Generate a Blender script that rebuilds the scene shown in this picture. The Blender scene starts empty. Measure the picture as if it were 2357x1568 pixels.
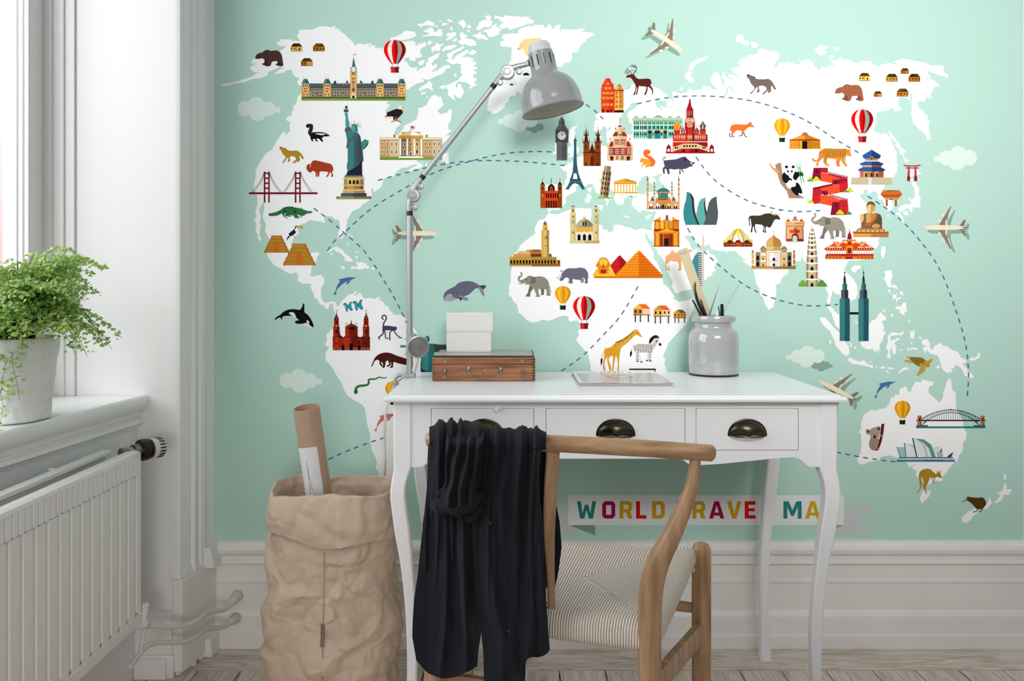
import bpy, bmesh, math, random
from mathutils import Vector, Matrix, noise
from mathutils.geometry import tessellate_polygon
SCN=bpy.context.scene; COL=SCN.collection
PI=math.pi
# camera model: level camera 1 m above the floor, looking along +Y
FPX=1890.0; VX=1180.0; VY=650.0; CH=1.0
def at(px,py,Y): return Vector(((px-VX)*Y/FPX, Y, CH-(py-VY)*Y/FPX))
WALL_Y=2.26
def lin(h):
    r=[int(h[i:i+2],16)/255 for i in(0,2,4)]
    return tuple((c/12.92 if c<=.04045 else ((c+.055)/1.055)**2.4) for c in r)
def srgb(h,k=1.0): return tuple(min(1,c*k) for c in lin(h))+(1,)
# ---------------- object helpers ----------------
def link(name,me,parent=None,mat=None,smooth=False):
    o=bpy.data.objects.new(name,me); COL.objects.link(o)
    if parent is not None: o.parent=parent
    if mat is not None and me is not None: me.materials.append(mat)
    if smooth and me is not None:
        for p in me.polygons: p.use_smooth=True
    return o
def thing(name,label,cat,loc=(0,0,0),group=None,rz=0):
    o=bpy.data.objects.new(name,None); COL.objects.link(o); o.location=loc; o.rotation_euler=(0,0,rz)
    o.empty_display_size=.05; o['label']=label; o['category']=cat
    if group: o['group']=group
    return o
def tag(o,label,cat,group=None,kind=None):
    o['label']=label; o['category']=cat
    if group: o['group']=group
    if kind: o['kind']=kind
    return o
def struct(o,label=None,cat=None):
    o['kind']='structure'
    if label: o['label']=label
    if cat: o['category']=cat
    return o
class MB:
    """collects shapes into one mesh"""
    def __init__(s): s.v=[]; s.f=[]; s.sm=[]
    def add(s,vs,fs,sm=False):
        n=len(s.v); s.v+= [tuple(v) for v in vs]; s.f+=[tuple(i+n for i in f) for f in fs]; s.sm+=[sm]*len(fs); return s
    def box(s,x0,y0,z0,x1,y1,z1,bv=0):
        if bv>0:
            bm=bmesh.new(); bmesh.ops.create_cube(bm,size=1); 
            for v in bm.verts: v.co=Vector(((x0+x1)/2+v.co.x*(x1-x0),(y0+y1)/2+v.co.y*(y1-y0),(z0+z1)/2+v.co.z*(z1-z0)))
            bmesh.ops.bevel(bm,geom=list(bm.edges),offset=bv,segments=2,affect='EDGES',profile=.6)
            bm.verts.index_update(); s.add([v.co.copy() for v in bm.verts],[[v.index for v in f.verts] for f in bm.faces]); bm.free(); return s
        v=[(x0,y0,z0),(x1,y0,z0),(x1,y1,z0),(x0,y1,z0),(x0,y0,z1),(x1,y0,z1),(x1,y1,z1),(x0,y1,z1)]
        return s.add(v,[(0,3,2,1),(4,5,6,7),(0,1,5,4),(1,2,6,5),(2,3,7,6),(3,0,4,7)])
    def tube(s,pts,r,n=12,caps=True,flat=1.0,up=None,closed=False):
        """round bar through points; r a number or a list; flat squashes the second axis"""
        P=[Vector(p) for p in pts]; m=len(P); R=r if isinstance(r,(list,tuple)) else [r]*m; vs=[]; pn=None
        for i,p in enumerate(P):
            if closed: t=(P[(i+1)%m]-P[i-1]).normalized()
            else: t=(P[min(i+1,m-1)]-P[max(i-1,0)]).normalized()
            if pn is None:
                a=Vector(up) if up else (Vector((0,0,1)) if abs(t.z)<.9 else Vector((0,1,0)))
                pn=(a-t*a.dot(t)).normalized()
            else:
                q=pn-t*pn.dot(t); pn=q.normalized() if q.length>1e-6 else pn
            b=t.cross(pn)
            for k in range(n):
                a=2*PI*k/n; vs.append(p+pn*math.cos(a)*R[i]+b*math.sin(a)*R[i]*flat)
        fs=[]; mm=m if closed else m-1
        for i in range(mm):
            j=(i+1)%m
            for k in range(n): fs.append((i*n+k,i*n+(k+1)%n,j*n+(k+1)%n,j*n+k))
        if caps and not closed: fs+= [tuple(range(n-1,-1,-1)),tuple((m-1)*n+k for k in range(n))]
        return s.add(vs,fs,True)
    def lathe(s,prof,c=(0,0,0),n=32,axis=None,capb=False,capt=False):
        """prof: (r,z) pairs; axis: direction of z"""
        vs=[]; M=Matrix.Identity(3)
        if axis is not None: M=Vector((0,0,1)).rotation_difference(Vector(axis).normalized()).to_matrix()
        C=Vector(c)
        for r,z in prof:
            for k in range(n):
                a=2*PI*k/n; vs.append(C+M@Vector((r*math.cos(a),r*math.sin(a),z)))
        fs=[(i*n+k,i*n+(k+1)%n,(i+1)*n+(k+1)%n,(i+1)*n+k) for i in range(len(prof)-1) for k in range(n)]
        if capb: fs.append(tuple(range(n-1,-1,-1)))
        if capt: fs.append(tuple((len(prof)-1)*n+k for k in range(n)))
        return s.add(vs,fs,True)
    def prism(s,poly,f0,f1):
        """extrude a 2-D outline: f0/f1 map (a,b) to the two end positions"""
        n=len(poly); vs=[f0(*p) for p in poly]+[f1(*p) for p in poly]
        tri=tessellate_polygon([[Vector((a,b,0)) for a,b in poly]])
        fs=[tuple(t) for t in tri]+[tuple(i+n for i in reversed(t)) for t in tri]
        fs+=[(i,(i+1)%n,(i+1)%n+n,i+n) for i in range(n)]
        return s.add(vs,fs)
    def grid(s,fn,nu,nv,sm=True,back=None):
        vs=[fn(i/nu,j/nv) for j in range(nv+1) for i in range(nu+1)]
        fs=[(j*(nu+1)+i,j*(nu+1)+i+1,(j+1)*(nu+1)+i+1,(j+1)*(nu+1)+i) for j in range(nv) for i in range(nu)]
        return s.add(vs,fs,sm)
    def build(s,name,mat,parent=None,smooth=None,bevel=0,origin=None):
        me=bpy.data.meshes.new(name); o0=Vector(origin) if origin is not None else (Vector(parent.location) if parent is not None and parent.parent is None else Vector((0,0,0)))
        if parent is not None and parent.parent is not None: o0=Vector(parent.parent.location)+Vector(parent.location)
        if parent is None and origin is None:
            xs=[v[0] for v in s.v]; ys=[v[1] for v in s.v]; zs=[v[2] for v in s.v]; o0=Vector(((min(xs)+max(xs))/2,(min(ys)+max(ys))/2,min(zs)))
        me.from_pydata([tuple(Vector(v)-o0) for v in s.v],[],s.f)
        for p,k in zip(me.polygons,s.sm): p.use_smooth=k if smooth is None else smooth
        bm=bmesh.new(); bm.from_mesh(me); bmesh.ops.remove_doubles(bm,verts=bm.verts,dist=1e-6); bmesh.ops.recalc_face_normals(bm,faces=bm.faces); bm.to_mesh(me); bm.free()
        me.update(); me.materials.append(mat)
        o=bpy.data.objects.new(name,me); COL.objects.link(o)
        if parent is None: o.location=o0
        else: o.parent=parent
        if not bevel and len(me.vertices)<5000 and any(s.sm) and name not in('foliage','cover'):
            me.set_sharp_from_angle(angle=math.radians(38))
        if bevel:
            m=o.modifiers.new('edge','BEVEL'); m.width=bevel; m.segments=3; m.limit_method='ANGLE'; m.angle_limit=math.radians(40)
            try: me.set_sharp_from_angle(angle=math.radians(40))
            except Exception: pass
            for p in me.polygons: p.use_smooth=True
        return o
def sharp(o,ang=40):
    me=o.data
    for p in me.polygons: p.use_smooth=True
    me.set_sharp_from_angle(angle=math.radians(ang)); return o
def CR(pts,k=8,closed=False):
    """Catmull-Rom through points (2-D or 3-D tuples)"""
    P=[tuple(p) for p in pts]; n=len(P); out=[]
    rng=n if closed else n-1
    for i in range(rng):
        a=P[(i-1)%n] if closed or i>0 else P[0]; b=P[i]; c=P[(i+1)%n]; d=P[(i+2)%n] if closed or i+2<n else P[-1]
        for j in range(k):
            t=j/k; out.append(tuple(.5*((2*b[q])+(-a[q]+c[q])*t+(2*a[q]-5*b[q]+4*c[q]-d[q])*t*t+(-a[q]+3*b[q]-3*c[q]+d[q])*t**3) for q in range(len(b))))
    if not closed: out.append(P[-1])
    return out
def interp(tab,x):
    if x<=tab[0][0]: return tab[0][1]
    for (a,b),(c,d) in zip(tab,tab[1:]):
        if x<=c: return b+(d-b)*(x-a)/(c-a)
    return tab[-1][1]
# ---------------- materials ----------------
def mat(name,col,rough=.5,metal=0,spec=.5,bump=None,var=None,coat=0,sheen=0,sub=0,trans=0,coord='Object'):
    m=bpy.data.materials.new(name); m.use_nodes=True; nt=m.node_tree; b=nt.nodes['Principled BSDF']
    b.inputs['Base Color'].default_value=(*lin(col),1) if isinstance(col,str) else col
    b.inputs['Roughness'].default_value=rough; b.inputs['Metallic'].default_value=metal; b.inputs['Specular IOR Level'].default_value=spec
    b.inputs['Coat Weight'].default_value=coat; b.inputs['Sheen Weight'].default_value=sheen; b.inputs['Transmission Weight'].default_value=trans
    if sub: b.inputs['Subsurface Weight'].default_value=sub; b.inputs['Subsurface Radius'].default_value=(.01,.012,.004)
    tc=nt.nodes.new('ShaderNodeTexCoord')
    if var:   # (scale, amount, detail, stretch)
        sc,amt=var[0],var[1]; st=var[3] if len(var)>3 else (1,1,1)
        mp=nt.nodes.new('ShaderNodeMapping'); mp.inputs['Scale'].default_value=st; nt.links.new(tc.outputs[coord],mp.inputs['Vector'])
        n=nt.nodes.new('ShaderNodeTexNoise'); n.inputs['Scale'].default_value=sc; n.inputs['Detail'].default_value=var[2] if len(var)>2 else 4; nt.links.new(mp.outputs[0],n.inputs['Vector'])
        r=nt.nodes.new('ShaderNodeValToRGB'); base=b.inputs['Base Color'].default_value
        c2=var[4] if len(var)>4 else None
        r.color_ramp.elements[0].position=.32; r.color_ramp.elements[1].position=.68
        r.color_ramp.elements[0].color=(*[c*(1-amt) for c in base[:3]],1) if c2 is None else (*lin(c2),1)
        r.color_ramp.elements[1].color=(*[min(1,c*(1+amt*.5)) for c in base[:3]],1) if c2 is None else tuple(base)
        nt.links.new(n.outputs['Fac'],r.inputs['Fac']); nt.links.new(r.outputs['Color'],b.inputs['Base Color'])
    if bump:  # (scale,strength,detail,stretch)
        mp=nt.nodes.new('ShaderNodeMapping'); mp.inputs['Scale'].default_value=bump[3] if len(bump)>3 else (1,1,1); nt.links.new(tc.outputs[coord],mp.inputs['Vector'])
        n=nt.nodes.new('ShaderNodeTexNoise'); n.inputs['Scale'].default_value=bump[0]; n.inputs['Detail'].default_value=bump[2] if len(bump)>2 else 3; nt.links.new(mp.outputs[0],n.inputs['Vector'])
        bp=nt.nodes.new('ShaderNodeBump'); bp.inputs['Strength'].default_value=bump[1]; bp.inputs['Distance'].default_value=.002; nt.links.new(n.outputs['Fac'],bp.inputs['Height']); nt.links.new(bp.outputs[0],b.inputs['Normal'])
    return m
# ---------------- printed mural engine: flat inks on the wallpaper ----------------
INK=bpy.data.materials.new('printed_ink'); INK.use_nodes=True
_a=INK.node_tree.nodes.new('ShaderNodeAttribute'); _a.attribute_name='ink'
_b=INK.node_tree.nodes['Principled BSDF']; _b.inputs['Roughness'].default_value=.8; _b.inputs['Specular IOR Level'].default_value=.1
INK.node_tree.links.new(_a.outputs['Color'],_b.inputs['Base Color'])
MOT=[]; TF=[0,0,1]; PATH=[]; S_N=['']
def T(ox,oy,s): TF[:]=[ox,oy,s]
def M(nm,label=None): MOT.append(dict(n=nm,l=label,p=[]))
def _pts(p):
    if isinstance(p,str): q=[float(t) for t in p.split()]; p=list(zip(q[::2],q[1::2]))
    return [(TF[0]+a/TF[2],TF[1]+b/TF[2]) for a,b in p]
def _add(c,polys): MOT[-1]['p'].append((c,polys))
def P(c,p): _add(c,[_pts(p)])
def PB(): PATH.clear()
def PA(p): PATH.extend(_pts(p))
def PE(c): _add(c,[list(PATH)])
def S(c,p): _add(c,[CR(_pts(p),4,True)])
def R(c,x,y,w,h,nx=1,ny=1,dx=0,dy=0):
    _add(c,[_pts([(x+i*dx,y+j*dy),(x+i*dx+w,y+j*dy),(x+i*dx+w,y+j*dy+h),(x+i*dx,y+j*dy+h)]) for i in range(nx) for j in range(ny)])
def E(c,x,y,rx,ry,n=20): _add(c,[_pts([(x+rx*math.cos(2*PI*k/n),y+ry*math.sin(2*PI*k/n)) for k in range(n)])])
def L(c,w,p,rnd=0):
    q=_pts(p); h=w/TF[2]/2; l=[]; r=[]
    q=[a for i,a in enumerate(q) if i==0 or math.dist(a,q[i-1])>1e-4]
    if len(q)<2: return
    for i,(x,y) in enumerate(q):
        a=q[max(i-1,0)]; b=q[min(i+1,len(q)-1)]; d=math.dist(a,b) or 1; nx,ny=-(b[1]-a[1])/d*h,(b[0]-a[0])/d*h
        l.append((x+nx,y+ny)); r.append((x-nx,y-ny))
    def cap(p,a,n=5):  # half circle round p starting at angle a
        return [(p[0]+h*math.cos(a-PI*k/n),p[1]+h*math.sin(a-PI*k/n)) for k in range(1,n)]
    a1=math.atan2(l[-1][1]-q[-1][1],l[-1][0]-q[-1][0]); a0=math.atan2(r[0][1]-q[0][1],r[0][0]-q[0][0])
    if h*2>1.0 or rnd: _add(c,[l+cap(q[-1],a1)+r[::-1]+cap(q[0],a0)])
    else: _add(c,[l+r[::-1]])
# ---------------- printed map, western half ----------------
W='fbfbfb'; BG='b7dbce'
M('continent_print','white silhouette of the Americas and islands')
A0=(495,30,5.2267); B0=(840,30,5.2267); C0=(830,270,7.84); D0=(560,450,7.84); E0=(600,620,5.2278); F0=(560,230,6.273)
PB()
T(*A0); PA("1010 200 1170 198 1255 160 1350 158 1390 175 1430 157 1465 160 1425 183 1480 185 1490 200 1515 205 1505 218 1560 255 1600 300 1670 360 1675 390 1690 392 1715 365 1770 368 1775 378 1885 365 1890 375 1830 402 1905 388 1925 395 1940 370 1920 415 1955 418 1995 402 1970 430 2030 420")
T(*B0); PA("455 345 540 335 605 325 550 350 600 345 610 365 605 385 640 390 650 355 660 375 720 348 740 370 735 395 680 425 655 475 680 485 685 530 610 545 605 578 565 575 530 555 530 530 465 550 500 590 550 655 590 658 640 640 620 680 630 700 665 668 740 640 725 610 760 580 760 540 890 480 900 475 885 535 820 575 825 590 800 600 810 635 865 610 870 650 805 700 810 710 870 690 950 630 1020 625 1030 665 975 670 940 730 840 765 780 798 735 800 690 790 720 825 640 845 560 885 525 918 490 922 490 1055 275 1060 262 1088 295 1100 290 1125 248 1170 250 1185 330 1260 430 1325 420 1345 380 1380 345 1465 400 1470 470 1380 467 1355 540 1325 620 1280 645 1190 637 1142 680 1140 745 1105 750 1085 790 1010 830 985 860 990 875 1005 918 1008 930 1065 945 1105 870 1180 910 1215 985 1200 1030 1147 1045 1180 1035 1290 1000 1340 1005 1400 1045 1415 1005 1445 970 1475 1035 1468")
T(*C0); PA("1560 400 1470 490 1480 600 1515 655 1530 650 1595 640 1575 700 1590 710 1595 830 1530 840 1530 790 1450 815 1475 770 1020 770 1015 795 1075 830 1120 850 1130 880 1100 900 1060 930 960 930 900 985 840 965 930 905 1010 870 1010 845 900 870 850 905 750 910 690 950 605 1030 625 1050 570 1080 440 1100 415 1130 385 1235 330 1290 225 1360 230 1300 218 1260 195 1310 200 1400 190 1480 130 1515 50 1568")
T(*D0); PA("2215 120 2150 170 2100 225 1965 290 1900 400 1870 460 1860 560 1840 690 1810 740 1775 785 1735 765 1710 740 1710 665 1730 640 1745 580 1740 510 1715 440 1670 440 1635 415 1600 375 1570 382 1490 375 1465 400 1475 450 1465 497 1440 490 1405 470 1350 468 1270 455 1205 440 1120 500 1030 525 1000 560 990 640 1008 680 980 715 940 745 915 765 885 830 862 870 870 940 862 1030 1100 1060 1200 1040 1260 1028 1365 1030 1380 1055 1345 1090 1320 1150 1315 1220 1245 1270 1225 1320 1230 1390 1200 1445 1270 1465 1310 1445 1410 1435 1420 1460 1460 1490 1460 1568")
T(*E0); PA("765 160 725 235 730 345 760 390 780 405 885 382 905 410 930 452 950 425 980 380 1060 305 1120 290 1140 262 1158 260 1155 290 1130 300 1130 320 1180 300 1180 275 1215 300 1240 350 1330 345 1375 360 1395 340 1455 335 1420 360 1480 400 1495 435 1530 438 1545 480 1600 545 1700 548 1740 590 1800 640 1880 760 1890 900 1960 1100 1960 1300")
T(0,0,1); PA("945 950 925 1080 890 1160 883 1137")
T(600,900,2.3475); PA("657 530 650 500 632 480 640 440 622 420 628 390 620 360 600 320 592 270 590 230 575 180 565 100 550 75 500 48")
T(*E0); PA("1040 1520 1000 1440 960 1350 910 1270 885 1220 830 1145 778 1090 785 1070 775 1040 790 990 825 945 820 932 790 928 775 910 800 850 790 790 800 770 820 765 840 735 870 710 890 560 900 540 875 470 872 410 825 425 815 475 800 480 770 455 745 425 715 430 700 400 690 375 665 345 650 360 640 300 610 240 600 200 610 180 590 172 495 172 445 130 455 90 440 50 420 38 370 55 330 45 255 0")
T(*D0); PA("600 1285 545 1240 500 1190 430 1080 430 1040 480 850 468 790 440 730 390 630 410 530 350 380 375 280 380 150 360 125 290 240 290 300 310 370 315 420 295 480 325 560 295 630 308 665 285 720 320 765 325 800 308 830 285 800 262 760 255 690 225 650 215 600 240 545 195 430 205 410 230 420 235 360 217 300 235 230 255 140 250 0")
T(*F0); PA("180 1360 165 1320 152 1250 160 1180 180 1135 170 1130 180 1110 182 1020 205 960 240 900 330 770 420 710 450 650 500 565 580 457 620 500 597 530 610 528 640 480 680 455 667 380 680 315 640 308 612 275 640 245 705 215 697 185 735 110 700 100 740 80 780 10")
T(*A0); PA("985 1020 1005 1000 1040 960 1040 875 1005 870 988 825 1000 800 1025 790 970 770 935 730 925 680 850 690 835 715 715 735 750 700 835 655 770 650 630 715 635 745 605 765 540 785 450 795 380 825 340 835 220 850 150 875 85 875 70 862 170 845 235 825 295 820 325 800 425 770 530 710 485 718 430 685 420 650 500 605 435 610 450 560 495 550 590 550 700 480 780 455 810 440 850 410 840 393 795 402 745 380 750 340 775 352 780 315 890 318 910 315 910 325 950 340 960 325 1010 340 1018 330 985 280 1010 230")
PE(W)
T(*B0)
P(W,"310 295 350 290 440 250 485 210 560 220 600 225 620 270 570 300 450 330 360 345 300 330")
P(W,"617 132 690 130 760 85 835 120 835 155 800 160 775 145 710 150 670 175 655 155")
P(W,"840 155 855 145 880 160 860 175"); P(W,"893 95 930 90 900 112"); P(W,"985 78 1010 70 1050 95 1055 115 1000 100")
P(W,"918 130 950 118 1010 125 990 135 940 157"); P(W,"697 215 740 200 770 175 805 175 828 190 825 225 870 225 875 195 930 195 920 230 940 240 915 285 830 275 720 282 675 270 760 262 770 240 730 230")
P(W,"1022 180 1050 160 1055 190 1035 215"); P(W,"970 262 1010 235 1030 245 1040 230 1098 232 1095 270 1060 295 1040 310 1020 315 980 335 975 310 1010 285")
P(W,"1050 325 1105 295 1105 340 1065 345"); P(W,"1107 110 1150 100 1155 80 1185 82 1220 140 1185 190 1160 145 1130 130")
P(W,"1222 165 1250 135 1280 160 1270 185 1240 182"); P(W,"1222 205 1275 205 1245 230")
P(W,"1117 350 1160 310 1140 270 1145 240 1165 228 1190 240 1200 262 1235 270 1230 290 1190 295 1240 310 1290 315 1330 345 1350 385 1280 397 1240 395 1215 375 1170 385")
P(W,"1330 195 1360 155 1375 110 1430 80 1470 85 1440 40 1490 25 1520 50 1505 90 1535 95 1525 150 1490 175 1440 165 1380 205")
P(W,"1283 265 1345 260 1390 220 1400 255 1440 270 1480 310 1475 328 1400 305 1360 318 1340 295")
P(W,"1410 215 1450 200 1500 190 1530 160 1575 120 1590 165 1625 190 1640 210 1605 225 1620 250 1570 275 1530 290 1480 280 1465 235")
P(W,"1562 30 1660 55 1690 25 1730 35 1790 40 1860 40 1890 55 1910 40 1985 50 1960 65 2015 80 2040 115 1980 130 1950 125 1920 150 1860 165 1745 205 1715 175 1640 195 1610 165 1640 125 1680 115 1610 95 1640 80 1590 65 1550 70")
P(W,"757 335 790 335 820 355 790 370 760 397"); P(W,"795 410 845 395 840 380 870 350 885 375 965 375 910 400 910 435 885 460 840 450 805 480")
P(W,"925 455 950 410 1010 390 1090 378 1105 400 1040 440 960 450 935 465"); P(W,"978 500 1050 460 1190 395 1200 415 1150 450 1100 470 1060 500 1040 550 1045 560 1070 550 1100 510 1230 437 1255 450 1240 480 1180 520 1180 535 1240 525 1310 550 1290 585 1330 585 1345 610 1300 640 1345 650 1350 680 1290 680 1355 720 1300 745 1310 790 1340 770 1335 820 1300 840 1360 860 1300 885 1260 915 1250 905 1280 875 1230 840 1130 820 1100 845 1090 890 1110 905 1115 870 1130 850 1160 860 1160 895 1185 920 1190 960 1145 1028 1100 1010 1065 970 1090 1060 1000 990 1000 930 970 885 960 915 895 905 920 870 990 870 1030 850 1130 800 1145 765 1170 760 1170 730 1145 710 1165 680 1145 660 1160 620 1110 605 1050 620 1000 590 970 560 1010 555")
P(W,"1240 485 1300 440 1350 470 1330 485 1290 508"); P(W,"640 590 710 558 720 575 700 625 665 632 640 610"); P(W,"1070 765 1080 725 1105 740 1100 770")
P(W,"650 905 690 880 740 850 775 810 815 860 805 895 820 930 810 945 780 910 740 905 655 940"); P(W,"665 975 700 950 740 950 735 970 690 980"); P(W,"735 1015 750 995 760 1000 750 1025")
PB(); PA("1845 215 1870 185 1990 150 1995 175 2030 145 2160 140 2145 160 2180 185 2210 125 2250 165 2255 185 2275 190 2290 150 2352 140")
T(900,60,3.564); PA("1380 60 1400 25 1480 30 1600 20 1560 45 1650 55 1672 70 1600 110 1600 125 1560 150 1530 215 1480 220 1490 260 1465 300 1430 300 1400 335 1290 330 1260 400 1080 540 1060 560 1040 530 1020 570 975 580 965 600 970 615 930 640 940 650 910 685 860 720 825 722 820 700 790 695 790 640 800 610 820 540 900 450 960 330 960 320 985 280 990 180 970 172 900 165 895 130 935 115 908 95 920 70 1000 60 1040 65")
PE(W)
T(*C0); P(W,"1075 785 1130 800 1130 825"); P(W,"1165 840 1220 815 1180 900")
T(*D0); P(W,"1505 1010 1560 980 1640 935 1690 920 1710 940 1780 970 1830 1040 1920 1110 1980 1175 1970 1195 1820 1180 1835 1125 1765 1050 1720 1020 1670 1015 1650 985 1670 965 1620 980 1540 1025"); P(W,"1565 1050 1590 1055 1600 1025 1613 1040 1605 1080 1580 1080")
P(W,"1762 1270 1800 1280 1840 1300 1835 1322 1800 1340 1770 1310"); P(W,"1938 1280 2060 1285 2040 1220 2030 1200 2060 1192 2080 1210 2130 1200 2220 1230 2215 1250 2265 1270 2275 1310 2250 1335 2200 1310 2130 1340 2120 1330 2090 1350 2065 1320 2010 1318 1950 1335"); P(W,"2295 1330 2340 1295 2380 1305 2370 1335")
for x,y,r in((1917,703,20),(1962,733,18),(1893,840,11),(1895,888,20),(1937,805,12),(1972,840,12),(1998,890,10),(2025,922,9),(2040,1020,17),(2085,1018,9),(2043,1113,28)): E(W,x,y,r,r*.75,8)

def cloud(x,y,s,col='dcede6',f=1,nm='cloud_print'):
    M(nm,'pale cloud shape' if nm=='cloud_print' else 'grey green cloud shadow shape'); T(0,0,1)
    for dx,dy,r in((-28,0,17.6),(-2,-8,19),(1,8,21),(25,1,17.2),(46.5,3,7)): E(col,x+f*dx*s,y+dy*s,r*s,r*s,28)
    P(col,[(x-28*s,y),(x+25*s,y),(x+25*s,y+14*s),(x-20*s,y+14*s)])
cloud(592,250,1); cloud(689,876,1)
SC='8aa79b'
cloud(1230,293,.46,SC,-1,'cloud_shadow_print'); cloud(1196,277,.93,f=-1)
cloud(1890,841,.5,SC,1,'cloud_shadow_print'); cloud(1857,820,.9,f=-1); cloud(2203,363,1,f=-1)

def balloon(x,y,s=1,k='red'):   # x centre, y top; 51 px wide, 77 high
    M('hot_air_balloon_print','red and white striped hot air balloon' if k=='red' else 'yellow and orange hot air balloon'); T(x,y,1)
    cs=('ee0303','f3eadf','ee0303','a80000','9b9a92','8f0000') if k=='red' else ('f2a01c','f7c325','f2a01c','dd8a10','eab52a','d98a12')
    H=55*s; w=25.5*s
    def pf(t):
        if t<.45: return w*math.sqrt(max(0,1-((.45-t)/.45)**2))
        u=(t-.45)/.55; return w*(1-.66*u**1.55)
    fr=(-1,-.66,-.28,0,.28,.66,1)
    ts=[i/14 for i in range(15)]
    for i in range(6):
        a,b=fr[i],fr[i+1]
        P(cs[i],[(pf(t)*a,t*H) for t in ts]+[(pf(t)*b,t*H) for t in reversed(ts)])
    d='5a1c1c' if k=='red' else '2c4a1c'
    for q in(-6,6): L(d,.8*s,[(q*s,H),(q*s,H+9*s)])
    L(d,.7*s,[(-8*s,H+.5*s),(8*s,H+.5*s)])
    b1,b2=('cf2a2e','7c1417') if k=='red' else ('0a3a14','06240c')
    R(b1,-9*s,63*s,9*s,13.5*s); R(b2,0,63*s,9*s,13.5*s); R(b1,-10*s,63*s,10*s,4*s); R(b2,0,63*s,10*s,4*s)
balloon(908.8,91); balloon(1984.5,251); balloon(1344.5,681); balloon(1800,272,.72,'y'); balloon(1295.5,658,.72,'y'); balloon(2077,922,.72,'y'); balloon(905,877,.72,'y')

def hut(x,y,w,h,roof,r2,wa,wb,door=0,n=2):
    M('hut_print','small hut with dark roof'); T(x,y,1); rh=h*.42
    R(wa,0,rh,w*.48,h-rh); R(wb,w*.48,rh,w*.52,h-rh)
    P(roof,[(0,rh),(w*.25,0),(w*.77,0),(w*.46,rh)]); P(r2,[(w*.46,rh),(w*.77,0),(w,rh)])
    R('2a1606',w*.04,h*.56,w*.09,h*.22); R('2a1606',w*.3,h*.56,w*.09,h*.22)
    if door: R('2a1606',w*.7,h*.56,w*.1,h*.36)
    if n>2: R('2a1606',w*.6,h*.56,w*.09,h*.22); R('2a1606',w*.84,h*.56,w*.09,h*.22)
    R('3b2208',0,h*.95,w,h*.05); R('3b2208',w*.46,rh,w*.03,h-rh)
Y1,Y2='dcb54a','e3bd57'
for a in((669,100,27,18,'2e1a04','4a2d06',Y1,Y2,1,2),(720.5,100,27,18,'6b4a08','4a3004','a8640c','a87d1e',0,3),(693,134,27,18,'4a3004','4f3a10','a8690f','e39150',0,2),
  (1977,168,26,18,'4a3004','5a3a06','e9c04e','f2cf5c',1,2),(2039,170,27,18,'4a3004','3a2404','d8a038','c79a3c',0,3),(2073,157,19,13,'4a3004','3a2404','a8690f','b07814',0,2),(2091,170,27,18,'3a2404','4a3004','b8780f','a8740f',0,3),(2011,210,19,13,'4a3004','3a2404','b8690f','c9884a',0,2),(2064,204,27,18,'5a4208','3a2a04','b8741a','c08a2a',0,3)): hut(*a)

T(*A0); M('bear_print','dark brown bear walking')
def bear(c,c2):
    S(c,"485 540 500 500 530 485 545 472 560 480 600 450 640 443 670 455 740 450 775 465 800 500 810 550 818 600 822 625 800 643 760 635 770 600 745 580 690 585 680 600 665 635 625 643 600 630 605 600 590 560 570 545 520 552 495 552")
    S(c2,"565 610 590 600 600 560 615 580 640 600 620 630 585 628"); S(c2,"728 615 750 605 752 580 775 590 800 615 760 632 735 628")
    E('100808',492,540,6,5,8); E('100808',520,520,4,4,8)
bear('4b332d','3a2522')
M('bear_print','reddish brown bear walking'); T(1922-485/5.2267*1.02,194-443/5.2267*1.02,5.2267/1.02); bear('a0603f','7d4730')

T(*A0); M('parliament_print','long parliament building with green towers and clock tower')
R('a1937c',1040,900,1250,110); R('4f5d63',1100,848,1150,60); R('7b6d58',1135,918,1150,14)
R('2c2620',1145,922,5,9,74,1,15.4); R('5a4f40',1130,1008,1160,20)
for x in(1175,1240,1275,1410,1445,1480,1515,1570,1605,1722,1755,1815,1850,1885,1918,2045,2080,2145,2180): R('3a3128',x-6,950,14,16,1,2,0,34)
for x in(1207,1535,1785,2105): R('4a4036',x,948,5,36,3,1,8)
for x in range(1160,2200,26): R('26303a',x,892,9,8)
for x in(1425,1570,1735,1875): P('2a2f38',[(x,848),(x+10,815),(x+25,815),(x+36,848)])
for x in(1540,1580,1738,1778): R('e7b877',x,832,12,26)
for x in(1042,1302,1938,2198):
    R('f0bd78',x,845,93,180); R('d6a05e',x,845,16,180); R('d9a862',x+78,845,15,180); P('3f7f80',[(x-2,850),(x+25,795),(x+67,795),(x+93,850)]); P('2c5f66',[(x+46,850),(x+46,795),(x+67,795),(x+93,850)])
    for q in(27,62): L('2c3a3a',3,[(x+q,772),(x+q,798)])
    R('241408',x+18,862,11,24,3,1,24); R('241408',x+30,902,11,17,2,1,22); R('3a2818',x+30,934,7,18,3,1,11); R('241408',x+22,972,11,20,2,1,38); R('5a4028',x,1008,93,18)
R('f2c27e',1627,705,78,322); R('d9a25a',1627,705,14,322); R('dba760',1690,705,15,322); R('e9d9b0',1632,650,68,56); E('f5f5f0',1665,672,17,17,20); L('1a1a1a',3,[(1665,660),(1665,673)])
P('2c6a70',[(1645,650),(1666,530),(1690,650)]); P('3f8484',[(1645,650),(1666,530),(1666,650)]); L('444444',2,[(1667,495),(1667,535)]); R('d8301c',1668,492,9,14); R('f2e8e0',1677,492,10,14); R('d8301c',1686,492,9,14)
for x in(1632,1694): P('20404a',[(x-4,676),(x+3,648),(x+10,676)]); R('3a2818',x-2,688,10,18)
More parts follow.
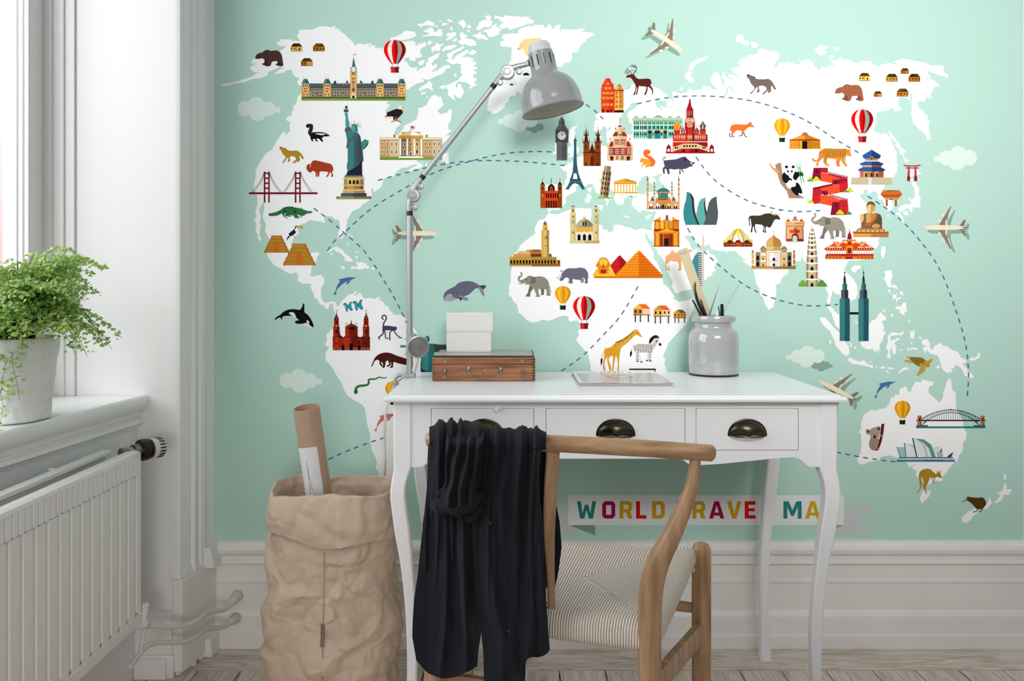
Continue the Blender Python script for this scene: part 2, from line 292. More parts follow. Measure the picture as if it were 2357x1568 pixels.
R('51463a',1645,712,40,34); R('f2c27e',1654,712,3,34,3,1,10); R('241408',1650,780,12,20,2,1,20); R('241408',1650,815,10,34,2,1,18); R('6a5038',1650,855,10,6,2,9,18,8); R('51463a',1650,905,30,44); R('8a6a48',1660,905,8,44)
P('f5dcae',[(1637,1025),(1637,990),(1665,965),(1693,990),(1693,1025)]); P('1a1208',[(1651,1027),(1651,1000),(1665,990),(1678,1000),(1678,1027)])
R('7ba22e',1040,1027,625,26); R('5f9a1c',1665,1027,625,26)

T(*A0); M('eagle_print','bald eagle with black body and white head')
S('f3ead0',"2040 1270 2090 1230 2160 1250 2110 1275"); S('1e1a1a',"2037 1252 2070 1225 2060 1205 2100 1185 2190 1152 2240 1160 2260 1195 2240 1225 2205 1262 2175 1290 2140 1280 2145 1250 2080 1245"); S('f6ecc8',"2198 1155 2205 1130 2225 1115 2250 1120 2262 1145 2255 1165 2225 1158"); S('e8b93a',"2245 1130 2265 1138 2266 1160 2250 1150")
S('4a3030',"2150 1245 2205 1248 2195 1280 2150 1285"); L('e8a52a',10,[(2172,1270),(2168,1300)]); L('e8a52a',10,[(2195,1270),(2198,1300)]); L('7a2a20',8,[(2122,1312),(2150,1298),(2200,1296),(2238,1318)])

T(*F0); M('skunk_print','black skunk with raised tail')
S('2b2120',"905 380 915 355 950 345 1000 355 1008 400 1000 440 985 480 975 530 945 500 935 470 945 430 955 400 920 405")
S('0a0c14',"975 500 1000 470 1080 465 1160 470 1210 490 1250 520 1200 528 1160 530 1135 560 1155 595 1130 600 1090 560 1055 568 1078 598 1045 595 1035 565 1000 570 1015 595 990 595 970 550"); S('e8e4d0',"1035 488 1100 482 1190 490 1140 510 1080 500"); S('d8cfc0',"1195 482 1225 485 1250 515 1225 505")
M('coyote_print','yellow coyote howling')
S('b38a2a',"525 705 535 675 560 685 600 695 625 710 640 725 700 735 770 732 820 760 855 800 872 850 840 845 820 800 810 830 820 860 800 895 775 890 790 860 760 900 720 915 715 900 760 860 740 820 690 815 670 830 675 870 665 892 640 890 650 860 645 835 610 870 590 905 565 912 570 895 600 850 610 820 570 780 545 730"); P('1a1210',"525 712 545 690 535 675 527 675 533 690"); P('1a1210',"598 708 622 706 610 716")
M('bison_print','rust red bison')
S('a43e22',"915 960 935 930 975 920 1000 885 1040 873 1100 885 1200 910 1260 925 1290 960 1300 1010 1290 1030 1280 1050 1295 1080 1290 1108 1265 1110 1275 1080 1250 1040 1240 1075 1215 1110 1195 1110 1220 1070 1215 1040 1110 1035 1100 1070 1090 1108 1070 1108 1070 1070 1055 1108 1040 1108 1050 1075 1040 1045 1000 1025 975 1050 940 1035 915 1000"); S('e8d5b0',"958 930 970 925 975 965 958 968 968 950"); S('e04a1a',"1045 1040 1075 1040 1085 1070 1060 1080 1050 1105 1045 1080")
M('bridge_print','dark red suspension bridge')
c='6e0b22'; c2='7a1d1f'
R(c,82,1335,990,27)
for x in(297,745):
    R(c,x,1035,22,450); R(c2,x+63,1035,22,450); R(c,x+15,1050,56,20,1,4,0,72)
for q,(a,b,d,e) in enumerate(((300,1050,125,1335),(380,1045,555,1335),(745,1050,570,1335),(830,1045,1005,1335))):
    for k in(0,1):
        ax,ay,bx,by=a,b+22*k,d+(28*k if d<a else -28*k),e
        L(c,5,[(ax+(bx-ax)*t,ay+(by-ay)*(t**.72 if 1 else t)) for t in[i/8 for i in range(9)]])

M('statue_print','teal crowned statue with torch on tan pedestal')
S('4f9a98',"1470 185 1505 190 1510 240 1530 330 1530 400 1540 430 1500 470 1485 430 1475 330 1478 250 1468 220"); R('3f7478',1450,135,70,25); P('24202e',"1448 160 1522 160 1505 178 1465 178"); P('3f8080',"1475 140 1495 140 1493 120 1480 120"); S('241e2e',"1467 108 1490 84 1507 100 1500 120 1478 120")
S('5a5a5e',"1465 430 1490 400 1540 395 1560 410 1520 470 1480 475"); P('3f7f80',"1480 480 1560 415 1600 450 1650 470 1690 520 1720 700 1737 880 1655 950 1560 1010 1505 1035 1492 950 1507 890 1507 700 1495 560"); P('2f6468',"1595 480 1650 480 1690 520 1720 700 1737 880 1655 950 1595 985")
P('24202e',"1505 1035 1560 1010 1655 950 1690 885 1715 885 1718 1090 1482 1090"); P('454a4c',"1660 510 1690 520 1737 885 1655 890 1630 925 1640 700"); P('5a5f60',"1485 690 1500 600 1620 490 1650 500 1530 620 1505 700")
P('3f8a88',"1700 615 1755 565 1810 590 1800 640 1735 718 1715 690"); P('24383a',"1725 715 1805 620 1812 595 1800 650 1737 720")
S('5fa5a2',"1565 400 1580 365 1605 355 1635 365 1648 400 1640 440 1605 470 1572 440"); P('3d8482',"1560 385 1565 360 1605 345 1645 360 1652 385 1605 372"); P('39787a',"1645 380 1655 450 1640 480 1630 430")
for q in((1548,320,1580,365),(1603,298,1605,350),(1668,318,1635,360),(1700,350,1645,372),(1703,387,1650,388),(1530,365,1562,375),(1530,395,1562,388)): L('4b7f80',6,[q[:2],q[2:]])
L('2f5f64',4,"1585 405 1598 405"); L('2f5f64',4,"1612 405 1625 405"); L('2f5f64',4,"1597 440 1613 440"); P('3f8486',"1605 375 1640 375 1635 440 1605 468"); R('3f7075',1462,1090,268,20); R('9a8a62',1460,1103,270,20); R('e6c173',1437,1123,318,20); R('c9a45a',1455,1145,285,85); R('e8bd62',1500,1145,90,85); R('8a7a50',1690,1145,50,85); R('a1905e',1455,1145,45,85)
for x in(1525,1580,1633): P('181410',[(x,1215),(x,1172),(x+16,1158),(x+33,1172),(x+33,1215)])
R('d9c590',1437,1228,315,14); R('8f7f58',1455,1242,50,50); R('d89a4a',1500,1242,95,50); R('a87838',1595,1242,90,50); R('5f5a48',1685,1242,52,50); R('e0c98c',1430,1293,332,20); R('d6ac60',1440,1312,158,34); R('b08c50',1598,1312,158,34); R('4c5a60',1410,1347,185,46); R('3a4448',1595,1347,185,46); R('24202e',1585,1372,20,16)
R('a08c6c',1342,1393,253,42); R('7a6848',1595,1393,253,42); R('8fae3e',1342,1422,506,13)
E('111111',1362,1416,7,7,8); E('111111',1828,1416,7,7,8)

T(*C0); M('mansion_print','cream mansion with columns and portico')
R('d2aa6e',347,385,1123,330); R('dfc296',525,415,180,292); R('cfa15c',365,420,160,285); R('dcbd90',1290,415,150,292); R('cfa15c',1120,420,170,285); R('e0b878',347,362,1123,42); R('fff3dc',358,374,9,24,39,1,8.6); R('fff3dc',1120,374,9,24,40,1,8.6); R('b4935c',347,402,1123,14)
for x in(590,1173): R('9c8450',x,318,38,46); R('7f6a3e',x,318,38,10)
R('b09058',742,268,330,40); P('dcc08a',"680 330 910 235 1140 330"); P('efe6cc',"1140 330 910 240 910 330"); P('fbf8ee',"720 328 910 248 910 328"); P('d8c496',"720 328 910 248 910 328"); P('ffffff',"1100 328 910 248 910 328")
R('bf8c3e',690,330,220,55); R('d0a050',910,330,215,55); R('8f774a',735,385,175,320); R('d8ac62',910,385,150,320); P('6f6244',"735 385 830 385 830 430 790 445 735 410"); P('a09068',"990 385 1080 385 1060 430 1010 440 985 410"); R('a8743a',860,440,50,265)
for x in(703,830,957,1084): R('fdfdf8',x,395,27,300); R('e8c88a',x-8,385,42,16); R('8a7a5a',x-8,690,45,14)
for x in(377,460,542,624,1147,1230,1312,1394): 
    for y,h in((448,66),(580,84)): R('f7f3ea',x,y,42,h); R('2c2c34',x+8,y+8,11,h-14); R('2c2c34',x+22,y+8,11,h-14)
for x in(776,1000): R('f7f3ea',x-2,450,42,72); R('33333a',x+6,458,26,58); R('f7f3ea',x-5,575,48,88); R('2c2c34',x+4,584,30,74)
R('f7f3ea',890,450,34,72); R('33333a',896,458,22,58); R('f7f3ea',882,620,48,90); R('14141c',890,630,14,76); R('14141c',908,630,14,76)
R('9c8a64',347,710,1123,30); P('fbfaf5',"692 705 1122 705 1132 735 682 735"); R('5f9a22',347,738,563,30); R('74ab34',910,738,560,30)
R('60626a',905,158,6,80); R('3a4c94',911,162,38,25); R('d04a5a',949,162,30,8); R('f0c8cc',949,170,30,6); R('d04a5a',949,176,30,8); R('e0a0a8',911,190,68,8); R('e08088',911,202,68,6); R('e0a0a8',911,210,68,5)

T(*D0); M('crocodile_print','green crocodile')
S('2f7040',"455 345 465 325 520 315 600 295 680 255 740 215 820 200 890 205 940 222 1000 232 1050 245 1110 262 1160 280 1220 283 1240 290 1238 310 1200 325 1140 330 1100 360 1050 372 1000 350 960 352 1000 385 940 410 900 360 840 365 760 370 760 320 740 340 760 390 735 385 710 340 690 330 620 360 540 372 470 370")
for x in range(700,1060,38): P('1f5a30',[(x,245-abs(870-x)*-.0+ (abs(x-850)*.05)),(x+14,198+abs(x-850)*.12),(x+30,225+abs(x-850)*.08)])
L('256035',12,"705 330 735 380 800 415"); L('256035',10,"765 365 800 378 860 378"); L('256035',12,"905 350 940 400 1010 412"); L('256035',10,"970 350 1000 380 1065 390"); E('1c4a2a',750,285,30,24,10); E('1c4a2a',935,290,28,28,10); E('e0e8d0',1172,300,6,5,6)
M('toucan_print','black and white toucan with yellow beak')
S('f6f6f8',"930 590 960 565 990 600 1000 650 1005 690 960 730 900 740 860 740 820 720 870 660 930 620"); S('181c22',"930 640 955 655 930 690 860 735 820 705 840 670 900 625 925 600 940 555 975 545 960 570 940 600"); P('181c22',"825 730 805 740 768 820 850 735"); S('e3b21e',"970 550 1010 543 1060 560 1075 590 1030 597 975 595"); P('1a1208',"1040 570 1060 562 1078 600"); L('b04030',8,"900 715 915 745 940 748")
M('pyramid_print','small stepped golden pyramid')
def pyr(x0,x1,yt,yb,n,topw):
    h=(yb-yt)/n; c=(x0+x1)/2; W0=(x1-x0)/2
    for i in range(n):
        wb=topw+(W0-topw)*(i+1)/n; wt=wb-h*.33; y=yt+i*h
        P('b85f06',[(c-wt-4,y),(c+wt+4,y),(c+wb,y+h),(c-wb,y+h)]); P('b8862a',[(c-wt+10,y+8),(c+wt-20,y+8),(c+wb-26,y+h),(c-wb+22,y+h)])
    k=(x1-x0)*.09; m=yt+h*2
    R('d9722a',c-k,m+8,2*k,yb-m-8); R('b04e0a',c-k,m+6,2*k,7,1,int((yb-m)/22),0,22)
pyr(373,832,723,1034,5,78)
M('pyramid_print','larger stepped golden pyramid'); pyr(716,1305,870,1262,5,100)

def dol(x,y,s,c,c2,fl=1,nm='blue dolphin leaping'):
    M('dolphin_print',nm); T(x,y,s)
    S(c,"935 125 965 115 1010 105 1060 95 1105 97 1160 95 1125 108 1100 125 1060 145 1010 160 970 190 930 230 912 258 905 300 900 318 895 300 875 300 905 258 912 220 930 180 955 140"); S(c2,"1062 145 1070 160 1035 182 1030 175")
dol(*E0,'4a6ea8','32507c'); dol(2012-875/5.6,878-92/5.6,5.6,'4a6ea8','32507c')
dol(861-875/5.2278,952-92/5.2278,5.2278,'cf7a72','b8625c',1,'pink dolphin leaping')
T(*E0); M('orca_print','black and white orca leaping')
S('06090c',"168 615 185 580 240 545 270 515 330 487 400 480 470 487 500 450 510 410 525 430 528 515 570 550 610 610 635 670 630 700 570 690 520 655 450 658 412 640 425 620 460 610 380 565 320 560 265 570 255 612 235 580 205 590")
S('e6e6e8',"340 525 380 515 410 535 425 575 450 612 385 565 350 540"); S('e6e6e8',"553 625 560 612 585 635 580 655 560 645"); S('e6e6e8',"510 658 560 648 600 680 630 700 600 705 550 690")
M('cathedral_print','red twin towered cathedral')
R('9a2607',867,815,449,160); R('6b1404',1090,815,226,160); R('c23a10',900,820,30,150); R('b53210',1000,820,60,120); R('8a1f06',1170,820,50,120); R('a8484a',867,942,449,33)
P('a82a08',"1018 815 1018 690 1090 650 1167 690 1167 815"); P('741604',"1090 815 1090 650 1167 690 1167 815"); P('7a1806',"950 740 960 790 985 815 940 817"); 
for q in((953,1018),(1167,1230)):
    cx=(q[0]+q[1])/2; P('0c0806',[(q[0]-5,790),(q[0]+8,812),(cx,820),(q[1]-8,812),(q[1]+2,790),(q[1]+4,825),(q[0]-5,825)])
for x in(873,1230):
    R('a42a08',x,695,77,122); R('6f1504',x+45,695,32,122); R('b03a10',x+5,668,66,28); R('8a2008',x+10,600,58,70); P('150a06',[(x+12,605),(x+20,570),(x+39,540),(x+58,570),(x+66,605)]); P('a83812',[(x+26,600),(x+33,560),(x+45,560),(x+52,600)]); R('8a2008',x+32,530,14,20); L('1a100c',4,[(x+39,485),(x+39,535)]); L('1a100c',3,[(x+31,495),(x+47,495)])
    P('140a06',[(x+28,768),(x+28,740),(x+39,728),(x+50,740),(x+50,768)]); P('140a06',[(x+31,655),(x+31,635),(x+39,625),(x+47,635),(x+47,655)]); E('c8c0d0',x+38,682,9,9,10); R('0c0604',x+33,882,10,28); R('0c0604',x+33,950,10,22); R('1a0a06',x-2,693,80,4)
R('1a0a06',862,815,455,5); R('0a0606',975,910,33,65); R('0a0606',1070,897,39,78); R('0a0606',1170,910,33,65); R('140806',1055,695,75,28); E('5a1406',1086,760,17,32,12); R('7a1a08',1068,760,36,60); P('140a06',[(1175,895),(1175,875),(1185,862),(1195,875),(1195,895)]); L('140a06',5,"1015 695 1090 655 1170 695"); R('a83010',1083,628,14,28); L('140a06',4,"1090 608 1090 632")
for x in(1025,1045,1138,1158): L('1a0a06',5,[(x,645),(x,672)])
M('butterfly_print','two turquoise butterflies')
def bf(cx,cy,s):
    for c,g in(('141414',1.0),('2fa6b4',.84)):
        for pts in(((-48,-58),(-20,-52),(2,-20),(0,0),(-6,40),(-22,48),(-36,10),(-40,-20),(-62,-38)),((0,-10),(6,-40),(30,-72),(46,-74),(40,-30),(54,10),(52,36),(34,36),(8,12))):
            mx=sum(p[0] for p in pts)/len(pts); my=sum(p[1] for p in pts)/len(pts)
            S(c,[(cx+s*(mx+(p[0]-mx)*g),cy+s*(my+(p[1]-my)*g)) for p in pts])
bf(1172,445,1.05); bf(1052,462,.95)
M('monkey_print','slate grey monkey walking')
S('45425a',"1470 700 1490 680 1560 682 1600 690 1630 690 1640 715 1620 738 1600 735 1560 735 1490 735 1465 740"); L('45425a',17,"1472 700 1480 650 1510 600 1510 565 1490 552 1465 562 1458 585 1475 600"); L('45425a',17,"1480 730 1470 780 1415 825 1430 840"); L('45425a',15,"1490 735 1500 780 1503 830 1535 830"); L('45425a',15,"1585 735 1553 760 1555 850"); L('45425a',14,"1600 735 1625 775 1670 820 1695 825")
M('anteater_print','dark brown anteater')
S('4a1712',"1332 1165 1350 1120 1375 1065 1420 1025 1490 1003 1560 1008 1640 1040 1750 1075 1815 1100 1810 1150 1740 1150 1650 1130 1600 1118 1590 1180 1555 1182 1575 1150 1555 1110 1510 1105 1492 1180 1465 1182 1475 1150 1450 1110 1400 1090 1370 1110 1345 1165"); L('2e0c0a',20,"1440 1095 1440 1140 1460 1160"); L('2e0c0a',20,"1545 1110 1560 1145 1530 1165")
M('snake_print','green snake')
for i,(x,y) in enumerate(CR([(1145,1470),(1150,1430),(1190,1404),(1250,1398),(1290,1385),(1302,1360),(1298,1332),(1330,1322),(1380,1320),(1420,1300),(1450,1302),(1480,1310),(1512,1300)],9)):
    E('2f7a40',x,y,17-i*.108,17-i*.108,10)
E('23602f',1145,1475,23,26,12)
M('monument_print','teal robed statue with outstretched arms'); T(880,740,6.2)
P('3c4244',"730 320 840 332 1100 326 1050 400 900 420 735 445"); P('2a6a6c',"545 600 560 480 620 330 680 316 733 320 740 440 735 640 720 725 660 722 545 690"); P('3a8484',"590 420 640 330 668 330 650 720 560 690"); P('26242e',"550 670 620 710 720 725 720 735 550 735"); R('3c9490',255,340,90,32); E('18322f',640,250,34,46,16); E('4aa29c',632,250,25,38,16); L('18322f',5,"620 240 628 240"); L('18322f',5,"640 240 648 240"); L('18322f',4,"625 268 642 268")

def plane(x,y,ang,s=1,f=1):
    M('airplane_print','cream airliner with brown wings and grey shadow'); ca,sa=math.cos(math.radians(ang)),math.sin(math.radians(ang))
    def tf(p,dx=0,dy=0): return [((a*ca-b*f*sa)*s+dx,(a*sa+b*f*ca)*s+dy) for a,b in p]
    T(x,y,1)
    fus=[(-46,0),(-34,-4),(-20,-5),(20,-5.5),(40,-4),(48,-1),(49,1),(46,4),(20,6),(-20,5),(-34,4)]
    wing=[(14,-5),(-13,-49),(-16,-49),(-8,-28),(-5,-16),(-6,-5)]; tail=[(-34,-4),(-44,-18),(-49,-18),(-45,-3)]
    mir=lambda p:[(a,-b) for a,b in p]
    for q in(wing,mir(wing),tail,mir(tail),fus): P(SC,tf(q,-9 if ca>0 else 9,9))
    for cx,cy in((7,-28),(14,-14),(7,28),(14,14)): P('efe0c8',tf([(cx-8,cy-3),(cx,cy-3),(cx,cy+4),(cx-8,cy+4)]))
    for q in(wing,tail): P('8a7a6c',tf(q)); P('8a7a6c',tf(mir(q)))
    e=[(-6,-5),(-5,-16),(-9,-30),(-16,-49),(-14,-40),(-10,-26),(-2,-15),(-2,-5)]; P('f2e4cc',tf(e)); P('f2e4cc',tf(mir(e)))
    P('f2e2c8',tf(fus)); P('5a4a40',tf([(-52,-.8),(-42,-.8),(-42,.8),(-52,.8)])); P('5a4a40',tf([(43,-2),(45,0),(43,2),(46.5,0)]))
plane(959,537,0); plane(2174,524,180); plane(1534,92,33,.98); plane(1926,898,207,.98)

T(840,470,6.27); M('whale_print','grey whale with pale jaw')
S('66667a',"1135 1380 1145 1290 1200 1235 1290 1190 1350 1140 1430 1115 1530 1115 1600 1140 1660 1185 1640 1215 1600 1215 1560 1250 1490 1310 1420 1330 1340 1365 1240 1400 1160 1400"); S('a6a4b4',"1135 1380 1180 1310 1250 1290 1260 1330 1300 1355 1335 1365 1240 1402 1160 1402"); L('4a4860',10,"1145 1350 1180 1300 1240 1285 1300 1290"); S('8a899a',"1350 1318 1430 1330 1500 1378 1440 1390 1370 1345"); S('44445a',"1350 1350 1400 1352 1385 1398"); S('44445a',"1655 1180 1745 1175 1710 1230"); S('8a899a',"1640 1195 1705 1235 1722 1338 1670 1280"); E('2a2838',1310,1290,20,13,12); E('e8e8f0',1308,1292,8,6,8); E('2a2838',1255,1365,9,5,8)
# ---------------- printed map, eastern half ----------------
G=(1260,130,5.805); H=(1430,120,5.6); I=(1220,370,6.271); J=(1440,340,6.271); K=(1160,560,6.533); LL=(1360,560,5.2267); N=(1600,60,3.928); O=(1640,230,6.533); Q=(1860,140,5.6); RR=(1840,330,6.817); SS=(1640,460,7.129); U=(1830,490,4.75); V=(1860,700,5.357); XX=(1900,860,4.3545); Z=(1540,520,4.125)
M('continent_print','white silhouette of Europe, Africa, Asia and Australia')
PB()
T(*G); PA("720 750 800 640 1035 450 1070 420 1140 390")
T(*H); PA("30 500 70 460 110 445 150 415 250 400 400 440 430 460 450 450 530 500 545 530 590 545 620 600 640 600 665 560 650 530 670 505 710 515 740 535 830 520 890 465 910 505 1000 485 1035 485 1040 455 1080 438 1140 445 1160 470 1235 500 1210 440 1165 410 1148 350 1180 300 1190 260 1225 255 1260 275 1270 330 1310 410 1355 490 1330 560 1325 590 1335 610 1345 580 1380 520 1370 470 1410 470 1440 525 1455 520 1430 455 1390 450 1355 465 1330 430 1325 355 1285 330 1310 300 1305 255 1330 255 1335 310 1360 330 1415 348 1400 325 1370 310 1400 275 1500 315 1510 350 1520 355 1505 300 1440 260 1415 212 1510 190 1540 180 1500 145 1510 115 1550 100 1560 80 1600 70 1640 35")
T(*N); PA("490 260 500 268 555 250 565 262 568 215 590 200 630 215 660 230 700 220 750 235 765 275 740 310 725 340 703 380 720 380 750 355 750 340 785 320 805 340 830 320 885 330 895 355 900 343 965 350 940 320 1010 310 1020 297 1070 335 1075 360 1120 395 1148 403 1130 370 1150 363 1160 380 1215 360 1255 360 1250 340 1215 310 1260 310 1320 285 1337 300 1330 325 1355 295 1400 310 1420 325 1470 340 1510 315 1590 320 1615 350 1680 378 1665 357 1720 340 1770 333 1830 357 1795 320 1870 293 1960 310 2060 330 2130 355 2180 380 2150 360 2185 352 2255 365 2240 400 2260 430 2290 435 2285 468 2210 445 2160 430 2100 400 2105 430 2130 450 2135 472 2070 465 2090 475 2160 490 2215 540 2165 555 2130 615 2140 650 2110 658 2095 635 2070 690 2045 675 2010 690 2015 725 2050 765 2070 770 2075 800 2100 805 2100 840 2122 860 2110 910 2130 1025 2095 1025 2090 995 2000 905 1975 885 1950 790 1960 770 1955 690 1965 620 1935 590 1945 640 1945 680 1920 655 1885 640 1840 650 1840 720 1870 745 1845 765 1795 770 1790 745 1770 740 1755 760 1690 770 1655 775 1640 795 1640 870 1605 950")
T(*Q); PA("890 920 900 955 915 930 965 955 980 925 1020 945 1060 1000 1110 1120 1145 1190 1140 1290 1150 1340 1145 1430 1100 1500")
T(*RR); PA("1455 550 1420 640 1335 650 1335 690 1300 740 1400 800 1440 870 1460 930 1475 1000 1440 1050 1380 1060 1375 1010 1335 990 1320 930 1300 880 1265 895 1225 855 1240 820 1215 765 1165 750 1100 790 1085 820 1065 770 1070 730 1050 708 1015 740 1000 800 940 795 965 850 985 885 1010 890 1030 940 1110 910 1160 905 1130 1000 1250 1200 1290 1380 1260 1480 1230 1530 1250 1568")
T(*U); PA("905 310 920 340 900 375 870 400 840 460 740 510 690 520 620 520 590 520 570 545 545 600 560 650 625 710 680 800 685 880 660 945 605 965 603 1000 590 980 500 940 490 895 455 890 420 865 420 840 410 860 400 905 385 940 390 965 372 1000 378 1022 420 1050 435 1080 485 1120 490 1280 440 1230 395 1090 350 1030 366 1020 360 1000 345 960 360 930 365 900 350 860 330 810")
T(*SS); PA("1850 1430 1820 1350 1780 1290 1700 1290 1540 1050 1510 1010 1480 950 1445 915 1465 960 1450 1005 1365 1005 1250 1150 1235 1215 1180 1240 1130 1300 1110 1370 1030 1395 1050 1480 1045 1530")
T(0,0,1); PA("1784 690 1780 707 1769 713 1760 698 1757 684")
T(*SS); PA("790 1568 765 1450 720 1380 700 1270 680 1180 660 1140 600 1075 560 1060 480 1000 530 995 555 975 480 960 475 915 430 910 385 840 290 840 230 860 180 835 30 845")
T(*Z); PA("540 240 480 235 400 225 385 180 335 190 290 200 255 160 215 90 155 95 155 120 200 160 205 200 235 235 270 212 330 262 355 240 370 215 380 255 440 290 465 335 430 385 440 425 400 455 410 475 360 485 355 510 330 510 310 575 250 600")
T(*LL); PA("1190 555 1080 585 1035 612 1010 590 975 520 985 460 920 340 900 260 860 170 805 130 790 70 780 50")
T(*J); PA("440 1500 410 1430 400 1340 370 1300 375 1355 330 1310 295 1215 285 1300 340 1400 400 1500")
T(*LL); PA("755 100 760 185 800 240 860 370 860 420 870 490 920 520 1000 630 1005 650 985 660 1060 705 1130 690 1230 665 1240 780 1200 870 1140 975 1070 1050 970 1160 930 1200 915 1255 865 1360 895 1390 885 1450 925 1568")
T(0,0,1); PA("1542 880 1363 880 1359 840 1353 814 1340 800")
T(*K); PA("1100 1480 1090 1445 1130 1380 1110 1330 1140 1290 1130 1220 1120 1165 1060 1165 985 1182 970 1150 965 1100 920 1088 820 1105 720 1155 650 1168 605 1150 540 1165 480 1190 400 1190 340 1150 280 1085 220 1045 195 920 150 885 125 845 118 803 85 803 70 760 85 720 70 660 100 590 105 410 130 350 110 220 140 160 200 125 245 30 280 0")
T(*I); PA("0 1105 80 1050 65 990 95 910 130 860 205 840 275 748 262 735 258 700 200 600 235 460 220 350 340 335 470 355 500 350 500 310 530 250 535 200 525 150 490 150 470 135 435 90 460 60 540 65 545 20 570 25 570 50 600 15 625 20")
T(*G); PA("350 1370 405 1345 480 1330 600 1290 700 1280 715 1210 720 1120 700 1060 650 1020 610 960 640 960 615 920 640 900 620 880 645 845 690 850 640 815 640 785 690 752")
PE(W)
T(*I)
PB(); PA("278 742 320 705 415 715 425 690 465 680 480 635 520 615 520 580 508 545 550 500 620 465 665 440 660 370 710 350 760 385 800 365 870 330 905 340 940 420 960 465 1010 490 1080 560 1110 600 1085 650 1110 640 1140 600 1135 560 1110 520 1180 570 1190 545 1215 550 1250 625 1340 638 1355 600 1345 530 1395 545 1400 505 1470 510 1490 540")
T(*J); PA("60 695 90 690 105 715 85 790 90 830 150 890 195 935 260 900 390 935 410 905 440 930 410 1010 400 1060 370 1120 380 1195 300 1180 295 1215 285 1170 230 1165 150 1195 80 1160 0 1140")
T(*I); PA("1400 965 1300 925 1210 925 1195 965 1210 1010 1135 1035 1100 990 1055 995 1045 940 1000 920 900 920 870 850 890 760 885 685 800 690 700 680 560 710 460 750 390 775 300 765")
PE(BG)
P(BG,"1000 262 1030 258 1060 300 1140 390 1230 480 1210 540 1150 500 1080 430 1005 310")
P(W,"825 400 900 390 900 410 875 430 880 450 860 470 835 430"); P(W,"815 475 880 495 890 530 850 610 830 620 790 595 800 550 825 515"); P(W,"960 640 1060 645 1035 725 1010 700"); P(W,"1345 785 1440 810 1410 822 1350 805")
T(*J); P(W,"290 985 390 960 330 1040 295 1030")
P(BG,"155 590 200 480 230 465 225 435 305 397 330 420 355 440 330 460 345 510 430 520 450 480 390 430 380 415 440 400 490 375 530 395 490 430 485 480 540 530 640 620 600 650 430 640 340 640 270 675 180 670 170 640"); P(BG,"105 720 160 690 175 700 130 725")
T(*H); P(BG,"190 650 120 660 110 700 30 775 -25 875 5 950 30 1040 80 1055 130 1070 150 1040 130 1000 145 940 100 900 95 850 75 800 110 760 180 720 205 680"); P(BG,"620 595 610 640 575 670 600 710 565 712 490 690 530 745 520 752 450 700 440 660 450 635 400 585 460 620 590 630"); P(BG,"700 555 745 545 740 600 700 590"); P(BG,"640 600 655 575 675 625 662 637")
P(W,"865 225 885 145 950 110 1010 75 1060 70 1110 45 1118 65 1080 100 1000 135 950 170 920 230 890 235"); P(W,"812 320 845 250 920 250 890 290 925 330 945 388 880 390 850 350"); P(W,"757 455 770 450 800 465 795 490 760 500")
T(*G); P(BG,"700 1010 740 940 775 930 790 990 800 970 845 930 840 970 790 1000 785 1060 800 1110 790 1140 820 1170 800 1215 765 1190 725 1205 720 1130 750 1105 725 1080 720 1020")
P(W,"300 985 330 940 405 928 350 990 375 995 360 1080 400 1150 395 1200 430 1245 400 1300 340 1340 270 1355 310 1300 270 1290 280 1210 330 1190 300 1150 270 1130"); P(W,"100 1160 125 1150 125 1300 70 1308 80 1280 110 1260 95 1200")
T(*N); P(W,"370 100 390 70 443 95 440 125 485 135 493 155 475 180 410 155 415 120 390 150 368 140"); P(W,"503 140 530 140 572 165 558 195 515 195"); P(W,"1078 195 1120 200 1118 170 1212 185 1165 215 1193 237 1150 262 1115 262"); P(W,"1225 195 1297 195 1297 225"); P(W,"1207 275 1245 262 1257 285 1210 298")
T(*Q); P(W,"1038 905 1055 900 1130 1015 1170 1050 1190 1110 1265 1165 1262 1180 1225 1175 1250 1260 1312 1285 1255 1315 1220 1215 1180 1200 1175 1140 1125 1095 1130 1055 1060 990"); P(W,"1320 1400 1400 1410 1420 1395 1425 1430 1465 1450 1410 1475 1350 1480 1310 1500"); P(W,"1310 1520 1355 1530 1345 1550 1310 1550")
T(*RR); P(W,"1755 640 1780 600 1815 605 1825 640 1875 690 1870 790 1900 860 1890 1010 1850 1000 1805 1020 1760 985 1780 1040 1760 1090 1700 1015 1640 1050 1580 1080 1540 1045 1600 975 1680 955 1730 965 1760 930 1710 880 1730 840 1745 890 1800 860 1815 810 1800 700"); P(W,"1620 1080 1690 1050 1715 1115 1670 1140"); P(W,"1510 1090 1570 1085 1620 1150 1640 1245 1600 1225 1570 1130 1515 1120"); P(W,"1375 1130 1420 1110 1395 1165")
T(*U); P(W,"945 370 985 368 988 430 965 502 938 460"); P(W,"612 605 650 575 717 575 715 610 680 620 660 655 620 640")
P(W,"975 640 1050 625 1065 690 1045 750 1055 820 1010 810 1000 770 970 720 990 680"); P(W,"1060 785 1105 795 1128 840 1060 810"); P(W,"1008 845 1035 835 1048 888"); P(W,"1065 890 1110 895 1110 930 1070 950"); P(W,"1105 935 1150 918 1160 935 1125 950 1110 988"); P(W,"1140 860 1175 860 1187 915 1150 890"); P(W,"1105 870 1130 885 1118 892"); P(W,"1090 1040 1130 1015 1150 1030 1190 975 1212 985 1223 1085 1190 1080 1205 1115 1190 1122 1140 1085 1150 1055 1110 1055")
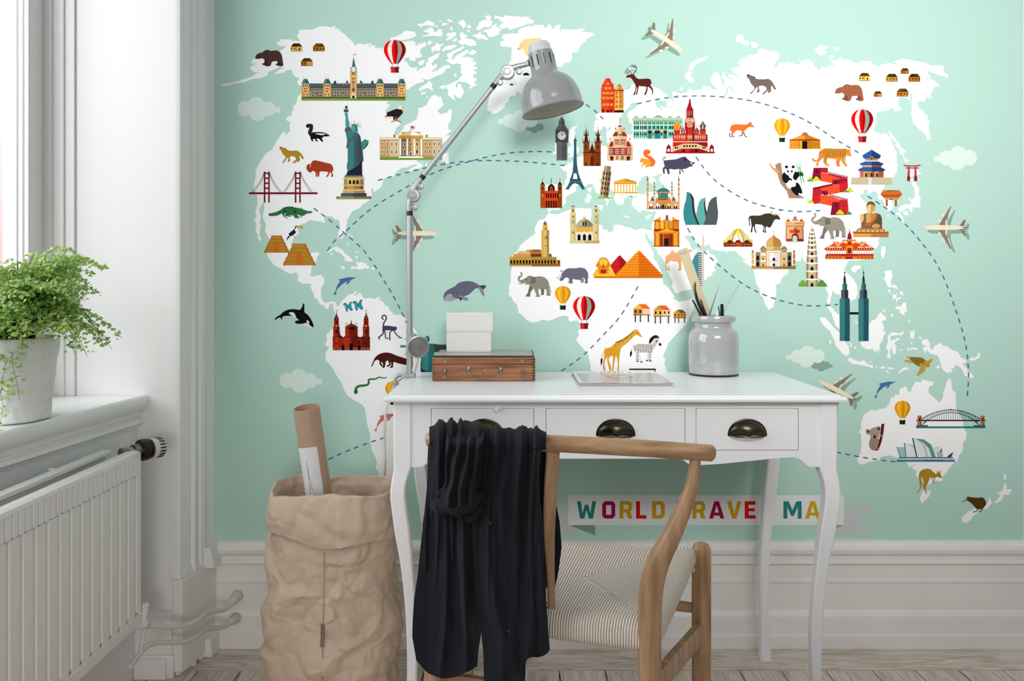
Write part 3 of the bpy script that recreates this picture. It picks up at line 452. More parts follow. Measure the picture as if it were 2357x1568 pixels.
P(W,"270 1145 330 1145 360 1180 450 1280 490 1310 540 1400 590 1460 595 1540 560 1568 520 1540 435 1440 430 1400 380 1290 330 1250 290 1200"); P(W,"585 1410 605 1420 625 1465 610 1468"); P(W,"715 1415 800 1400 800 1230 840 1180 880 1165 930 1085 1000 1145 990 1175 950 1185 975 1260 965 1290 997 1315 970 1340 955 1400 925 1440 925 1500 870 1522 850 1490 780 1495 730 1460")
T(*V); P(W,"1035 345 1130 360 1187 332 1165 385 1100 385 1020 395 1015 450 1060 440 1115 415 1130 435 1060 475 1090 530 1080 580 1095 600 1050 625 1030 560 1020 520 1010 600 1018 670 970 668 990 580 958 545 985 460 980 395"); P(W,"1255 320 1275 345 1312 320 1310 385 1295 432 1265 420"); P(W,"1358 405 1400 410 1400 432 1370 430")
P(W,"1395 470 1420 440 1470 432 1500 480 1505 540 1530 565 1560 515 1640 480 1665 515 1720 520 1760 560 1850 590 1880 655 1950 690 1950 725 1900 740 1960 790 1970 840 2015 855 2045 905 2010 915 1930 885 1895 800 1840 755 1805 755 1800 795 1760 795 1785 835 1705 850 1640 790 1640 745 1600 640 1500 605 1465 570 1440 605 1410 540 1470 520 1420 510"); P(W,"1985 670 2020 665 2030 640 2040 670 2090 640 2085 605 2110 605 2125 650 2060 695 2000 702")
P(W,"480 698 510 660 590 695 600 705 665 705 685 685 740 745 800 755 800 798 730 770 600 740 550 745 520 710"); P(W,"745 713 770 702 790 712 768 722"); P(W,"873 795 920 765 962 778 930 798"); P(W,"978 770 1020 785 1078 795 1020 810 985 800"); P(W,"955 830 970 815 1000 840 990 858"); P(W,"1105 868 1120 830 1180 780 1245 785 1235 808 1180 815"); P(W,"1115 560 1175 562 1150 574 1120 570"); P(W,"1215 548 1252 548 1250 578 1225 570"); P(W,"1258 555 1270 540 1330 535 1362 573 1300 560 1265 568"); P(W,"1568 783 1610 750 1625 780 1600 800"); P(W,"260 445 285 445 285 485 265 490")
for x,y,rx,ry in((938,83,15,14),(963,62,10,7),(1034,140,16,21),(1242,213,11,18),(577,204,8,8),(596,232,11,12),(580,540,14,13),(836,772,10,9),(1176,491,13,7),(1276,480,13,12),(876,593,8,12)): E(W,x,y,rx,ry,8)
T(*XX); P(W,"375 440 385 410 470 358 485 378 560 352 605 345 645 290 655 235 695 240 690 215 740 210 745 148 765 150 795 125 820 150 825 180 858 182 860 145 905 80 955 90 970 58 1050 80 1080 85 1080 115 1040 130 1030 185 1060 220 1145 292 1180 235 1180 190 1205 130 1210 90 1240 45 1262 80 1270 165 1305 195 1308 345 1380 480 1385 540 1415 600 1410 650 1375 700 1380 770 1340 820 1320 880 1290 890 1240 950 1205 1000 1170 1040 1170 1080 1110 1075 1075 1095 1035 1118 1020 1070 960 1080 905 1020 910 980 890 960 860 950 910 900 850 940 825 920 825 900 790 880 650 820 560 835 535 870 440 885 360 915 325 895 315 850 350 800 360 680 355 610 335 590 345 560 360 570 355 500")
P(W,"965 1185 1000 1170 1060 1180 1040 1230 1000 1270 965 1303 945 1250 960 1210"); P(W,"1785 1005 1808 1008 1810 1065 1788 1060"); P(W,"1795 1080 1805 1130 1820 1105 1815 1160 1870 1160 1835 1220 1790 1215 1765 1270 1720 1300 1690 1298 1740 1240 1745 1205 1710 1200 1775 1170"); P(W,"1640 1235 1652 1240 1655 1275 1672 1290 1620 1355 1560 1360 1480 1430 1460 1465 1405 1500 1375 1490 1362 1445 1430 1385 1520 1345 1600 1320 1630 1290")

M('gabled_house_print','tall red gabled house beside narrow yellow house'); T(*G)
P('dc2f12',"718 750 718 430 728 430 728 368 750 368 750 335 765 335 765 310 778 310 778 292 838 292 838 310 845 310 845 335 860 335 860 365 886 365 886 430 898 430 898 750"); P('ea3c18',"718 750 718 430 750 368 778 310 808 292 808 750")
for y in(475,540,628): R('c9a03a',733,y,42,32,3,1,52)
R('c9a03a',765,408,38,34,2,1,48); R('c9a03a',792,350,32,34); R('2a0c08',735,705,20,42); R('2a0c08',843,705,20,42); R('2a0c08',793,718,30,30)
P('e8b860',"898 750 898 440 915 410 925 380 955 366 985 380 995 410 1018 440 1018 750"); P('cf9448',"958 750 958 366 985 380 995 410 1018 440 1018 750"); R('7a1410',898,448,120,16); R('1a0806',898,720,120,30)
for y in(470,522,585,648): R('d2701e',908,y,34,40,2,1,54)
R('e0c040',898,690,120,20); E('1a0806',956,392,9,9,8); R('d2701e',942,415,30,28)
M('clock_tower_print','dark grey clock tower'); P('55595c',"190 800 225 850 233 915 268 970 282 990 282 1135 265 1160 265 1390 190 1390"); P('6a6e70',"190 800 155 850 150 915 115 970 105 990 105 1135 122 1160 122 1390 190 1390"); R('44474a',120,990,145,140); E('f0f0f0',192,1058,58,58,28); E('dcdcdc',205,1058,44,56,20); E('f0f0f0',187,1058,44,56,20)
for a in range(12): L('222222',6,[(192+44*math.cos(a*.5236),1058+44*math.sin(a*.5236)),(192+54*math.cos(a*.5236),1058+54*math.sin(a*.5236))])
L('1a1a1a',8,"192 1060 192 1015"); L('1a1a1a',6,"192 1058 232 1028"); R('2c2e30',140,1190,7,185,5,1,25.5); R('2c2e30',155,868,7,40,4,1,22); R('3c4043',105,1135,177,10)
M('tower_print','teal lattice tower'); P('2c6069',"370 1055 376 1095 390 1110 387 1250 396 1460 405 1560 335 1560 344 1460 354 1250 352 1110 366 1095")
T(*I); P('2c5a64',"640 0 672 0 682 80 697 170 700 185 728 265 735 290 765 345 790 400 795 415 740 415 745 400 700 345 650 325 605 345 565 400 563 415 508 415 520 400 550 350 575 290 580 265 608 185 612 170 632 80"); P(W,"650 182 630 190 618 265 685 265 672 190"); R('24464e',572,265,162,16); R('3a7a80',578,300,152,8); R('3a7a80',606,168,92,7)
T(*G); M('cathedral_print','brown twin spired gothic church')
R('8a3e10',482,1150,80,315); R('8a3e10',632,1150,80,315); R('a04a10',500,1285,100,180); R('7a340c',600,1285,112,180); R('6a2c0a',482,1285,230,8); P('4a1c08',"555 1285 598 1160 640 1285"); R('3a1406',470,1280,248,9)
for x in(517,676):
    P('4a1c08',[(x-28,1150),(x,960),(x+28,1150)]); P('3a1406',[(x,1150),(x,940),(x+28,1150)]); L('3a1406',4,[(x,930),(x,970)]); R('6a300e',x-47,1140,94,18)
    for q in(-42,42): P('6a300e',[(x+q-6,1150),(x+q,1075),(x+q+6,1150)])
    for q in(-26,26): P('6a300e',[(x+q-6,1050),(x+q,975),(x+q+6,1050)])
    R('4a1c08',x-32,1045,64,14); R('1a0a04',x-7,1182,14,55); R('1a0a04',x-6,1305,12,18); R('1a0a04',x-8,1415,16,48)
P('7a3410',"572 1465 572 1350 597 1305 622 1350 622 1465"); P('4a200a',"580 1465 580 1355 597 1318 614 1355 614 1465"); R('1a0a04',593,1140,8,25)
M('gabled_hall_print','ornate red and cream gabled hall')
P('e8cc94',"798 1392 798 1200 835 1130 870 1120 870 1040 905 1005 910 975 968 930 1025 975 1030 1005 1065 1040 1065 1120 1100 1130 1140 1200 1140 1392"); P('d9b67c',"968 1392 968 930 1025 975 1030 1005 1065 1040 1065 1120 1100 1130 1140 1200 1140 1392")
P('9e1b2c',"968 915 1005 940 930 940"); L('1a1a1a',5,"968 815 966 920"); P('a02030',"870 1065 905 1010 1030 1010 1065 1065"); P('9e2030',"818 1205 850 1140 880 1140 880 1205"); P('9e2030',"1120 1205 1088 1140 1058 1140 1058 1205"); R('b5363c',820,1220,298,100); R('e0c088',798,1205,340,12); R('b5363c',900,1110,60,80); R('b5363c',978,1110,60,80)
for q in(838,910,1025,1100): P('9e2030',[(q-8,1118 if q in(838,1100) else 975),(q,1075 if q in(838,1100) else 940),(q+8,1118 if q in(838,1100) else 975)])
for x in(832,912,990,1072): R('f4e8c8',x-2,1238,38,60); R('2c2a20',x+3,1244,12,22,2,2,16,26)
for x in(912,990): R('f4e8c8',x-2,1130,38,58); R('2c2a20',x+3,1136,12,20,2,2,16,24)
P('f4f0e4',"938 1070 940 1025 968 1010 997 1025 1000 1070"); R('2c2a30',945,1030,10,36,2,1,14); R('2c2a30',972,1030,10,36,2,1,14); R('2c2a20',918,1332,12,20,2,2,18,25); R('2c2a20',986,1332,12,20,2,2,18,25)
for x in(838,1058): R('8a1426',x,1335,45,57); R('141010',x,1335,45,26)

T(*H); M('reindeer_print','dark brown reindeer with antlers')
S('5a1d16',"60 315 90 295 130 285 165 290 185 320 220 345 290 345 350 342 380 360 388 400 375 430 400 460 410 500 405 545 398 545 395 500 375 470 340 445 340 480 318 545 295 548 315 500 320 450 250 440 225 445 205 540 190 545 200 490 195 445 180 540 155 553 178 490 182 430 160 385 125 335 95 328 70 330")
for p in("140 285 120 250 80 225 70 205","120 250 95 262 45 245","70 262 40 275","150 280 190 240 195 200 160 190 105 180","195 215 185 250 200 262","160 190 130 155","175 195 165 155","190 200 185 170","190 205 207 200","85 230 60 235","95 268 70 285","165 285 175 240 130 230"): L('5a2a1c',7,p)
M('palace_print','long turquoise and white palace')
R('2aa58c',152,870,640,248); R('e8cf9a',140,850,655,30); R('f4f0e0',140,845,655,8); R('2aa58c',140,857,655,8); P('2aa58c',"405 845 478 812 550 845"); P('c8a860',"440 842 478 824 515 842")
for x in(170,278,603,712): R('2aa58c',x,830,46,15)
for x in range(155,790,26): R('eef6f4',x,888,7,228)
for x in(168,203,242,270,300,357,415,465,508,563,622,650,680): R('6a5a3a',x,905,16,24); R('203038',x,955,18,36); R('203038',x,1040,18,34)
R('f4f0e0',150,935,640,8); R('f4f0e0',150,1005,520,12); R('f4f0e0',150,1105,520,8)
for x,w in((345,45),(430,68),(545,42)): R('c8a458',x-8,1005,w+16,110); R('14202a',x,1015,w,100); R('13808e',x,1050,w,66); E('14202a',x+w/2,1030,w/2,17,12)
M('onion_dome_cathedral_print','red cathedral with striped onion domes')
P('c22026',"665 1300 665 1060 1112 1060 1112 1300"); P('8a0f1e',"885 1300 885 1060 1112 1060 1112 1300"); P('9c1420',"818 1060 818 880 950 880 950 1060"); P('b82218',"838 880 838 750 865 660 885 650 925 750 932 880"); P('7a0c20',"885 880 885 650 925 750 932 880"); S('a01428',"883 600 893 625 905 700 928 750 840 750 865 700 872 625"); R('a08050',855,760,10,60,3,1,22); R('e8d0a0',825,850,120,60); L('a01428',9,"825 870 845 855 865 872 885 855 905 872 925 855 945 872"); L('a01428',9,"825 900 845 885 865 902 885 885 905 902 925 885 945 902")
def onion(x,y,rx,ry,c1,c2):
    L('8a4a3a',5,[(x,y-ry-40),(x,y-ry+5)]); pts=[(-.5,1),(-1,.35),(-.95,-.1),(-.5,-.6),(0,-1.25),(.5,-.6),(.95,-.1),(1,.35),(.5,1)]
    S(c1,[(x+a*rx,y+b*ry) for a,b in pts])
    for k in(-.66,0,.66): S(c2,[(x+k*rx-rx*.13,y+ry*.75),(x+k*rx*1.3-rx*.1,y),(x+k*.3*rx,y-ry*.85),(x+k*rx*1.3+rx*.1,y),(x+k*rx+rx*.13,y+ry*.75)])
for a in((718,958,50,48,'e8a028','d04818'),(1050,952,50,46,'5a4048','e8d8c8'),(883,935,36,40,'c07060','f0c8a8'),(795,1018,36,38,'a01428','f4e0e0'),(973,1018,36,38,'8a3a38','c07050')):
    x,y,rx,ry,c1,c2=a; R('b8301e',x-rx*.75,y+ry*.7,rx*1.5,1130-y-ry*.7); R('7a1a1a',x-rx*.75,y+ry*1.1,rx*1.5,10); onion(*a)
    for q in(-.4,.0,.4): P('e0b088',[(x+q*rx*1.5-9,1090),(x+q*rx*1.5,1060),(x+q*rx*1.5+9,1090),(x+q*rx*1.5,1140)])
R('e8c890',660,1150,452,12); P('a0101e',"575 1305 575 1285 1203 1285 1203 1305"); P('d8bc88',"640 1260 660 1225 720 1210 760 1195 800 1180 970 1180 1010 1195 1060 1215 1110 1225 1140 1260 1110 1280 1050 1260 990 1245 790 1245 720 1262 670 1285"); R('1a1414',798,1200,22,24,5,1,37.5); R('1a1414',688,1222,18,24,2,1,24); R('1a1414',1045,1222,18,24,2,1,24)
for x in(582,1137): P('8a0a28',[(x,1285),(x,1225),(x+28,1185),(x+56,1225),(x+56,1285)]); P('ffffff',[(x+14,1282),(x+14,1258),(x+28,1240),(x+42,1258),(x+42,1282)])
P('8a0a28',"885 1245 1000 1245 1110 1285 1110 1300 885 1300"); E('1a0a0a',803,1272,16,20,10); E('1a0a0a',970,1272,16,20,10)
M('squirrel_print','orange squirrel with bushy tail')
S('f9682a',"300 1262 340 1258 372 1272 370 1305 335 1325 380 1345 430 1390 438 1430 410 1470 370 1475 380 1430 350 1380 300 1345 282 1300"); S('f2a030',"240 1410 255 1370 265 1355 280 1370 330 1378 375 1410 380 1455 350 1482 300 1485 318 1462 290 1455 270 1485 260 1470 280 1435 262 1418 248 1422"); E('3a2010',260,1395,5,5,8)
M('boar_print','slate blue wild boar')
S('47475c',"550 1405 600 1392 700 1382 780 1355 825 1350 860 1385 900 1412 935 1418 945 1415 940 1440 915 1450 920 1470 880 1480 830 1505 790 1510 810 1560 800 1555 770 1515 760 1510 765 1568 745 1568 748 1508 690 1515 620 1508 625 1568 600 1568 580 1510 560 1510 560 1568 540 1560 535 1500 560 1470 550 1440"); L('47475c',10,"555 1400 535 1390 540 1370 560 1375 570 1358 548 1348"); E('14141c',822,1382,12,18,8); S('f4f4f4',"893 1440 900 1415 912 1432 905 1442")
T(*O); M('fox_print','orange fox walking')
S('f9702a',"120 525 170 520 220 490 262 445 280 390 330 370 420 368 500 372 545 350 575 330 590 365 632 415 600 412 550 420 480 465 475 510 440 515 430 465 360 462 310 510 285 518 290 470 265 480 265 520 245 520 270 450 235 480 180 520"); S('fbe0a8',"68 508 125 500 130 528"); S('fbe0b0',"475 470 540 412 590 408 540 430 500 458"); P('222222',"565 345 575 328 582 340"); E('222222',628,416,5,5,6)
for p in("255 515 262 550 285 560","292 512 300 548 322 555","450 512 445 535 408 540","478 510 490 545 512 560"): L('222222',13,p)
M('wolf_print','grey wolf howling'); T(1600,60,3.928)
S('73645e',"468 460 480 435 500 445 540 460 555 478 620 482 665 480 700 510 730 570 712 570 695 540 685 555 685 590 665 603 655 600 665 575 640 600 615 618 608 610 645 575 630 545 590 540 575 550 582 590 570 600 553 597 565 580 560 550 520 600 505 615 498 608 525 580 535 555 505 520 488 480"); P('1a1614',"468 460 485 448 480 435 470 440"); P('1a1614',"520 460 542 460 530 468")
T(*O); M('yurt_print','golden round tent with red trim')
P('e89a1a',"1148 605 1330 530 1388 520 1388 605"); P('c07808',"1388 520 1440 530 1628 605 1388 605"); P('a01428',"1148 605 1170 595 1600 595 1628 605 1605 618 1170 618"); P('e8a428',"1148 738 1160 680 1155 610 1388 615 1388 738"); P('c88a10',"1628 738 1618 680 1622 610 1388 615 1388 738"); P('a01428',"1330 532 1360 492 1415 492 1445 532"); L('f0e0e0',5,"1345 525 1365 505 1380 525 1400 505 1425 525")
for y in(655,680,692): R('a83010',1158,y-6,150,5); R('a83010',1470,y-6,150,5)
for x in(1170,1210,1250,1490,1530,1570):
    for y in(632,722): L('a83010',5,[(x,y),(x+14,y-14),(x+28,y)])
R('a83010',1300,615,8,123); R('a83010',1464,615,8,123); R('b87808',1425,615,40,123); R('0c0804',1348,620,76,118)
M('tiger_print','orange tiger with black stripes'); T(*RR)
S('fb7a3a',"330 180 360 190 370 220 300 300 300 350 265 352 265 330 290 260 310 200"); S('fb7a3a',"580 250 640 255 625 320 640 355 590 362 578 330"); S('e8962a',"200 240 225 235 235 265 275 265 300 200 310 140 350 95 430 78 520 85 600 88 700 85 745 90 790 95 800 105 800 150 815 190 790 205 740 195 700 230 710 290 745 330 745 365 715 365 700 330 655 270 560 250 490 240 445 235 430 300 465 345 455 360 420 350 385 300 385 220 350 180 300 220 285 280 230 290 205 270")
for k in range(25):
    x=315+k*17; y0=100 if k<4 else 84; y1=(190 if k<3 else 330 if 3<k<7 else 240)-(k%3)*14
    if k>20: y1=190+(k-20)*26
    L('2a2018',6,[(x+8,y0+(4-k)*14 if k<4 else y0),(x-2,(y0+y1)/2),(x-8+(k%2)*6,y1)])
for p in("215 245 205 258","235 262 232 278","255 262 252 282","275 258 280 275","740 110 755 150","780 140 795 160","690 290 715 330","660 270 690 310","450 350 460 340"): L('2a2018',6,p)
E('2a2018',805,192,8,6,6); E('fb7a3a',745,120,12,16,8)
T(*O); M('panda_print','black and white panda on brown branch with bamboo')
P('a3826a',"940 975 960 970 1000 942 1030 955 1050 1110 1100 1260 1150 1330 1390 1480 1150 1480 1120 1380 1020 1260 975 1110"); S('e8955a',"850 955 870 960 900 1005 960 1040 1000 1070 995 1100 970 1110 940 1080 890 1030"); S('f8f8f8',"1090 1100 1240 1090 1280 1250 1260 1340 1180 1340 1110 1290"); S('0c1016',"1045 1150 1060 1105 1100 1090 1150 1140 1150 1165 1195 1195 1190 1212 1150 1210 1120 1250 1080 1245 1050 1200"); S('0c1016',"1210 1150 1240 1070 1260 1085 1310 1080 1350 1090 1368 1130 1350 1150 1300 1150 1255 1208 1220 1190"); S('0c1016',"1175 1330 1200 1310 1245 1300 1260 1242 1310 1280 1350 1390 1330 1410 1300 1400 1285 1440 1250 1430 1200 1380"); S('fafafa',"1085 1080 1100 1020 1165 990 1225 1015 1240 1075 1210 1125 1165 1145 1110 1120")
for p in((1112,1008,24,22),(1212,1008,24,22),(1135,1075,14,20),(1192,1075,14,20)): E('0c1016',*p,12)
E('0c1016',1165,1112,10,6,8); L('0c1016',3,"1150 1122 1165 1130 1180 1122")
for p in("1285 1010 1340 1245","1310 1010 1375 1240"): L('3f9a58',12,p)
for p in("1285 1015 1250 1035","1290 1010 1240 985","1300 1010 1240 925","1305 1010 1300 940","1315 1000 1330 945","1320 1000 1360 965"): L('7fcf90',7,p)
M('great_wall_print','red zigzag fortress wall with green bushes'); T(*RR)
def bush(x,y,s,c):
    for a,b,r in((-40,0,20),(0,-22,34),(38,0,22)): E(c,x+a*s,y+b*s,r*s,r*s,14)
    P(c,[(x-70*s,y+20*s),(x-40*s,y-15*s),(x+40*s,y-15*s),(x+72*s,y+20*s)])
bush(180,575,.95,'c4d82a'); P('4f9a4a',"112 597 150 565 190 570 240 597")
def crn(x0,y0,x1,y1,n,w,h,c):
    for i in range(n):
        t=i/(n-1); R(c,x0+(x1-x0)*t,y0+(y1-y0)*t,w,h)
P('f04e2a',"330 450 460 480 630 540 630 640 510 625 330 590"); P('a01030',"455 478 750 540 750 560 630 545 460 495"); crn(455,450,735,512,10,18,34,'8a0a30'); P('c4222a',"628 540 755 545 762 700 700 770 628 770"); P('a8142e',"520 600 628 560 750 560 750 590 628 620 520 640")
P('8a0a30',"195 575 222 385 445 385 448 470 335 450 335 590"); P('c01f30',"335 440 335 400 445 400 448 472"); crn(222,385,430,385,10,14,18,'8a0a30')
P('f04e2a',"335 690 520 640 630 640 630 775 500 800 448 800 335 760"); P('8a0a30',"210 740 212 700 520 635 520 660 335 705 335 745"); crn(212,690,505,630,10,16,32,'8a0a30'); P('8a0a30',"515 640 520 575 628 575 628 640"); crn(520,568,735,568,9,16,18,'8a0a30')
P('c4222a',"195 930 210 740 335 700 335 940 240 950"); P('f04e2a',"330 810 450 820 630 880 630 990 510 985 330 945"); crn(475,800,735,868,10,18,34,'8a0a30'); P('8a0a30',"335 800 340 745 445 745 450 815"); crn(222,745,430,745,9,14,18,'a8142e')
P('c4222a',"628 880 755 890 770 1040 740 1125 628 1125"); P('8a0a30',"485 1125 518 920 628 920 628 1125"); crn(520,920,735,915,9,16,18,'a8142e')
for x,y in((262,425),(560,605),(385,780),(560,955)): R('200814',x,y,20,34)
for y,x in((430,350),(608,640),(785,225),(960,645)): R('5a0818',x,y,10,18,4,1,27)
bush(265,575,.95,'c4d82a'); bush(635,1095,.95,'c4d82a'); bush(790,745,.85,'c4d82a'); bush(170,925,.8,'c4d82a'); P('4f9a4a',"680 770 710 740 760 740 790 770"); P('4f9a4a',"735 1122 760 1060 800 1080 830 1122"); P('4f9a4a',"290 945 330 905 335 945")
M('temple_print','round temple with three blue roofs on stone terrace')
R('c9803f',948,440,372,95); R('a05030',1133,440,187,95); R('c46a48',948,440,50,95); R('e09a60',1005,445,60,85); R('e09a60',1180,445,60,85); R('1c2426',1030,470,32,58,3,1,86)
for y,h,w0,w1,c in((370,70,130,220,0),(285,60,105,192,0),(105,135,10,146,0)):
    S3=[(1133-w0,y),(1133-w1,y+h*.62),(1133-w1*.85,y+h),(1133,y+h),(1133,y)]; P('2358a0',S3); P('163c70',[(2266-a,b) for a,b in S3])
R('d08050',1030,240,205,32); R('e8a070',978,345,310,28); R('8a4a30',1133,345,155,28); P('2358a0',"1133 100 1150 130 1220 180 1278 212 1250 240 1133 240"); P('163c70',"1133 100 1150 130 1220 180 1278 212 1250 240 1133 240"); P('2358a0',"1133 100 1116 130 1046 180 990 212 1016 240 1133 240"); E('e8c030',1133,88,10,14,10); R('c08050',1110,205,46,68); R('18506a',1120,218,25,44)
P('cfc3a4',"820 535 1450 535 1465 648 803 648"); R('d8d8d0',1080,535,100,112); R('b8b8b0',1133,535,47,112)
for y in(550,578,606,634): R('8f8160',815,y,9,7,22,1,12); R('8f8160',1185,y,9,7,22,1,12)
M('torii_print','red shrine gate'); S('c01c38',"1633 335 1700 345 1840 345 1900 333 1895 350 1850 362 1690 362 1640 350"); R('a8142e',1665,380,205,14); P('c8283a',"1705 362 1728 362 1735 592 1690 592"); P('c8283a',"1808 362 1832 362 1845 592 1800 592"); R('8a0a2c',1690,520,46,72); R('8a0a2c',1800,520,46,72)
M('pavilion_print','orange pavilion gate'); P('c86a2e',"1310 735 1570 735 1615 800 1560 860 1330 860 1270 800"); P('e8a050',"1305 735 1315 745 1445 755 1570 742 1580 732 1582 750 1300 752"); P('a85424',"1275 805 1610 805 1575 840 1320 840"); R('e09a48',1335,862,218,22); R('a04a28',1355,885,30,102); R('a04a28',1498,885,30,102); R('7a3018',1415,872,55,14)
M('seated_statue_print','golden brown seated statue raising one hand')
R('e0a052',842,1412,280,60); R('b87c34',1122,1412,275,60); R('9a6236',842,1380,555,38); S('c67c3c',"912 1385 930 1335 1000 1325 1240 1325 1310 1340 1320 1385"); P('7c6048',"968 1335 970 1160 1010 1110 1060 1095 1118 1100 1118 1335"); P('5c4a30',"1118 1335 1118 1100 1210 1095 1270 1120 1295 1180 1295 1335"); P('d8a050',"1045 1290 1045 1110 1118 1100 1118 1290"); P('c48238',"1118 1100 1190 1105 1215 1130 1170 1210 1118 1240"); S('a86430',"1040 1300 1045 1250 1118 1235 1180 1170 1200 1100 1225 1110 1200 1200 1130 1270"); S('d8ae60',"1050 1010 1070 950 1120 920 1175 950 1190 1010 1175 1065 1120 1100 1065 1065"); S('e6d490',"1065 1010 1085 960 1118 950 1118 1075 1075 1050"); S('bf9c50',"1118 950 1155 965 1172 1010 1160 1055 1118 1078"); S('7a4a28',"1050 1010 1060 945 1090 915 1145 915 1180 950 1190 1010 1170 980 1118 955 1070 980"); S('e8b878',"945 1160 955 1110 985 1108 1000 1130 1010 1170 990 1235 960 1225"); S('c89860',"1135 1290 1190 1260 1260 1280 1265 1310 1220 1330 1150 1325"); P('7a4a20',"1098 1020 1085 1000 1070 1000") 
for x in(845,912,980,1050,1122,1192,1262,1330): E('e8dca0',x+28,1378,24,9,10)
T(*J); M('flame_towers_print','three curved teal and grey towers')
S0=lambda c,p:P(c,p)
P('35858a',"865 1115 840 1030 832 930 845 830 870 760 882 640 905 640 940 680 960 740 965 850 975 930 1000 1020 1040 1115"); P('33313f',"905 640 950 670 985 730 992 850 1005 940 1065 1115 1035 1115 975 960 960 850 955 760 935 690"); P('5aa8a4',"1065 1115 1018 960 1040 860 1060 780 1100 735 1155 718 1135 770 1128 860 1145 1000 1130 1115"); P('33313f',"1155 718 1130 790 1132 880 1150 1010 1170 930 1150 830 1148 760"); P('4f5658',"1125 1115 1170 930 1200 800 1240 735 1312 702 1320 820 1335 930 1328 1030 1310 1115")
M('mosque_print','mosque with green domes and six minarets')
R('d89c58',305,775,472,110); R('e8b878',330,775,215,30); P('c88848',"430 885 430 740 480 700 600 700 655 740 655 885")
for x in(305,755): R('d8a468',x,475,24,410); P('2f6a64',[(x,478),(x+11,400),(x+24,478)]); R('8a6a40',x-6,525,36,10,1,3,0,72)
for x in(405,658): R('d8b070',x,520,20,210); P('2f6a64',[(x,523),(x+10,472),(x+20,523)]); R('4a4a38',x-3,560,26,14,1,3,0,48)
S('2f7068',"455 640 470 610 510 590 545 585 590 595 620 620 630 640"); S('c8a070',"455 640 630 640 625 665 460 665"); R('1a1a18',470,652,18,44,5,1,30); S('2f7a70',"470 725 500 680 540 665 590 680 615 725"); R('3a3020',475,735,9,20,11,1,12); L('3a5a58',6,"540 545 540 590")
for x in(388,693): P('2f7068',[(x-30,755),(x,700),(x+30,755)]); R('c8a868',x-30,755,60,18); L('2f6a64',4,[(x,682),(x,705)]); R('2a3028',x-22,758,7,12,5,1,10)
for x,c in((365,'f0ecf0'),(460,'f0ecf0'),(625,'e0c090'),(720,'e0c090')): P(c,[(x-34,884),(x-34,835),(x,795),(x+34,835),(x+34,884)]); P('141410',[(x-26,880),(x-26,850),(x-14,838),(x-3,850),(x-3,880)]); P('141410',[(x+6,880),(x+6,850),(x+17,838),(x+27,850),(x+27,880)])
P('141410',"523 880 523 830 540 815 555 830 555 880"); R('141410',502,842,16,38); R('141410',563,842,16,38); R('5a5040',305,880,472,8)
M('rock_temple_print','orange rock cut temple facade')
R('c86414',415,1060,355,120); P('e8a428',"405 1055 505 992 508 1060"); P('e8a428',"775 1055 675 992 672 1060"); R('a84a10',408,1045,100,16); R('a84a10',672,1045,102,16); R('a84a10',540,1040,105,14); R('8a3a18',580,985,34,55); E('a03a20',597,982,13,13,10)
for x,c in((432,'e8a428'),(500,'f0b830'),(575,'e0a028'),(625,'d89018'),(700,'d08010')): R(c,x,1070,50 if x!=575 else 34,104)
R('8a2c08',408,1175,365,35); P('f0ac28',"460 1212 595 1170 740 1212"); R('e08a20',400,1212,380,26); R('c06410',410,1238,365,185); R('f0a028',435,1238,48,182); R('f0a028',695,1238,52,182); R('8a2c08',497,1245,38,175); R('8a2c08',625,1245,55,175); R('d86a18',535,1245,90,175); R('a83a0c',552,1245,70,60); R('141412',553,1308,70,112); R('8a3a10',403,1418,378,12)
T(*I); M('basilica_print','orange domed basilica with twin towers')
R('c83810',150,435,312,248); R('a8480c',150,340,62,343); R('8a340a',400,340,62,343); R('d8400c',215,435,185,130); P('0c0a08',"255 435 258 380 285 345 305 338 330 345 355 380 358 435"); P('c84a10',"285 435 290 385 307 365 325 385 330 435"); R('0c0806',230,470,19,70,6,1,32); R('0c0806',228,582,20,100,5,1,34); R('e8501a',215,540,185,12)
for x in(181,430): P('0c0a08',[(x-24,342),(x-15,320),(x,300),(x+15,320),(x+24,342)]); L('0c0a08',5,[(x,250),(x,300)]); R('140a06',x-9,385,18,32); R('d87a28',x-14,485,26,36); R('7a2a08',x-32,458,64,8)
L('0c0a08',7,"307 252 307 340"); R('0c0806',300,400,14,32)
M('leaning_tower_print','leaning cream arcaded tower')
P('c4a474',"1075 72 1168 82 1160 155 1175 155 1130 530 1003 525 1048 140 1065 140"); P('8a7452',"1115 78 1168 82 1160 155 1175 155 1130 530 1065 528"); P('a89878',"1075 72 1115 78 1110 150 1065 140")
for r in range(5):
    for q in range(3):
        x=1070-r*9+q*38; y=158+r*71+q*5; P('14100c',[(x-11,y+46),(x-8,y+8),(x,y-4),(x+8,y+4),(x+9,y+48)])
R('78b030',972,530,225,15)
M('parthenon_print','golden columned temple'); P('e0a838',"1200 305 1370 255 1545 305"); P('b88a30',"1372 255 1545 305 1372 303"); R('f0a820',1212,305,328,24); R('b87820',1215,325,320,10)
for x in range(1214,1540,43): R('f4b42a',x,338,17,120)
R('f0b438',1200,455,350,16); R('d89020',1372,455,178,16)
M('cream_basilica_print','cream domed basilica with twin towers')
for x in(578,912): R('dcc890',x,760,80,395); R('c8b070',x+55,760,25,395); R('e8c880',x+3,745,78,24); R('c0a868',x+18,690,48,55); S('7c746c',[(x+18,672),(x+24,655),(x+42,648),(x+60,655),(x+66,672)]); R('e8d8b0',x+18,672,48,18); R('2a2824',x+35,708,14,30); R('2a2824',x+35,795,14,30); R('a8a49c',x+25,850,34,60); R('1a1612',x+36,1020,13,36)
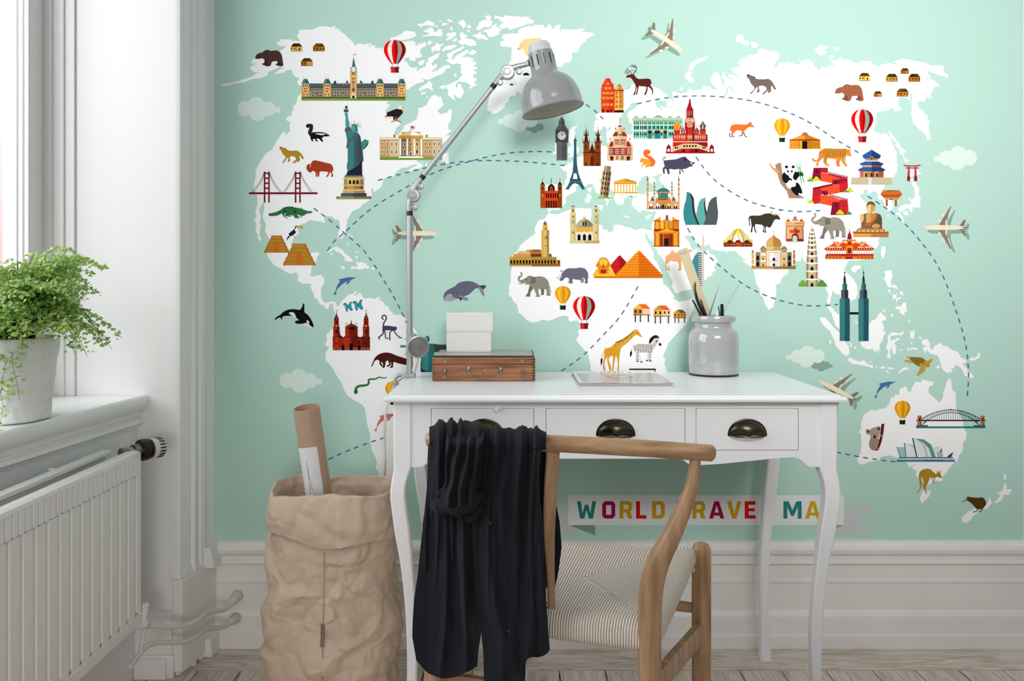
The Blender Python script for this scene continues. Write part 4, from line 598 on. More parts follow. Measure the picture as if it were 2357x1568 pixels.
R('f0e0a8',660,960,250,200); R('e8a83c',665,970,245,60); S('b8ac90',"670 945 690 890 740 850 786 840 830 850 885 890 905 945"); P('8a7c58',"786 840 830 850 885 890 905 945 786 945"); R('c8b88c',765,812,42,40); R('14100c',760,880,18,64); R('14100c',792,880,18,64); R('4a4438',668,945,6,24,20,1,12)
for x in(707,785,862): P('e8e0d0',[(x-36,1155),(x-36,1050),(x,1015),(x+36,1050),(x+36,1155)]); P('0c0806',[(x-23,1150),(x-23,1080),(x,1055),(x+23,1080),(x+23,1150)])
R('d8c898',570,1153,215,42); R('c0a468',785,1153,217,42)
M('mosque_print','tan mosque with tall square minaret'); R('d8a448',165,1000,110,390); R('d8bc68',190,1000,52,390); R('b88430',242,1000,33,390); R('e0b450',183,925,70,75); S('7c6438',"195 925 198 890 216 880 236 890 240 925"); L('6a4a20',4,"216 850 216 885"); R('2a2010',220,965,12,34); R('2a2010',205,1118,9,12,5,1,12); P('7a6030',"215 1110 237 1075 255 1110"); R('2a2010',216,1218,9,20,2,1,24)
T(*K); R('b89038',85,205,705,120); R('d89a48',140,162,262,44); P('d4bc78',"185 162 225 118 380 118 402 162"); R('5a4020',402,162,160,42); P('d88a38',"325 118 345 98 430 98 440 118"); P('c46c20',"380 118 560 118 560 162 402 162"); R('5a4628',430,98,125,18); R('6a5428',680,162,36,44); R('c08a38',790,250,55,75); R('6a5020',85,310,760,16); R('d8b060',85,325,330,26); R('b86820',415,325,430,26)
for i in range(15): x=95+i*46.6; P('0c0804',[(x,305),(x,262),(x+13,248),(x+27,262),(x+27,305)]); L('e8b860' if i<7 else '8a7438',5,[(x-6,255),(x,235),(x+13,225),(x+27,235),(x+33,255)])
R('0c0804',815,265,22,40)
def eleph(c1,c2):
    S(c1,"255 435 272 445 275 490 250 515 235 545 260 555 300 535 330 520 370 488 410 490 430 505 480 505 530 497 600 510 650 550 675 600 680 650 700 780 690 790 645 790 640 770 635 700 570 690 525 692 520 740 538 800 520 808 480 805 485 770 450 690 420 670 390 630 330 620 305 635 325 598 270 603 225 575 207 545 215 505 250 485 258 470")
    S(c2,"390 635 435 680 400 740 392 795 380 805 330 800 330 785 360 740"); S(c2,"555 690 602 692 600 770 590 778 545 775 560 750"); S('6f6c5e',"410 510 450 505 475 530 475 595 440 600 402 608 405 560"); E('1a1814',343,542,9,6,8); L('7f7a6e',7,"680 640 700 690 713 735"); L('6a6456',7,"250 440 250 460 262 462")
M('elephant_print','grey elephant with raised trunk and tusk'); eleph('8f8b7c','6f6e62'); S('e8b030',"195 585 240 602 300 600 280 615 240 618")
T(1866-200/6.18,490-435/6.18,6.18); M('elephant_print','grey elephant with raised trunk'); eleph('96917f','75726a')
T(*K); M('rhinoceros_print','grey rhinoceros'); S('8a8aa0',"975 530 1010 560 985 595 955 590 975 570"); S('8a8aa0',"1140 550 1175 520 1205 545 1195 590 1150 595 1160 580"); S('69687a',"835 550 860 500 870 450 885 440 920 400 980 375 1060 378 1150 367 1220 385 1260 440 1265 490 1260 530 1255 600 1210 600 1215 585 1225 560 1210 530 1190 515 1150 545 1100 550 1040 540 1030 570 1032 603 985 603 985 590 990 545 960 520 920 520 890 555 860 570"); S('b8b8c4',"772 512 830 518 835 535 825 535"); S('a0a0b0',"822 485 850 490 858 500 850 505"); P('4a4858',"840 405 870 420 868 440"); P('4a4858',"870 400 893 415 890 435"); E('e8e8e8',870,506,9,8,8); E('1a1a20',870,506,5,5,6); L('69687a',6,"1262 480 1268 510 1278 528")
T(*LL); M('desert_pyramid_print','sphinx with red pyramid and large orange pyramid')
P('c41a1c',"235 265 335 150 352 145 430 230 340 400 270 380"); P('a01010',"345 145 430 230 345 320")
P('f7941d',"575 87 600 100 862 385 862 400 285 400 300 380 560 100"); P('e0700c',"575 87 862 385 862 400 575 400")
for i in range(9): y=130+i*31; w=(y-90)*.97+10; P('d8700c',[(575-w,y),(575,y),(575,y+9),(575-w-6,y+9)]); P('c05a06',[(575,y),(575+w*.99,y),(575+w+6,y+9),(575,y+9)])
S('ecc032',"38 400 50 340 80 310 240 300 270 340 282 400"); R('d8700c',38,398,823,22); P('e08a1c',"55 272 105 190 200 190 245 272 215 300 210 365 90 365 85 300"); S('f4c838',"110 190 150 178 190 190 195 250 150 275 108 250"); R('b81c1c',118,315,65,52); R('a02010',143,255,14,45); L('b81c1c',8,"105 188 150 172 195 188"); L('8a3a10',4,"120 205 138 205"); L('8a3a10',4,"160 205 180 205"); L('c04020',5,"140 240 162 240")
M('camel_print','pale orange camel'); S('e8a878',"895 270 895 200 910 150 950 125 980 78 1005 110 1050 108 1090 115 1130 120 1170 90 1190 75 1222 88 1220 100 1190 105 1160 160 1100 190 1088 240 1085 320 1065 328 1045 322 1060 300 1048 230 1000 220 960 215 935 235 938 300 955 325 935 325 925 300 930 240 908 255 915 310 925 325 905 325 895 290")
M('sail_building_print','sail shaped building with mast'); T(*Z); R('e0d8c8',315,90,18,488); R('c8bca8',322,90,5,488); P('3a8a90',"218 335 240 290 280 245 312 250 312 575 285 575"); P('2a6a74',"280 400 312 330 312 575 290 575"); R('f0f0f4',280,255,33,320); R('141420',280,259,33,9,1,18,0,17.8); L('d8d0c0',9,"215 340 240 285 285 215 315 185"); R('d8d0c0',290,572,50,6)
T(*LL)
def stilt(x,y,w,h,wl,c1,c2,cr,cg):
    M('stilt_hut_print','small hut on stilts'); P(cg,[(x,y+h*.43),(x+w*.3,y),(x+w*.53,y+h*.43)]); P(cr,[(x+w*.3,y),(x+w*.73,y),(x+w,y+h*.43),(x+w*.53,y+h*.43)]); R(c1,x,y+h*.43,w*.53,h*.57); R(c2,x+w*.53,y+h*.43,w*.47,h*.57); R('5a4c38',x-2,y+h*.97,w+4,9)
    for q in(.07,.37,.84): R('5a4c38',x+w*q,y+h,w*.08,h*.68)
    R('140c06',x+w*.08,y+h*.55,w*.1,h*.28); R('140c06',x+w*.35,y+h*.55,w*.1,h*.28)
    if wl: R('140c06',x+w*.62,y+h*.55,w*.08,h*.22); R('140c06',x+w*.86,y+h*.55,w*.08,h*.22)
stilt(512,732,204,130,0,'d08a40','f4c8a8','e86a1c','e8c050'); stilt(753,748,204,130,1,'e0b848','f4c8a0','e8641c','b89a50'); stilt(995,800,148,95,1,'e0a028','e09a20','6a6048','d89828')
M('giraffe_print','yellow patterned giraffe'); S('e0a22e',"510 1050 520 1048 540 1035 555 1040 575 1060 612 1120 600 1128 540 1105 480 1160 420 1215 365 1260 350 1330 340 1400 335 1530 320 1530 325 1450 310 1370 300 1360 280 1450 268 1530 255 1530 262 1440 265 1365 240 1360 215 1400 240 1480 245 1530 225 1530 195 1400 215 1365 180 1390 165 1450 170 1530 152 1530 145 1440 160 1380 165 1290 200 1260 240 1250 300 1195 400 1140 480 1085"); L('101418',9,"300 1192 350 1180 410 1150 460 1105 508 1070"); L('e0a22e',8,"165 1290 140 1340 130 1390"); S('101418',"118 1400 130 1385 140 1400 132 1445 120 1470"); E('3a2010',560,1082,6,5,8)
for i in range(46):
    t=i/45; x,y=(175+165*((i*7)%11)/11,1265+95*((i*5)%9)/9) if i<26 else (270+230*t2,1230-130*t2) if (t2:=(i-26)/19)<2 else 0
    if i>=26: x+=((i*3)%4)*9; y+=((i*5)%3)*9-4
    E('c9821c',x,y,7,6,5)
M('zebra_print','black and white striped zebra'); S('efeae0',"495 1250 540 1212 580 1210 700 1212 720 1160 760 1130 800 1125 830 1180 845 1215 830 1235 790 1210 760 1270 735 1320 715 1400 720 1420 700 1420 695 1330 690 1400 680 1412 665 1400 670 1330 600 1315 590 1320 610 1420 590 1425 560 1415 545 1405 535 1300")
for k in range(14): x=520+k*16; L('14161a',6,[(x+4,1216+(14 if k<2 else 0)),(x,1265),(x+10-(k%2)*4,1312-(k<3)*14)])
for k in range(7): L('14161a',6,[(722+k*9,1262-k*20),(752+k*10,1272-k*16)])
for x in(552,702):
    for k in range(5): L('14161a',6,[(x-8,1312+k*21),(x+22,1316+k*21)])
S('14161a',"700 1210 710 1150 760 1110 800 1112 825 1145 790 1140 760 1150 730 1190"); S('14161a',"475 1370 470 1320 490 1295 495 1330"); E('14161a',832,1218,17,18,10); E('14161a',790,1180,8,12,8)
for x,y in((560,1420),(608,1428),(678,1412),(715,1417)): E('14161a',x,y,16,8,8)
L('14161a',5,"495 1270 485 1300"); 
M('landmark_print','dark slab roof edge'); R('2a2c2e',462,1508,315,18); R('2a2c2e',765,1508,14,60)
T(*SS); M('lotus_temple_print','yellow lotus shaped temple')
S('dcd488',"225 700 235 610 290 565 330 560 340 700"); S('dcd488',"500 700 510 560 560 570 610 620 620 700"); P('d8c878',"310 560 350 500 420 475 490 500 530 560 520 700 320 700"); P('fafafa',"340 700 350 610 400 530 420 640 420 700"); P('d8d8dc',"420 700 420 640 445 530 500 610 500 700"); P('e8e03a',"380 530 420 475 455 530 420 640"); L('c86a20',12,"320 700 330 620 400 485"); L('c86a20',12,"515 700 505 620 440 485"); L('b0601c',8,"310 570 350 505 415 478"); L('b0601c',8,"530 570 490 505 425 478"); P('e8e040',"165 662 230 655 220 700 195 705"); P('c8c030',"668 662 605 655 615 700 640 705")
for x in(288,420,565): P('8a3414',[(x-60,700),(x-30,665),(x,655),(x+30,665),(x+55,700)]); S('140a06',[(x-42,700),(x,678),(x+42,700)])
P('8a3414',"180 700 655 700 655 770 180 770"); R('e09a40',195,735,450,6); R('2a1206',198,718,34,12,2,2,62,32); R('2a1206',480,718,34,12,3,2,62,32); P('c0441c',"380 700 420 695 460 700 455 768 385 768")
M('buffalo_print','dark water buffalo with yellow horns'); S('3a372a',"600 280 640 260 720 260 790 255 860 228 960 222 1010 235 1050 230 1085 270 1108 305 1100 325 1060 320 1020 330 990 380 960 440 925 458 885 435 870 480 880 535 860 540 855 480 850 435 840 480 850 530 825 530 830 480 825 420 720 400 700 410 700 470 720 535 700 535 680 460 670 430 655 480 650 530 625 525 640 440 635 380 620 300 610 350 620 400 595 432 605 380 592 330"); S('e8c880',"958 208 985 235 1040 238 1100 225 1122 190 1105 170 1125 190 1110 235 1050 252 990 248 960 230"); L('14120e',8,"962 212 978 182"); L('14120e',8,"1092 170 1115 185"); E('14120e',1095,318,12,10,8)
M('arch_monument_print','red and cream triumphal arch with turrets')
P('dcb878',"1205 685 1215 440 1200 440 1192 350 1240 360 1470 360 1512 350 1505 440 1485 440 1495 685"); P('c09a60',"1355 685 1355 360 1470 360 1512 350 1505 440 1485 440 1495 685"); R('c83a28',1200,425,305,12); R('c83a28',1205,395,300,8); R('b8301e',1205,640,92,45); R('8a1a18',1400,640,95,45); P('a01428',"1297 685 1297 590 1325 555 1355 545 1390 555 1412 590 1412 685"); P('b2d8cc',"1312 700 1312 620 1325 595 1350 588 1378 595 1388 620 1388 700"); P('d8482c',"1265 545 1265 505 1290 490 1310 500 1355 450 1400 500 1425 490 1435 520 1420 545"); P('b02a1c',"1355 450 1400 500 1425 490 1435 520 1420 545 1355 545"); L('b82a20',12,"1205 640 1212 450"); L('8a1a18',12,"1490 640 1485 450")
for x in(1243,1355,1458): y=300 if x==1355 else 345; P('c83020',[(x-32,y+10),(x-20,y-15),(x,y-30),(x+20,y-15),(x+32,y+10)]); L('c83020',5,[(x,y-65),(x,y-25)]); R('dcb070',x-22,y+10,44,16)
P('a82030',"1292 350 1310 325 1400 325 1415 350"); R('f0dcb0',1300,338,10,26,7,1,15); R('e8c890',1215,400,10,24,18,1,15.5)
M('palace_print','cream domed mausoleum with minarets')
S('dca85c',"885 765 883 700 910 650 960 615 998 590 998 765"); S('b07c3c',"1002 765 1002 590 1040 615 1095 650 1125 700 1125 765"); P('c8924a',"885 765 1125 765 1125 755 885 755"); R('dcc08c',885,768,115,60); R('b89a68',1000,768,120,60); L('b8823c',8,"1000 510 1000 600"); R('dcbc84',780,860,440,235); R('8f7c5c',708,860,70,235); R('7c6a4a',1225,860,72,235); R('d89c50',885,822,230,275); R('fafafa',898,838,204,258); R('d8a05c',918,855,166,240); R('fafafa',932,868,68,228); R('dcdce0',1000,868,78,228); R('d8a868',932,1000,146,10)
for y in(1000,1090): P('141418',[(985,y),(985,y-35),(1005,y-52),(1027,y-35),(1027,y)])
for x in(833,1173): S('8f8058',[(x-46,830),(x-46,795),(x,757),(x+46,795),(x+46,830)]); R('f0e8d8',x-40,825,80,35); R('141410',x-36,830,18,28,3,1,28); L('b89a60',4,[(x,730),(x,765)])
for x in(795,1140): R('fafafa' if x<900 else 'd8c8a8',x,885,72,205); P('d0b070',[(x,985),(x,930),(x+36,905),(x+72,930),(x+72,985)]); R('141410',x+24,960,20,30); P('d0b070',[(x,1090),(x,1030),(x+36,1010),(x+72,1030),(x+72,1090)]); R('141410',x+24,1062,20,28)
for x in(742,1263):
    for y in(990,1090): P('141418',[(x-24,y),(x-24,y-55),(x,y-78),(x+24,y-55),(x+24,y)])
for x in(660,1337): R('e0a860' if x<1000 else 'a87c40',x-18,870,38,225); R('fafafa',x-20,970,42,12); R('fafafa',x-20,1055,42,12); R('fafafa',x-20,872,42,10); S('c89850',[(x-16,872),(x-16,840),(x,818),(x+16,840),(x+16,872)]); R('1a140c',x-9,852,20,14)
for x in(727,763,1248,1278): L('dcc090',5,[(x,800),(x,860)])
R('d8a458',635,1108,365,30); R('9a7434',1000,1108,365,30); R('7c6848',640,1095,725,14)
M('pagoda_print','tall tiered cream pagoda with green bushes')
bush(1480,1385,1.15,'74a832'); bush(1790,1390,1.3,'5a8f40'); P('74a832',"1402 1424 1540 1350 1650 1424"); P('5a8f40',"1640 1424 1740 1350 1898 1424")
tiers=[(520,88),(580,108),(650,128),(725,142),(805,155),(910,172),(1030,188),(1160,190),(1295,192),(1424,190)]
P('cdb98a',"1590 525 1632 448 1675 525"); P('a08c60',"1632 448 1675 525 1632 525")
for i in range(9):
    y0,w0=tiers[i]; y1,w1=tiers[i+1]; P('cdb98a',[(1632-w0/2,y0+14),(1632+w0/2,y0+14),(1632+w1/2-4,y1),(1632-w1/2+4,y1)]); P('a08c60',[(1632+w0*.3,y0+14),(1632+w0/2,y0+14),(1632+w1/2-4,y1),(1632+w1*.3,y1)]); P('8f8260',[(1632-w0/2,y0+14),(1632-w0*.32,y0+14),(1632-w1*.32,y1),(1632-w1/2+4,y1)])
    P('f0f0f0',[(1632-w0*.62,y0),(1632+w0*.62,y0),(1632+w0*.42,y0+22),(1632,y0+32),(1632-w0*.42,y0+22)]); h=(y1-y0); P('14161a',[(1632-h*.19,y1),(1632-h*.19,y1-h*.34),(1632,y1-h*.5),(1632+h*.19,y1-h*.34),(1632+h*.19,y1)])
T(*U); M('royal_palace_print','red and gold palace with tall spire')
P('d8401c',"315 393 415 340 415 315 520 315 520 295 665 295 665 315 775 315 775 340 870 393 845 415 340 415"); P('a01424',"330 393 860 393 845 412 345 412")
for x0,x1 in((350,425),(435,505),(690,755),(765,840)): P('f0c890',[(x0,383),(x0+(25 if x0<600 else -8),368),(x1+(12 if x0<600 else -22),368),(x1,383)])
R('f0d8a0',425,320,35,14); R('f0d8a0',470,315,48,18); R('f0d8a0',670,315,50,18); R('f0d8a0',730,320,40,14); R('f0d8a0',530,305,35,26); R('f0d8a0',625,305,35,26); P('f0c890',"430 358 460 340 500 340 480 358"); P('f0c890',"700 340 740 340 765 358 715 358")
R('e8c080',348,393,9,60,11,1,27); R('e8c080',645,393,9,60,8,1,27); R('8a1424',340,450,515,12); R('d8401c',330,460,528,46); R('e8781c',330,478,528,24); R('3a1414',337,484,11,14,5,1,37); R('3a1414',690,484,11,14,5,1,37); R('a01424',550,480,80,26); R('b8241c',500,460,185,12); R('e89a20',557,360,74,90); R('a01424',572,385,44,58); P('e89a20',"553 345 595 280 640 345"); P('a01c1c',"568 345 595 298 622 345")
P('a01430',"595 155 600 210 612 240 622 290 568 290 578 240 590 210"); R('6a0c24',572,235,46,4,1,6,0,9)
M('twin_tower_print','teal twin towers joined by a skybridge')
for x in(487,693):
    c=x+55; P('3b7f80',[(x,1402),(x,945),(x+12,933),(c,933),(c,1402)]); P('1f5560',[(c,1402),(c,933),(x+100,933),(x+111,945),(x+111,1402)]); P('50585c',[(x+15,935),(x+15,850),(x+22,843),(c,843),(c,935)]); P('2a3038',[(c,935),(c,843),(x+88,843),(x+94,850),(x+94,935)]); R('3b7f80',x+30,778,25,66); R('1f5560',c,778,26,66); R('50585c',x+40,735,15,42); R('24262e',c,735,14,42); P('24262e',[(x+40,735),(c,660),(x+69,735)]); E('24262e',c,657,9,9,8); P('24262e',[(c-3,660),(c,585),(c+3,660)])
R('141820',598,1086,95,26)
T(*V); M('turtle_print','golden sea turtle'); S('c89a48',"1178 700 1240 690 1280 715 1260 728"); S('c89a48',"1212 645 1265 660 1290 680 1250 675"); S('c89a48',"1470 700 1538 675 1510 730 1480 745"); S('8a6a1c',"1250 660 1330 655 1400 662 1450 695 1475 740 1420 775 1370 770 1290 720"); S('c09030',"1430 700 1465 715 1495 750 1490 775 1460 778 1430 740"); S('c09a4c',"1370 745 1410 732 1445 770 1440 820 1400 860 1340 885 1370 820 1385 780"); E('1a1408',1480,760,5,5,6)
T(*XX); M('koala_print','tan koala holding dark red branch'); P('5a2018',"560 505 590 503 580 600 560 690 530 770 490 772 520 720 545 640"); S('a08878',"437 720 445 660 470 630 520 630 535 680 520 740 490 770 460 765"); S('b09888',"440 590 455 555 500 540 540 560 545 600 520 640 480 650 450 630"); S('a89080',"402 570 415 558 440 565 445 600 425 612 408 600"); S('a89080',"502 545 525 528 550 535 550 570 525 575"); S('2a2220',"420 575 435 572 440 590 428 592"); S('2a2220',"522 550 540 542 542 560 530 568"); S('141010',"482 625 500 618 502 645 480 645"); E('141010',470,612,4,4,6); E('141010',508,608,4,4,6); L('b09888',14,"530 630 572 620"); L('b09888',12,"520 755 540 745")
M('arch_bridge_print','black steel arch bridge with brown towers'); R('0f7f74',908,530,694,18)
for i in range(24):
    t=i/24; t2=(i+1)/24; f=lambda t:(962+588*t,455-4*(365-285)*0-92*4*t*(1-t)); g=lambda t:(985+540*t,492-100*4*t*(1-t))
    L('1c2422',6,[f(t),f(t2)]); L('1c2422',5,[g(t),g(t2)]); L('1c2422',3,[f(t),g(t2)]); L('1c2422',3,[g(t),f(t)])
    if 2<i<22: L('1c2422',3,[g(t),(g(t)[0],466)])
R('1c2422',910,464,692,13); L('1c2422',6,"965 515 1010 480"); L('1c2422',6,"1540 515 1495 480"); L('1c2422',4,"1255 345 1255 370")
for x in(920,1550): R('b88058',x,425,42,92); R('8a5a3c',x+26,425,16,92); P('c89068',[(x,428),(x+8,420),(x+34,420),(x+42,428)]); R('141414',x+14,445,12,34)
R('6a4a40',910,517,115,12); R('6a4a40',1485,517,115,12)
M('opera_house_print','white shell roofed opera house in blue trim')
P('a8c8c4',"715 738 780 735 800 760 805 838 755 838"); L('5a9cb0',9,"715 738 750 838"); P('e6ecea',"795 700 850 705 890 725 905 838 810 838"); P('a8c8c4',"830 705 870 712 905 760 905 800 880 740"); L('5a9cb0',13,"792 700 805 838"); P('e8eae8',"875 650 960 655 1030 700 1080 770 1105 838 915 838"); P('c0cccc',"890 655 950 670 1000 730 1035 838 1010 838 975 730 930 675"); P('5f9a84',"900 652 985 660 1060 715 1105 838 1065 838 1035 750 975 690"); L('1d4a74',12,"875 650 915 838"); P('b8ccca',"1070 755 1110 735 1165 738 1110 745 1080 765"); P('e0e8e6',"1085 790 1095 760 1130 742 1160 745 1145 790 1110 800"); P('a8c0c0',"1115 790 1150 785 1178 805 1175 838 1120 838"); P('1d4a74',"1145 785 1168 745 1165 790"); P('1d4a74',"1215 838 1240 815 1282 785 1260 838"); R('4a5058',733,839,545,11); R('5fa0b0',713,860,584,10); R('4a8298',713,870,584,15)
for i in range(8): E('1d3a58',997+i*24.5,870,7,7,8)
M('kangaroo_print','golden kangaroo'); S('b08a28',"912 1202 945 1150 940 1080 935 1020 955 975 1000 957 1050 960 1095 1000 1112 1005 1120 985 1112 972 1125 978 1135 990 1155 968 1150 1000 1167 1035 1160 1048 1120 1035 1085 1050 1050 1040 1030 1090 1005 1140 1015 1200 1012 1215 995 1170 975 1130 985 1090 970 1050 960 1040 965 1120 945 1170"); L('c87820',12,"1030 1045 1010 1090 1000 1130"); L('b08a28',9,"1060 1045 1085 1098 1072 1100"); L('b08a28',8,"1095 1040 1088 1095"); E('1a1408',1135,1022,5,5,6)
M('kiwi_print','brown kiwi bird'); S('5a3a14',"1408 1260 1425 1235 1460 1240 1530 1245 1580 1245 1608 1290 1605 1320 1570 1355 1520 1360 1490 1330 1450 1290 1420 1275"); L('2a1a10',6,"1412 1268 1365 1288"); L('2a1a10',8,"1530 1355 1505 1385 1478 1388"); L('2a1a10',8,"1575 1352 1555 1382 1535 1380"); E('e0d8c8',1417,1262,5,5,6)
M('polar_bear_print','cream polar bear behind lamp'); T(*B0); S('fbd596',"1838 430 1855 400 1870 360 1930 315 2000 308 2100 298 2150 350 2160 480 2000 520 1940 510 1925 470 1900 430 1860 445"); E('1a1410',1847,432,8,7,8); E('1a1410',1874,404,4,4,6)
M('igloo_print','small snow block igloos')
for cx,yb,r in((1940,752,95),(1765,870,90)):
    for k in range(5): R('8ccbd8',cx-r*(1-.13*k),yb-14-k*17,11,5,int(r*(1-.13*k)*2/17),1,17)
    P('101418',[(cx+38*math.cos(a*.314),yb-34*math.sin(a*.314)) for a in range(11)] if r>92 else [(cx+24*math.cos(a*.314),yb-20*math.sin(a*.314)) for a in range(11)])
# banner and lettering
M('banner_print','pale ribbon banner'); T(0,0,1)
P('c9d0ce',[(1266,1166),(1330,1166),(1330,1233),(1240,1233)]); P('c9d0ce',[(1930,1166),(2013,1166),(1974,1199),(2013,1234),(1900,1234)]); P('7f9d92',"1310 1209 1370 1209 1370 1233"); P('7f9d92',"1942 1209 1885 1209 1885 1233"); R('e8ebea',1308,1140,634,69)
LET={'W':"0 0 9 0 13 27 18 8 26 8 31 27 35 0 44 0 37 40 27 40 22 20 17 40 7 40",'L':"0 0 9 0 9 32 24 32 24 40 0 40",'T':"0 0 30 0 30 8 19 8 19 40 11 40 11 8 0 8",'V':"0 0 10 0 17 28 24 0 34 0 22 40 12 40",'E':"0 0 25 0 25 8 9 8 9 16 23 16 23 23 9 23 9 32 25 32 25 40 0 40",'M':"0 0 12 0 21 20 30 0 42 0 42 40 33 40 33 14 24 34 18 34 9 14 9 40 0 40"}
HOL={'O':("6 0 24 0 30 6 30 34 24 40 6 40 0 34 0 6","9 9 21 9 21 31 9 31"),'R':("0 0 23 0 29 6 29 18 25 24 30 40 20 40 15 26 9 26 9 40 0 40","9 8 20 8 20 18 9 18"),'D':("0 0 22 0 29 7 29 33 22 40 0 40","9 8 18 8 20 11 20 29 18 32 9 32"),'A':("12 0 23 0 35 40 26 40 24 33 11 33 9 40 0 40","17.5 9 22 26 13 26"),'P':("0 0 23 0 29 6 29 22 23 27 9 27 9 40 0 40","9 8 20 8 20 19 9 19")}
c=['2b8580','a4114b','d8a51a','e01818','d8a51a']
TX=(('W',1328,0),('O',1386,1),('R',1426,2),('L',1464,3),('D',1501,4),('T',1557,0),('R',1594,2),('A',1632,1),('V',1673,4),('E',1714,3),('L',1752,2),('M',1803,0),('A',1853,4),('P',1897,1))
for ch,x,k in TX:
    M('letter_print','printed letter '+ch); T(x,1154,1)
    if ch in LET: P(c[k],LET[ch])
    else: P(c[k],HOL[ch][0]); P('e8ebea',HOL[ch][1])
# dashed flight routes
def D(nm,pts,ph=0):
    M('dashed_route_print',nm); T(0,0,1); q=CR(pts,16); acc=-ph; cur=[]; per=21.2; on=10.2
    def flush():
        if len(cur)>1: L('4d6f91',2.9,list(cur),1)
        cur.clear()
    for a,b in zip(q,q[1:]):
        d=math.dist(a,b); n=max(1,int(d/1.0))
        for i in range(n):
            t=i/n; s=(acc+d*t)%per; p=(a[0]+(b[0]-a[0])*t,a[1]+(b[1]-a[1])*t)
            if s<on: cur.append(p)
            elif cur: cur[:]=[cur[0],cur[len(cur)//2],cur[-1]] if len(cur)>2 else cur; flush()
        acc+=d
    flush()
D('blue dashed flight route',[(871,415),(950,394),(1021,378),(1100,370),(1200,372),(1305,382)])
D('blue dashed flight route',[(754,577),(770,555),(790,538),(850,484),(920,440),(996,399),(1080,372),(1160,354),(1230,349),(1271,350)])
D('blue dashed flight route',[(723,480),(760,508),(793,537),(840,580),(880,640),(910,690),(937,745)])
D('blue dashed flight route',[(1349,241),(1370,256),(1392,278)])
D('blue dashed flight route',[(1467,239),(1530,226),(1600,221),(1680,225),(1760,240),(1850,275),(1930,325),(1980,354)])
D('blue dashed flight route',[(1602,362),(1640,410),(1700,452),(1760,475),(1830,487),(1898,484)])
D('blue dashed flight route',[(1583,526),(1610,568),(1660,615),(1720,660),(1790,690),(1860,704),(1929,701)])
D('blue dashed flight route',[(1998,452),(2060,495),(2110,545),(2160,615),(2195,700),(2222,790),(2229,860),(2226,915)])
D('blue dashed flight route',[(1468,660),(1430,725),(1385,775),(1340,820),(1290,856)])
D('blue dashed flight route',[(757,1057),(800,1038),(850,1019),(890,1006)])
D('blue dashed flight route',[(1925,1041),(1980,1052),(2040,1061),(2062,1063)])
def area2(p): return sum(a[0]*b[1]-b[0]*a[1] for a,b in zip(p,p[1:]+p[:1]))/2
def build_motifs(parent):
    used=0
    order={'continent_print':.00003,'cloud_shadow_print':.00035,'cloud_print':.00040,'dashed_route_print':.00035}
    over={'onion_dome_cathedral_print':.0003,'letter_print':.0001,'tower_print':.0001,'pagoda_print':.0002,'seated_statue_print':.0002}
    for m in MOT:
        vs=[];fs=[];cs=[]; z=order.get(m['n'],.00045)+over.get(m['n'],0)
        for c,polys in m['p']:
            z+=3e-6
            for p in polys:
                p=[(min(2354.5,max(495.5,x)),y) for x,y in p]
                if len(p)<3 or abs(area2(p))<.02: continue
                if area2(p)<0: p=p[::-1]
                n=len(vs); w=[at(x,y,WALL_Y) for x,y in p]
                vs+=[(a.x,WALL_Y-z,a.z) for a in w]
                if len(p)<=4: t=[tuple(range(len(p)))]
                else: t=tessellate_polygon([[Vector((x,y,0)) for x,y in p]])
                for q in t:
                    # face the room (-Y)
                    a,b,d=[Vector(vs[n+i]) for i in q[:3]]
                    q=tuple(n+i for i in q)
                    if (b-a).cross(d-a).y>0: q=q[::-1]
                    fs.append(q); cs.append(lin(c))
        if not fs: continue
        me=bpy.data.meshes.new(m['n']); o0=Vector(parent.location)
        me.from_pydata([tuple(Vector(v)-o0) for v in vs],[],fs); me.update()
        at_=me.color_attributes.new('ink','FLOAT_COLOR','CORNER'); buf=[]
        for pl in me.polygons: buf+=[*cs[pl.index],1]*pl.loop_total
        at_.data.foreach_set('color',buf); me.materials.append(INK)
        o=bpy.data.objects.new(m['n'],me); COL.objects.link(o); o.parent=parent
        if m['l']: o['label']=m['l']
WORLD=.44; P_WIN=36; P_KEY=10.6; SPREAD=math.radians(50); EXPO=0.0; KZ=1.55; P_F=.8; ZM=(2.9,760,1000)
# ================= materials =================
wall_white=mat('wall_paint','e6e6e5',.7,bump=(60,.12,3))
wood_white=mat('gloss_white_paint','f0efee',.32,bump=(25,.10,3))
warm_white=mat('old_white_paint','efece8',.42,bump=(18,.18,4),var=(6,.05,4))
desk_white=mat('desk_white_paint','f4f4f6',.3,bump=(30,.05,3))
rad_white=mat('radiator_enamel','efedea',.35,bump=(40,.06,2))
pipe_white=mat('pipe_paint','d9d6d1',.4,bump=(60,.3,3))
chrome=mat('lamp_steel','b4b7ba',.36,.55,bump=(90,.1,3))
lamp_enamel=mat('lamp_grey_enamel','8b8c8d',.22,0,.6,coat=.6)
lamp_inner=mat('lamp_inner_white','d6d3cd',.45)
dark_band=mat('dark_plastic','141416',.4)
black_m=mat('black_rubber','0c0c0d',.35)
brass_dark=mat('antique_bronze','5f5948',.24,.9,bump=(40,.1,2),var=(14,.35,3,(1,1,1),'2a261d'))
cable_m=mat('cable_cream','d8d2c6',.5)
case_wood=mat('case_walnut','a86f45',.42,var=(5,.4,6,(1.2,8,22),'5e3519'),bump=(60,.15,4,(1,6,20)))
case_top=mat('case_lid_top','a59a94',.22,bump=(30,.05,2))  # whitish sheen of the wooden lid put into its base colour
case_dark=mat('case_dark','1b1411',.5)
hw_metal=mat('aged_nickel','8c8a80',.32,.95,var=(60,.4,3))
box_white=mat('white_card','e4e2df',.6,bump=(80,.08,2))
paper=mat('paper_white','e9e9ec',.6)
